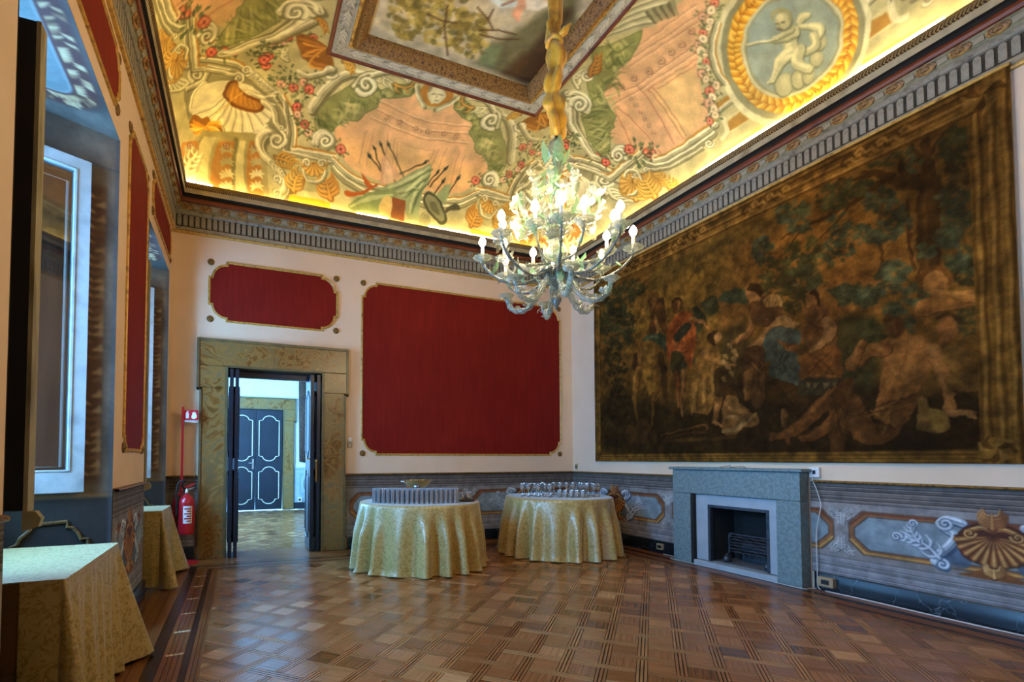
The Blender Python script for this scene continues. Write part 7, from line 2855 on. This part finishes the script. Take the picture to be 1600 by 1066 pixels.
# drooping scrolls below
for k_ in range(6):
    a_ = arm(2 * pi * (k_ + .15) / 6, [(.06, 2.53), (.12, 2.44), (.19, 2.34), (.27, 2.305), (.35, 2.34), (.385, 2.43)], .022, False, 3)
    for t in range(12):
        r, z = np.interp(t / 11, [0, .5, 1], [.14, .25, .37]), np.interp(t / 11, [0, .5, 1], [2.43, 2.315, 2.37])
        add_leaf(a_, (r, rc.uniform(-.012, .012), z - .005), rc.uniform(-2.4, 2.4), rc.uniform(-1.2, 1.0), rc.choice((0, 1, 1, 3)), rc.uniform(.4, .65))
    obj('flower', FM[k_ % 3], None, a_, (.2, 0, 2.36), (.6, .3, 0), .9)
# sprays of leaves and flowers rising from the middle
for k_ in range(18):
    ang = 2 * pi * k_ / 18 + rc.uniform(-.1, .1)
    h = 3.0 + .13 * (k_ % 3)
    rr_ = .34 - .08 * (k_ % 3)
    P_ = cr([(.03, 0, 2.86), (.14, 0, 2.95), (rr_ - .03, 0, h - .12), (rr_, 0, h)], 5)
    a_ = MB().tube([tuple(p) for p in P_], .006, 7).build('spray_stem', M['m_green' if k_ % 2 else 'm_clear'], ch, rot=(0, 0, ang), smooth='all')
    for j in range(11):
        p = P_[int((j + 1) / 12 * (len(P_) - 1))]
        add_leaf(a_, tuple(p), rc.uniform(-pi, pi), rc.uniform(-.2, 1.2), rc.choice((0, 1, 1, 2, 3)), rc.uniform(.75, 1.15))
    e = P_[-1]
    obj('flower', FM[k_ % 3], None, a_, tuple(e), (rc.uniform(-.6, .6), rc.uniform(-.2, .9), 0), 1.15)
    obj('flower', FM[(k_ + 1) % 3], None, a_, tuple(P_[len(P_) // 2]), (rc.uniform(-.8, .8), rc.uniform(.2, 1.2), rc.uniform(0, 6)), 1.0)
for k_ in range(10):                                        # crown plume
    ang = 2 * pi * k_ / 10
    s_ = obj('leaf', LM[2 if k_ % 2 else 0], None, ch, (.03 * cos(ang), .03 * sin(ang), 3.26 + .06 * (k_ % 2)), (0, -1.0 + .35 * (k_ % 2), ang), 1.7)
for k_ in range(10):
    ang = 2 * pi * (k_ + .5) / 10
    obj('leaf', LM[k_ % 4], None, ch, (.05 * cos(ang), .05 * sin(ang), 3.18), (0, -.5, ang), 1.0)
for k_ in range(14):
    ang = 2 * pi * k_ / 14
    obj('leaf', LM[(k_ * 3) % 4], None, ch, (.06 * cos(ang), .06 * sin(ang), 2.62 + .05 * (k_ % 2)), (0, -.9, ang), 1.25)
for k_ in range(8):
    ang = 2 * pi * k_ / 8 + .2
    obj('flower', FM[k_ % 3], None, ch, (.09 * cos(ang), .09 * sin(ang), 2.9 + .05 * (k_ % 2)), (0, .9, ang), 1.2)
# the light of the bulbs
for k_, p in enumerate(bulbs_at):
    l = bpy.data.lights.new('bulb_light', 'POINT')
    l.energy = BULB_POWER
    l.color = (1.0, 0.72, 0.40)
    l.shadow_soft_size = 0.05
    o = bpy.data.objects.new('bulb_light', l)
    COL.objects.link(o)
    o.location = (p[0], p[1], p[2] + .05)

# gold cloth sleeve wound round the chain
M['sleeve'] = mat('gold_satin', ['#a87a18', '#c9982a', '#8a6010'], rough=0.38, scale=9, sheen=.2, bump=.1)
prof = [(3.545, .03), (3.57, .05), (3.62, .056), (3.68, .058), (3.73, .05), (3.78, .062), (3.84, .05), (3.88, .036), (3.93, .05), (4.0, .058), (4.05, .046), (4.10, .058), (4.18, .062), (4.24, .046),
        (4.27, .034), (4.31, .05), (4.36, .045), (4.5, .05), (4.75, .055), (5.0, .058), (5.25, .06), (5.5, .05), (ZT - .02, .045)]
PZ = cr(prof, 6)
nn = 30
vs, fs = [], []
for i, (z, r) in enumerate(PZ):
    tw = 9.0 * z if z < 4.4 else 9.0 * 4.4 + 1.0 * (z - 4.4)
    am = .3 if z < 4.4 else .2
    for k_ in range(nn):
        a = 2 * pi * k_ / nn
        rr_ = r * (1 + am * cos(3 * a + tw) + am * .6 * cos(5 * a - tw * .6) + .06 * cos(11 * a + 2 * tw))
        cx_ = .014 * sin(z * 11) * (z < 4.4)
        vs.append((cx_ + rr_ * cos(a), .012 * cos(z * 13) * (z < 4.4) + rr_ * sin(a), z))
for i in range(len(PZ) - 1):
    for k_ in range(nn):
        j = (k_ + 1) % nn
        fs.append((i * nn + k_, i * nn + j, (i + 1) * nn + j, (i + 1) * nn + k_))
sl = empty('chain_sleeve', CH)
tag(sl, 'gold satin cloth twisted and knotted round the chandelier chain', 'cloth')
MB().add(vs, fs).build('sleeve', M['sleeve'], sl, smooth='all')
kn = MB().tube([(.05 * cos(t), .05 * sin(t), 4.27 + .012 * sin(2 * t)) for t in np.linspace(0, 2 * pi, 17)], .018, 8)
kn.build('knot', M['sleeve'], sl, smooth='all')
kn = MB().tube([(.0, -.05, 4.28), (.03, -.085, 4.31), (.075, -.09, 4.36), (.05, -.07, 4.31), (.01, -.05, 4.27)], [.014, .02, .012, .018, .012], 8)
kn.build('knot_loop', M['sleeve'], sl, smooth='all')

# ------------------------------------------------------------------ fire extinguisher, sign, fittings
M['signal_red'] = mat('signal_red', ['#b01420', '#c21a26'], rough=0.3, scale=5, coat=.3)
M['rubber'] = mat('black_rubber', ['#141414', '#1f1f1f'], rough=0.6)
M['white_plastic'] = mat('white_plastic', ['#d6d8d8', '#e4e6e6'], rough=0.4)
M['print_white'] = mat('printed_white', ['#e8e8e4'], rough=0.5)
M['print_black'] = mat('printed_black', ['#141416'], rough=0.5)
M['beige_plate'] = mat('beige_plate', ['#b39c78', '#a38c68'], rough=0.4)


def text_mesh(body, size, name):
    cu = bpy.data.curves.new(name, 'FONT')
    cu.body = body
    cu.size = size
    cu.align_x = 'CENTER'
    cu.extrude = .0006
    to = bpy.data.objects.new(name, cu)
    COL.objects.link(to)
    bpy.context.view_layer.update()
    me = bpy.data.meshes.new_from_object(to.evaluated_get(bpy.context.evaluated_depsgraph_get()))
    bpy.data.objects.remove(to, do_unlink=True)
    bpy.data.curves.remove(cu)
    me.name = name
    return me


EX, EY = -0.565, 6.47
st = empty('extinguisher_stand', (EX - .06, EY + .06, 0))
tag(st, 'red metal pole stand with a sign flag beside the stone doorway', 'stand')
MB().lathe([(0, 0), (.15, 0), (.15, .012), (.14, .016), (0, .018)], 28).build('base_plate', M['signal_red'], st, (.05, -.08, .001), smooth=40)
MB().tube([(.04, -.06, .015), (-.06, -.05, .03), (-.075, -.02, .3), (-.075, 0, .68), (-.06, 0, .76), (-.03, 0, .79), (0, 0, .8)], .014, 10).build('bent_tube', M['signal_red'], st, smooth='all')
MB().cbox(-.012, .012, -.012, .012, .76, 1.81, .004).build('pole', M['signal_red'], st)
MB().tube([(-.07, 0, .46), (0, -.05, .46), (.05, -.06, .46)], .01, 8).build('bracket', M['signal_red'], st, smooth='all')
sg = MB().cbox(.012, .16, -.004, 0, 1.655, 1.775, .001).build('sign_plate', M['signal_red'], st)
pic = MB().prism([(.03, 1.675), (.062, 1.675), (.062, 1.735), (.055, 1.745), (.05, 1.755), (.042, 1.755), (.037, 1.745), (.03, 1.735)], -.0055, -.004, 1).cbox(.038, .062, -.0055, -.004, 1.757, 1.764, .0005)
pic.build('pictogram', M['print_white'], sg)
fl = MB().prism([(.092, 1.675), (.115, 1.668), (.142, 1.68), (.148, 1.71), (.136, 1.728), (.138, 1.752), (.122, 1.735), (.118, 1.765), (.106, 1.738), (.096, 1.75), (.098, 1.72), (.088, 1.7)], -.0055, -.004, 1)
fl.build('pictogram', M['print_white'], sg, fix=True)
MB().cbox(.012, .16, -.0035, 0, 1.63, 1.655, .0005).build('text_strip', M['print_white'], sg)
tx = text_mesh('ESTINTORE', .028, 'sign_text')
obj('sign_text', tx, M['print_black'], sg, (.086, -.0042, 1.634), (pi / 2, 0, 0))

ex = empty('fire_extinguisher', (EX, EY, 0.33))
tag(ex, 'red fire extinguisher with black hose on its stand beside the stone doorway', 'extinguisher')
MB().lathe([(.0, 0), (.075, .0), (.083, .012), (.085, .03), (.085, .36), (.078, .40), (.055, .432), (.028, .45), (.026, .47)], 26).build('cylinder', M['signal_red'], ex, smooth=50)
MB().lathe([(.022, .468), (.024, .49), (.018, .5), (.018, .53)], 12).build('valve', M['steel'], ex, smooth=40)
MB().prism([(-.03, .52), (.02, .535), (.085, .575), (.08, .59), (.01, .56), (-.03, .545)], -.012, .012, 1).build('lever', M['signal_red'], ex, fix=True)
MB().prism([(-.02, .50), (.02, .505), (.08, .53), (.078, .542), (.01, .525), (-.02, .52)], -.011, .011, 1).build('carry_handle', M['steel'], ex, fix=True)
MB().tube(cr([(-.015, -.01, .52), (-.05, -.03, .56), (-.02, -.05, .62), (-.075, -.06, .6), (-.10, -.06, .5), (-.098, -.05, .36), (-.095, -.045, .22)], 5), .011, 8).build('hose', M['rubber'], ex, smooth='all')
lb = MB()
aa = np.linspace(-1.9, -.75, 9)
vs = [(.0862 * cos(a), .0862 * sin(a), z) for z in (.13, .33) for a in aa]
lb.add(vs, [(i, i + 1, i + 10, i + 9) for i in range(8)])
lbl = lb.build('label', M['print_white'], ex, smooth='all')
for k_ in range(6):
    q = MB()
    a1 = aa[1] if k_ % 2 else aa[3]
    ar = np.linspace(a1, aa[7], 6)
    z = .15 + k_ * .028
    q.add([(.0868 * cos(a), .0868 * sin(a), zz_) for zz_ in (z, z + .014) for a in ar], [(i, i + 1, i + 7, i + 6) for i in range(5)])
    q.build('label_print', M['signal_red'], lbl)


def plate(name, loc, n, w_, h, d, m_, label, cat, extra=None):
    rz = math.atan2(n[1], n[0]) + pi / 2                # local -y points out of the wall
    o = empty(name, loc, rz)
    tag(o, label, cat)
    MB().cbox(-w_ / 2, w_ / 2, -d, 0, -h / 2, h / 2, .003).build('plate', m_, o)
    if extra:
        extra(o, d)
    return o


def rocker(o, d):
    MB().cbox(-.012, .012, -d - .004, -d, -.018, .018, .002).build('rocker', M['print_black'], o)


def dial(o, d):
    MB().cbox(-.014, .014, -d - .006, -d, -.014, .014, .003).build('button', M['white_plastic'], o)


plate('light_switch', (1.365, YB, 1.385), (0, -1), .07, .075, .014, M['beige_plate'], 'small beige switch plate to the right of the stone doorway', 'switch', dial)
th_ = empty('thermostat', (1.37, YB, 1.455))
tag(th_, 'little round white dial above the beige switch plate', 'thermostat')
q = MB().lathe([(.03, 0), (.031, .012), (.025, .02), (0, .022)], 18)
q.v = [(x, -z, y) for x, y, z in q.v]
q.build('dial', M['white_plastic'], th_, smooth=40, fix=True)
plate('light_switch', (XR, 6.56, 1.075), (-1, 0), .05, .09, .014, M['beige_plate'], 'small switch on the right wall in the back corner', 'switch', rocker)
plate('socket_box', (XR, 2.995, 1.075), (-1, 0), .085, .095, .035, M['white_plastic'], 'white surface socket box beside the fireplace mantel', 'socket', rocker)


def outlet(o, d):
    MB().cbox(-.032, .032, -d - .003, -d, -.02, .02, .002).build('outlet_face', M['print_black'], o)


plate('wall_socket', (XR - .034, 4.83, .09), (-1, 0), .09, .075, .03, M['beige_plate'], 'beige socket on the skirting left of the fireplace', 'socket', outlet)
plate('wall_socket', (XR - .034, 2.9, .085), (-1, 0), .13, .085, .045, M['beige_plate'], 'dark faced socket on the skirting right of the fireplace', 'socket', outlet)
M['cord'] = mat('white_cord', ['#c8c4bc', '#d8d4cc'], rough=0.5)
pts = [(XR - .035, 3.012, 1.04), (XR - .03, 3.012, 1.0), (XR - .038, 2.97, .9), (XR - .042, 2.94, .78), (XR - .042, 2.955, .68), (XR - .04, 2.985, .5), (XR - .04, 2.985, .2), (XR - .05, 2.98, .04), (XR - .06, 2.95, .006)]
cb = MB().tube(cr(pts, 5), .0042, 6).build('power_cord', M['cord'], smooth='all')
tag(cb, 'thin white cord hanging from the socket box down to the floor beside the fireplace', 'cord')
pts = [(XR - .075, y, .0065) for y in np.linspace(2.9, YN + .3, 14)]
pts = [(p[0] + .008 * sin(i * 1.3), p[1], p[2]) for i, p in enumerate(pts)]
cb = MB().tube(pts, .006, 6).build('floor_cable', M['cord'], smooth='all')
tag(cb, 'white cable lying along the foot of the right wall', 'cord')
pts = [(XR - .05, 2.99, .006), (XR - .1, 3.02, .006), (FXF - .02, 3.03, .006), (FXF - .025, 3.3, .006), (FXF - .022, 3.8, .006), (FXF - .03, 4.3, .006), (FXF - .02, 4.55, .006), (XR - .06, 4.6, .006), (XR - .05, 4.78, .006)]
cb = MB().tube(cr(pts, 4), .004, 6).build('floor_cable', M['cord'], smooth='all')
tag(cb, 'thin white cable skirting the hearth of the fireplace', 'cord')
# stray picture wire lying on the mantel shelf
wr = MB().tube(cr([(XR - .06, 3.95, FZ + .003), (XR - .08, 3.88, FZ + .012), (XR - .05, 3.84, FZ + .02), (XR - .09, 3.8, FZ + .004), (XR - .07, 3.7, FZ + .012), (XR - .05, 3.66, FZ + .003)], 5), .003, 6)
tag(wr.build('loose_wire', M['rubber'], smooth='all'), 'curled dark wire lying on the mantel shelf under the tapestry', 'wire')
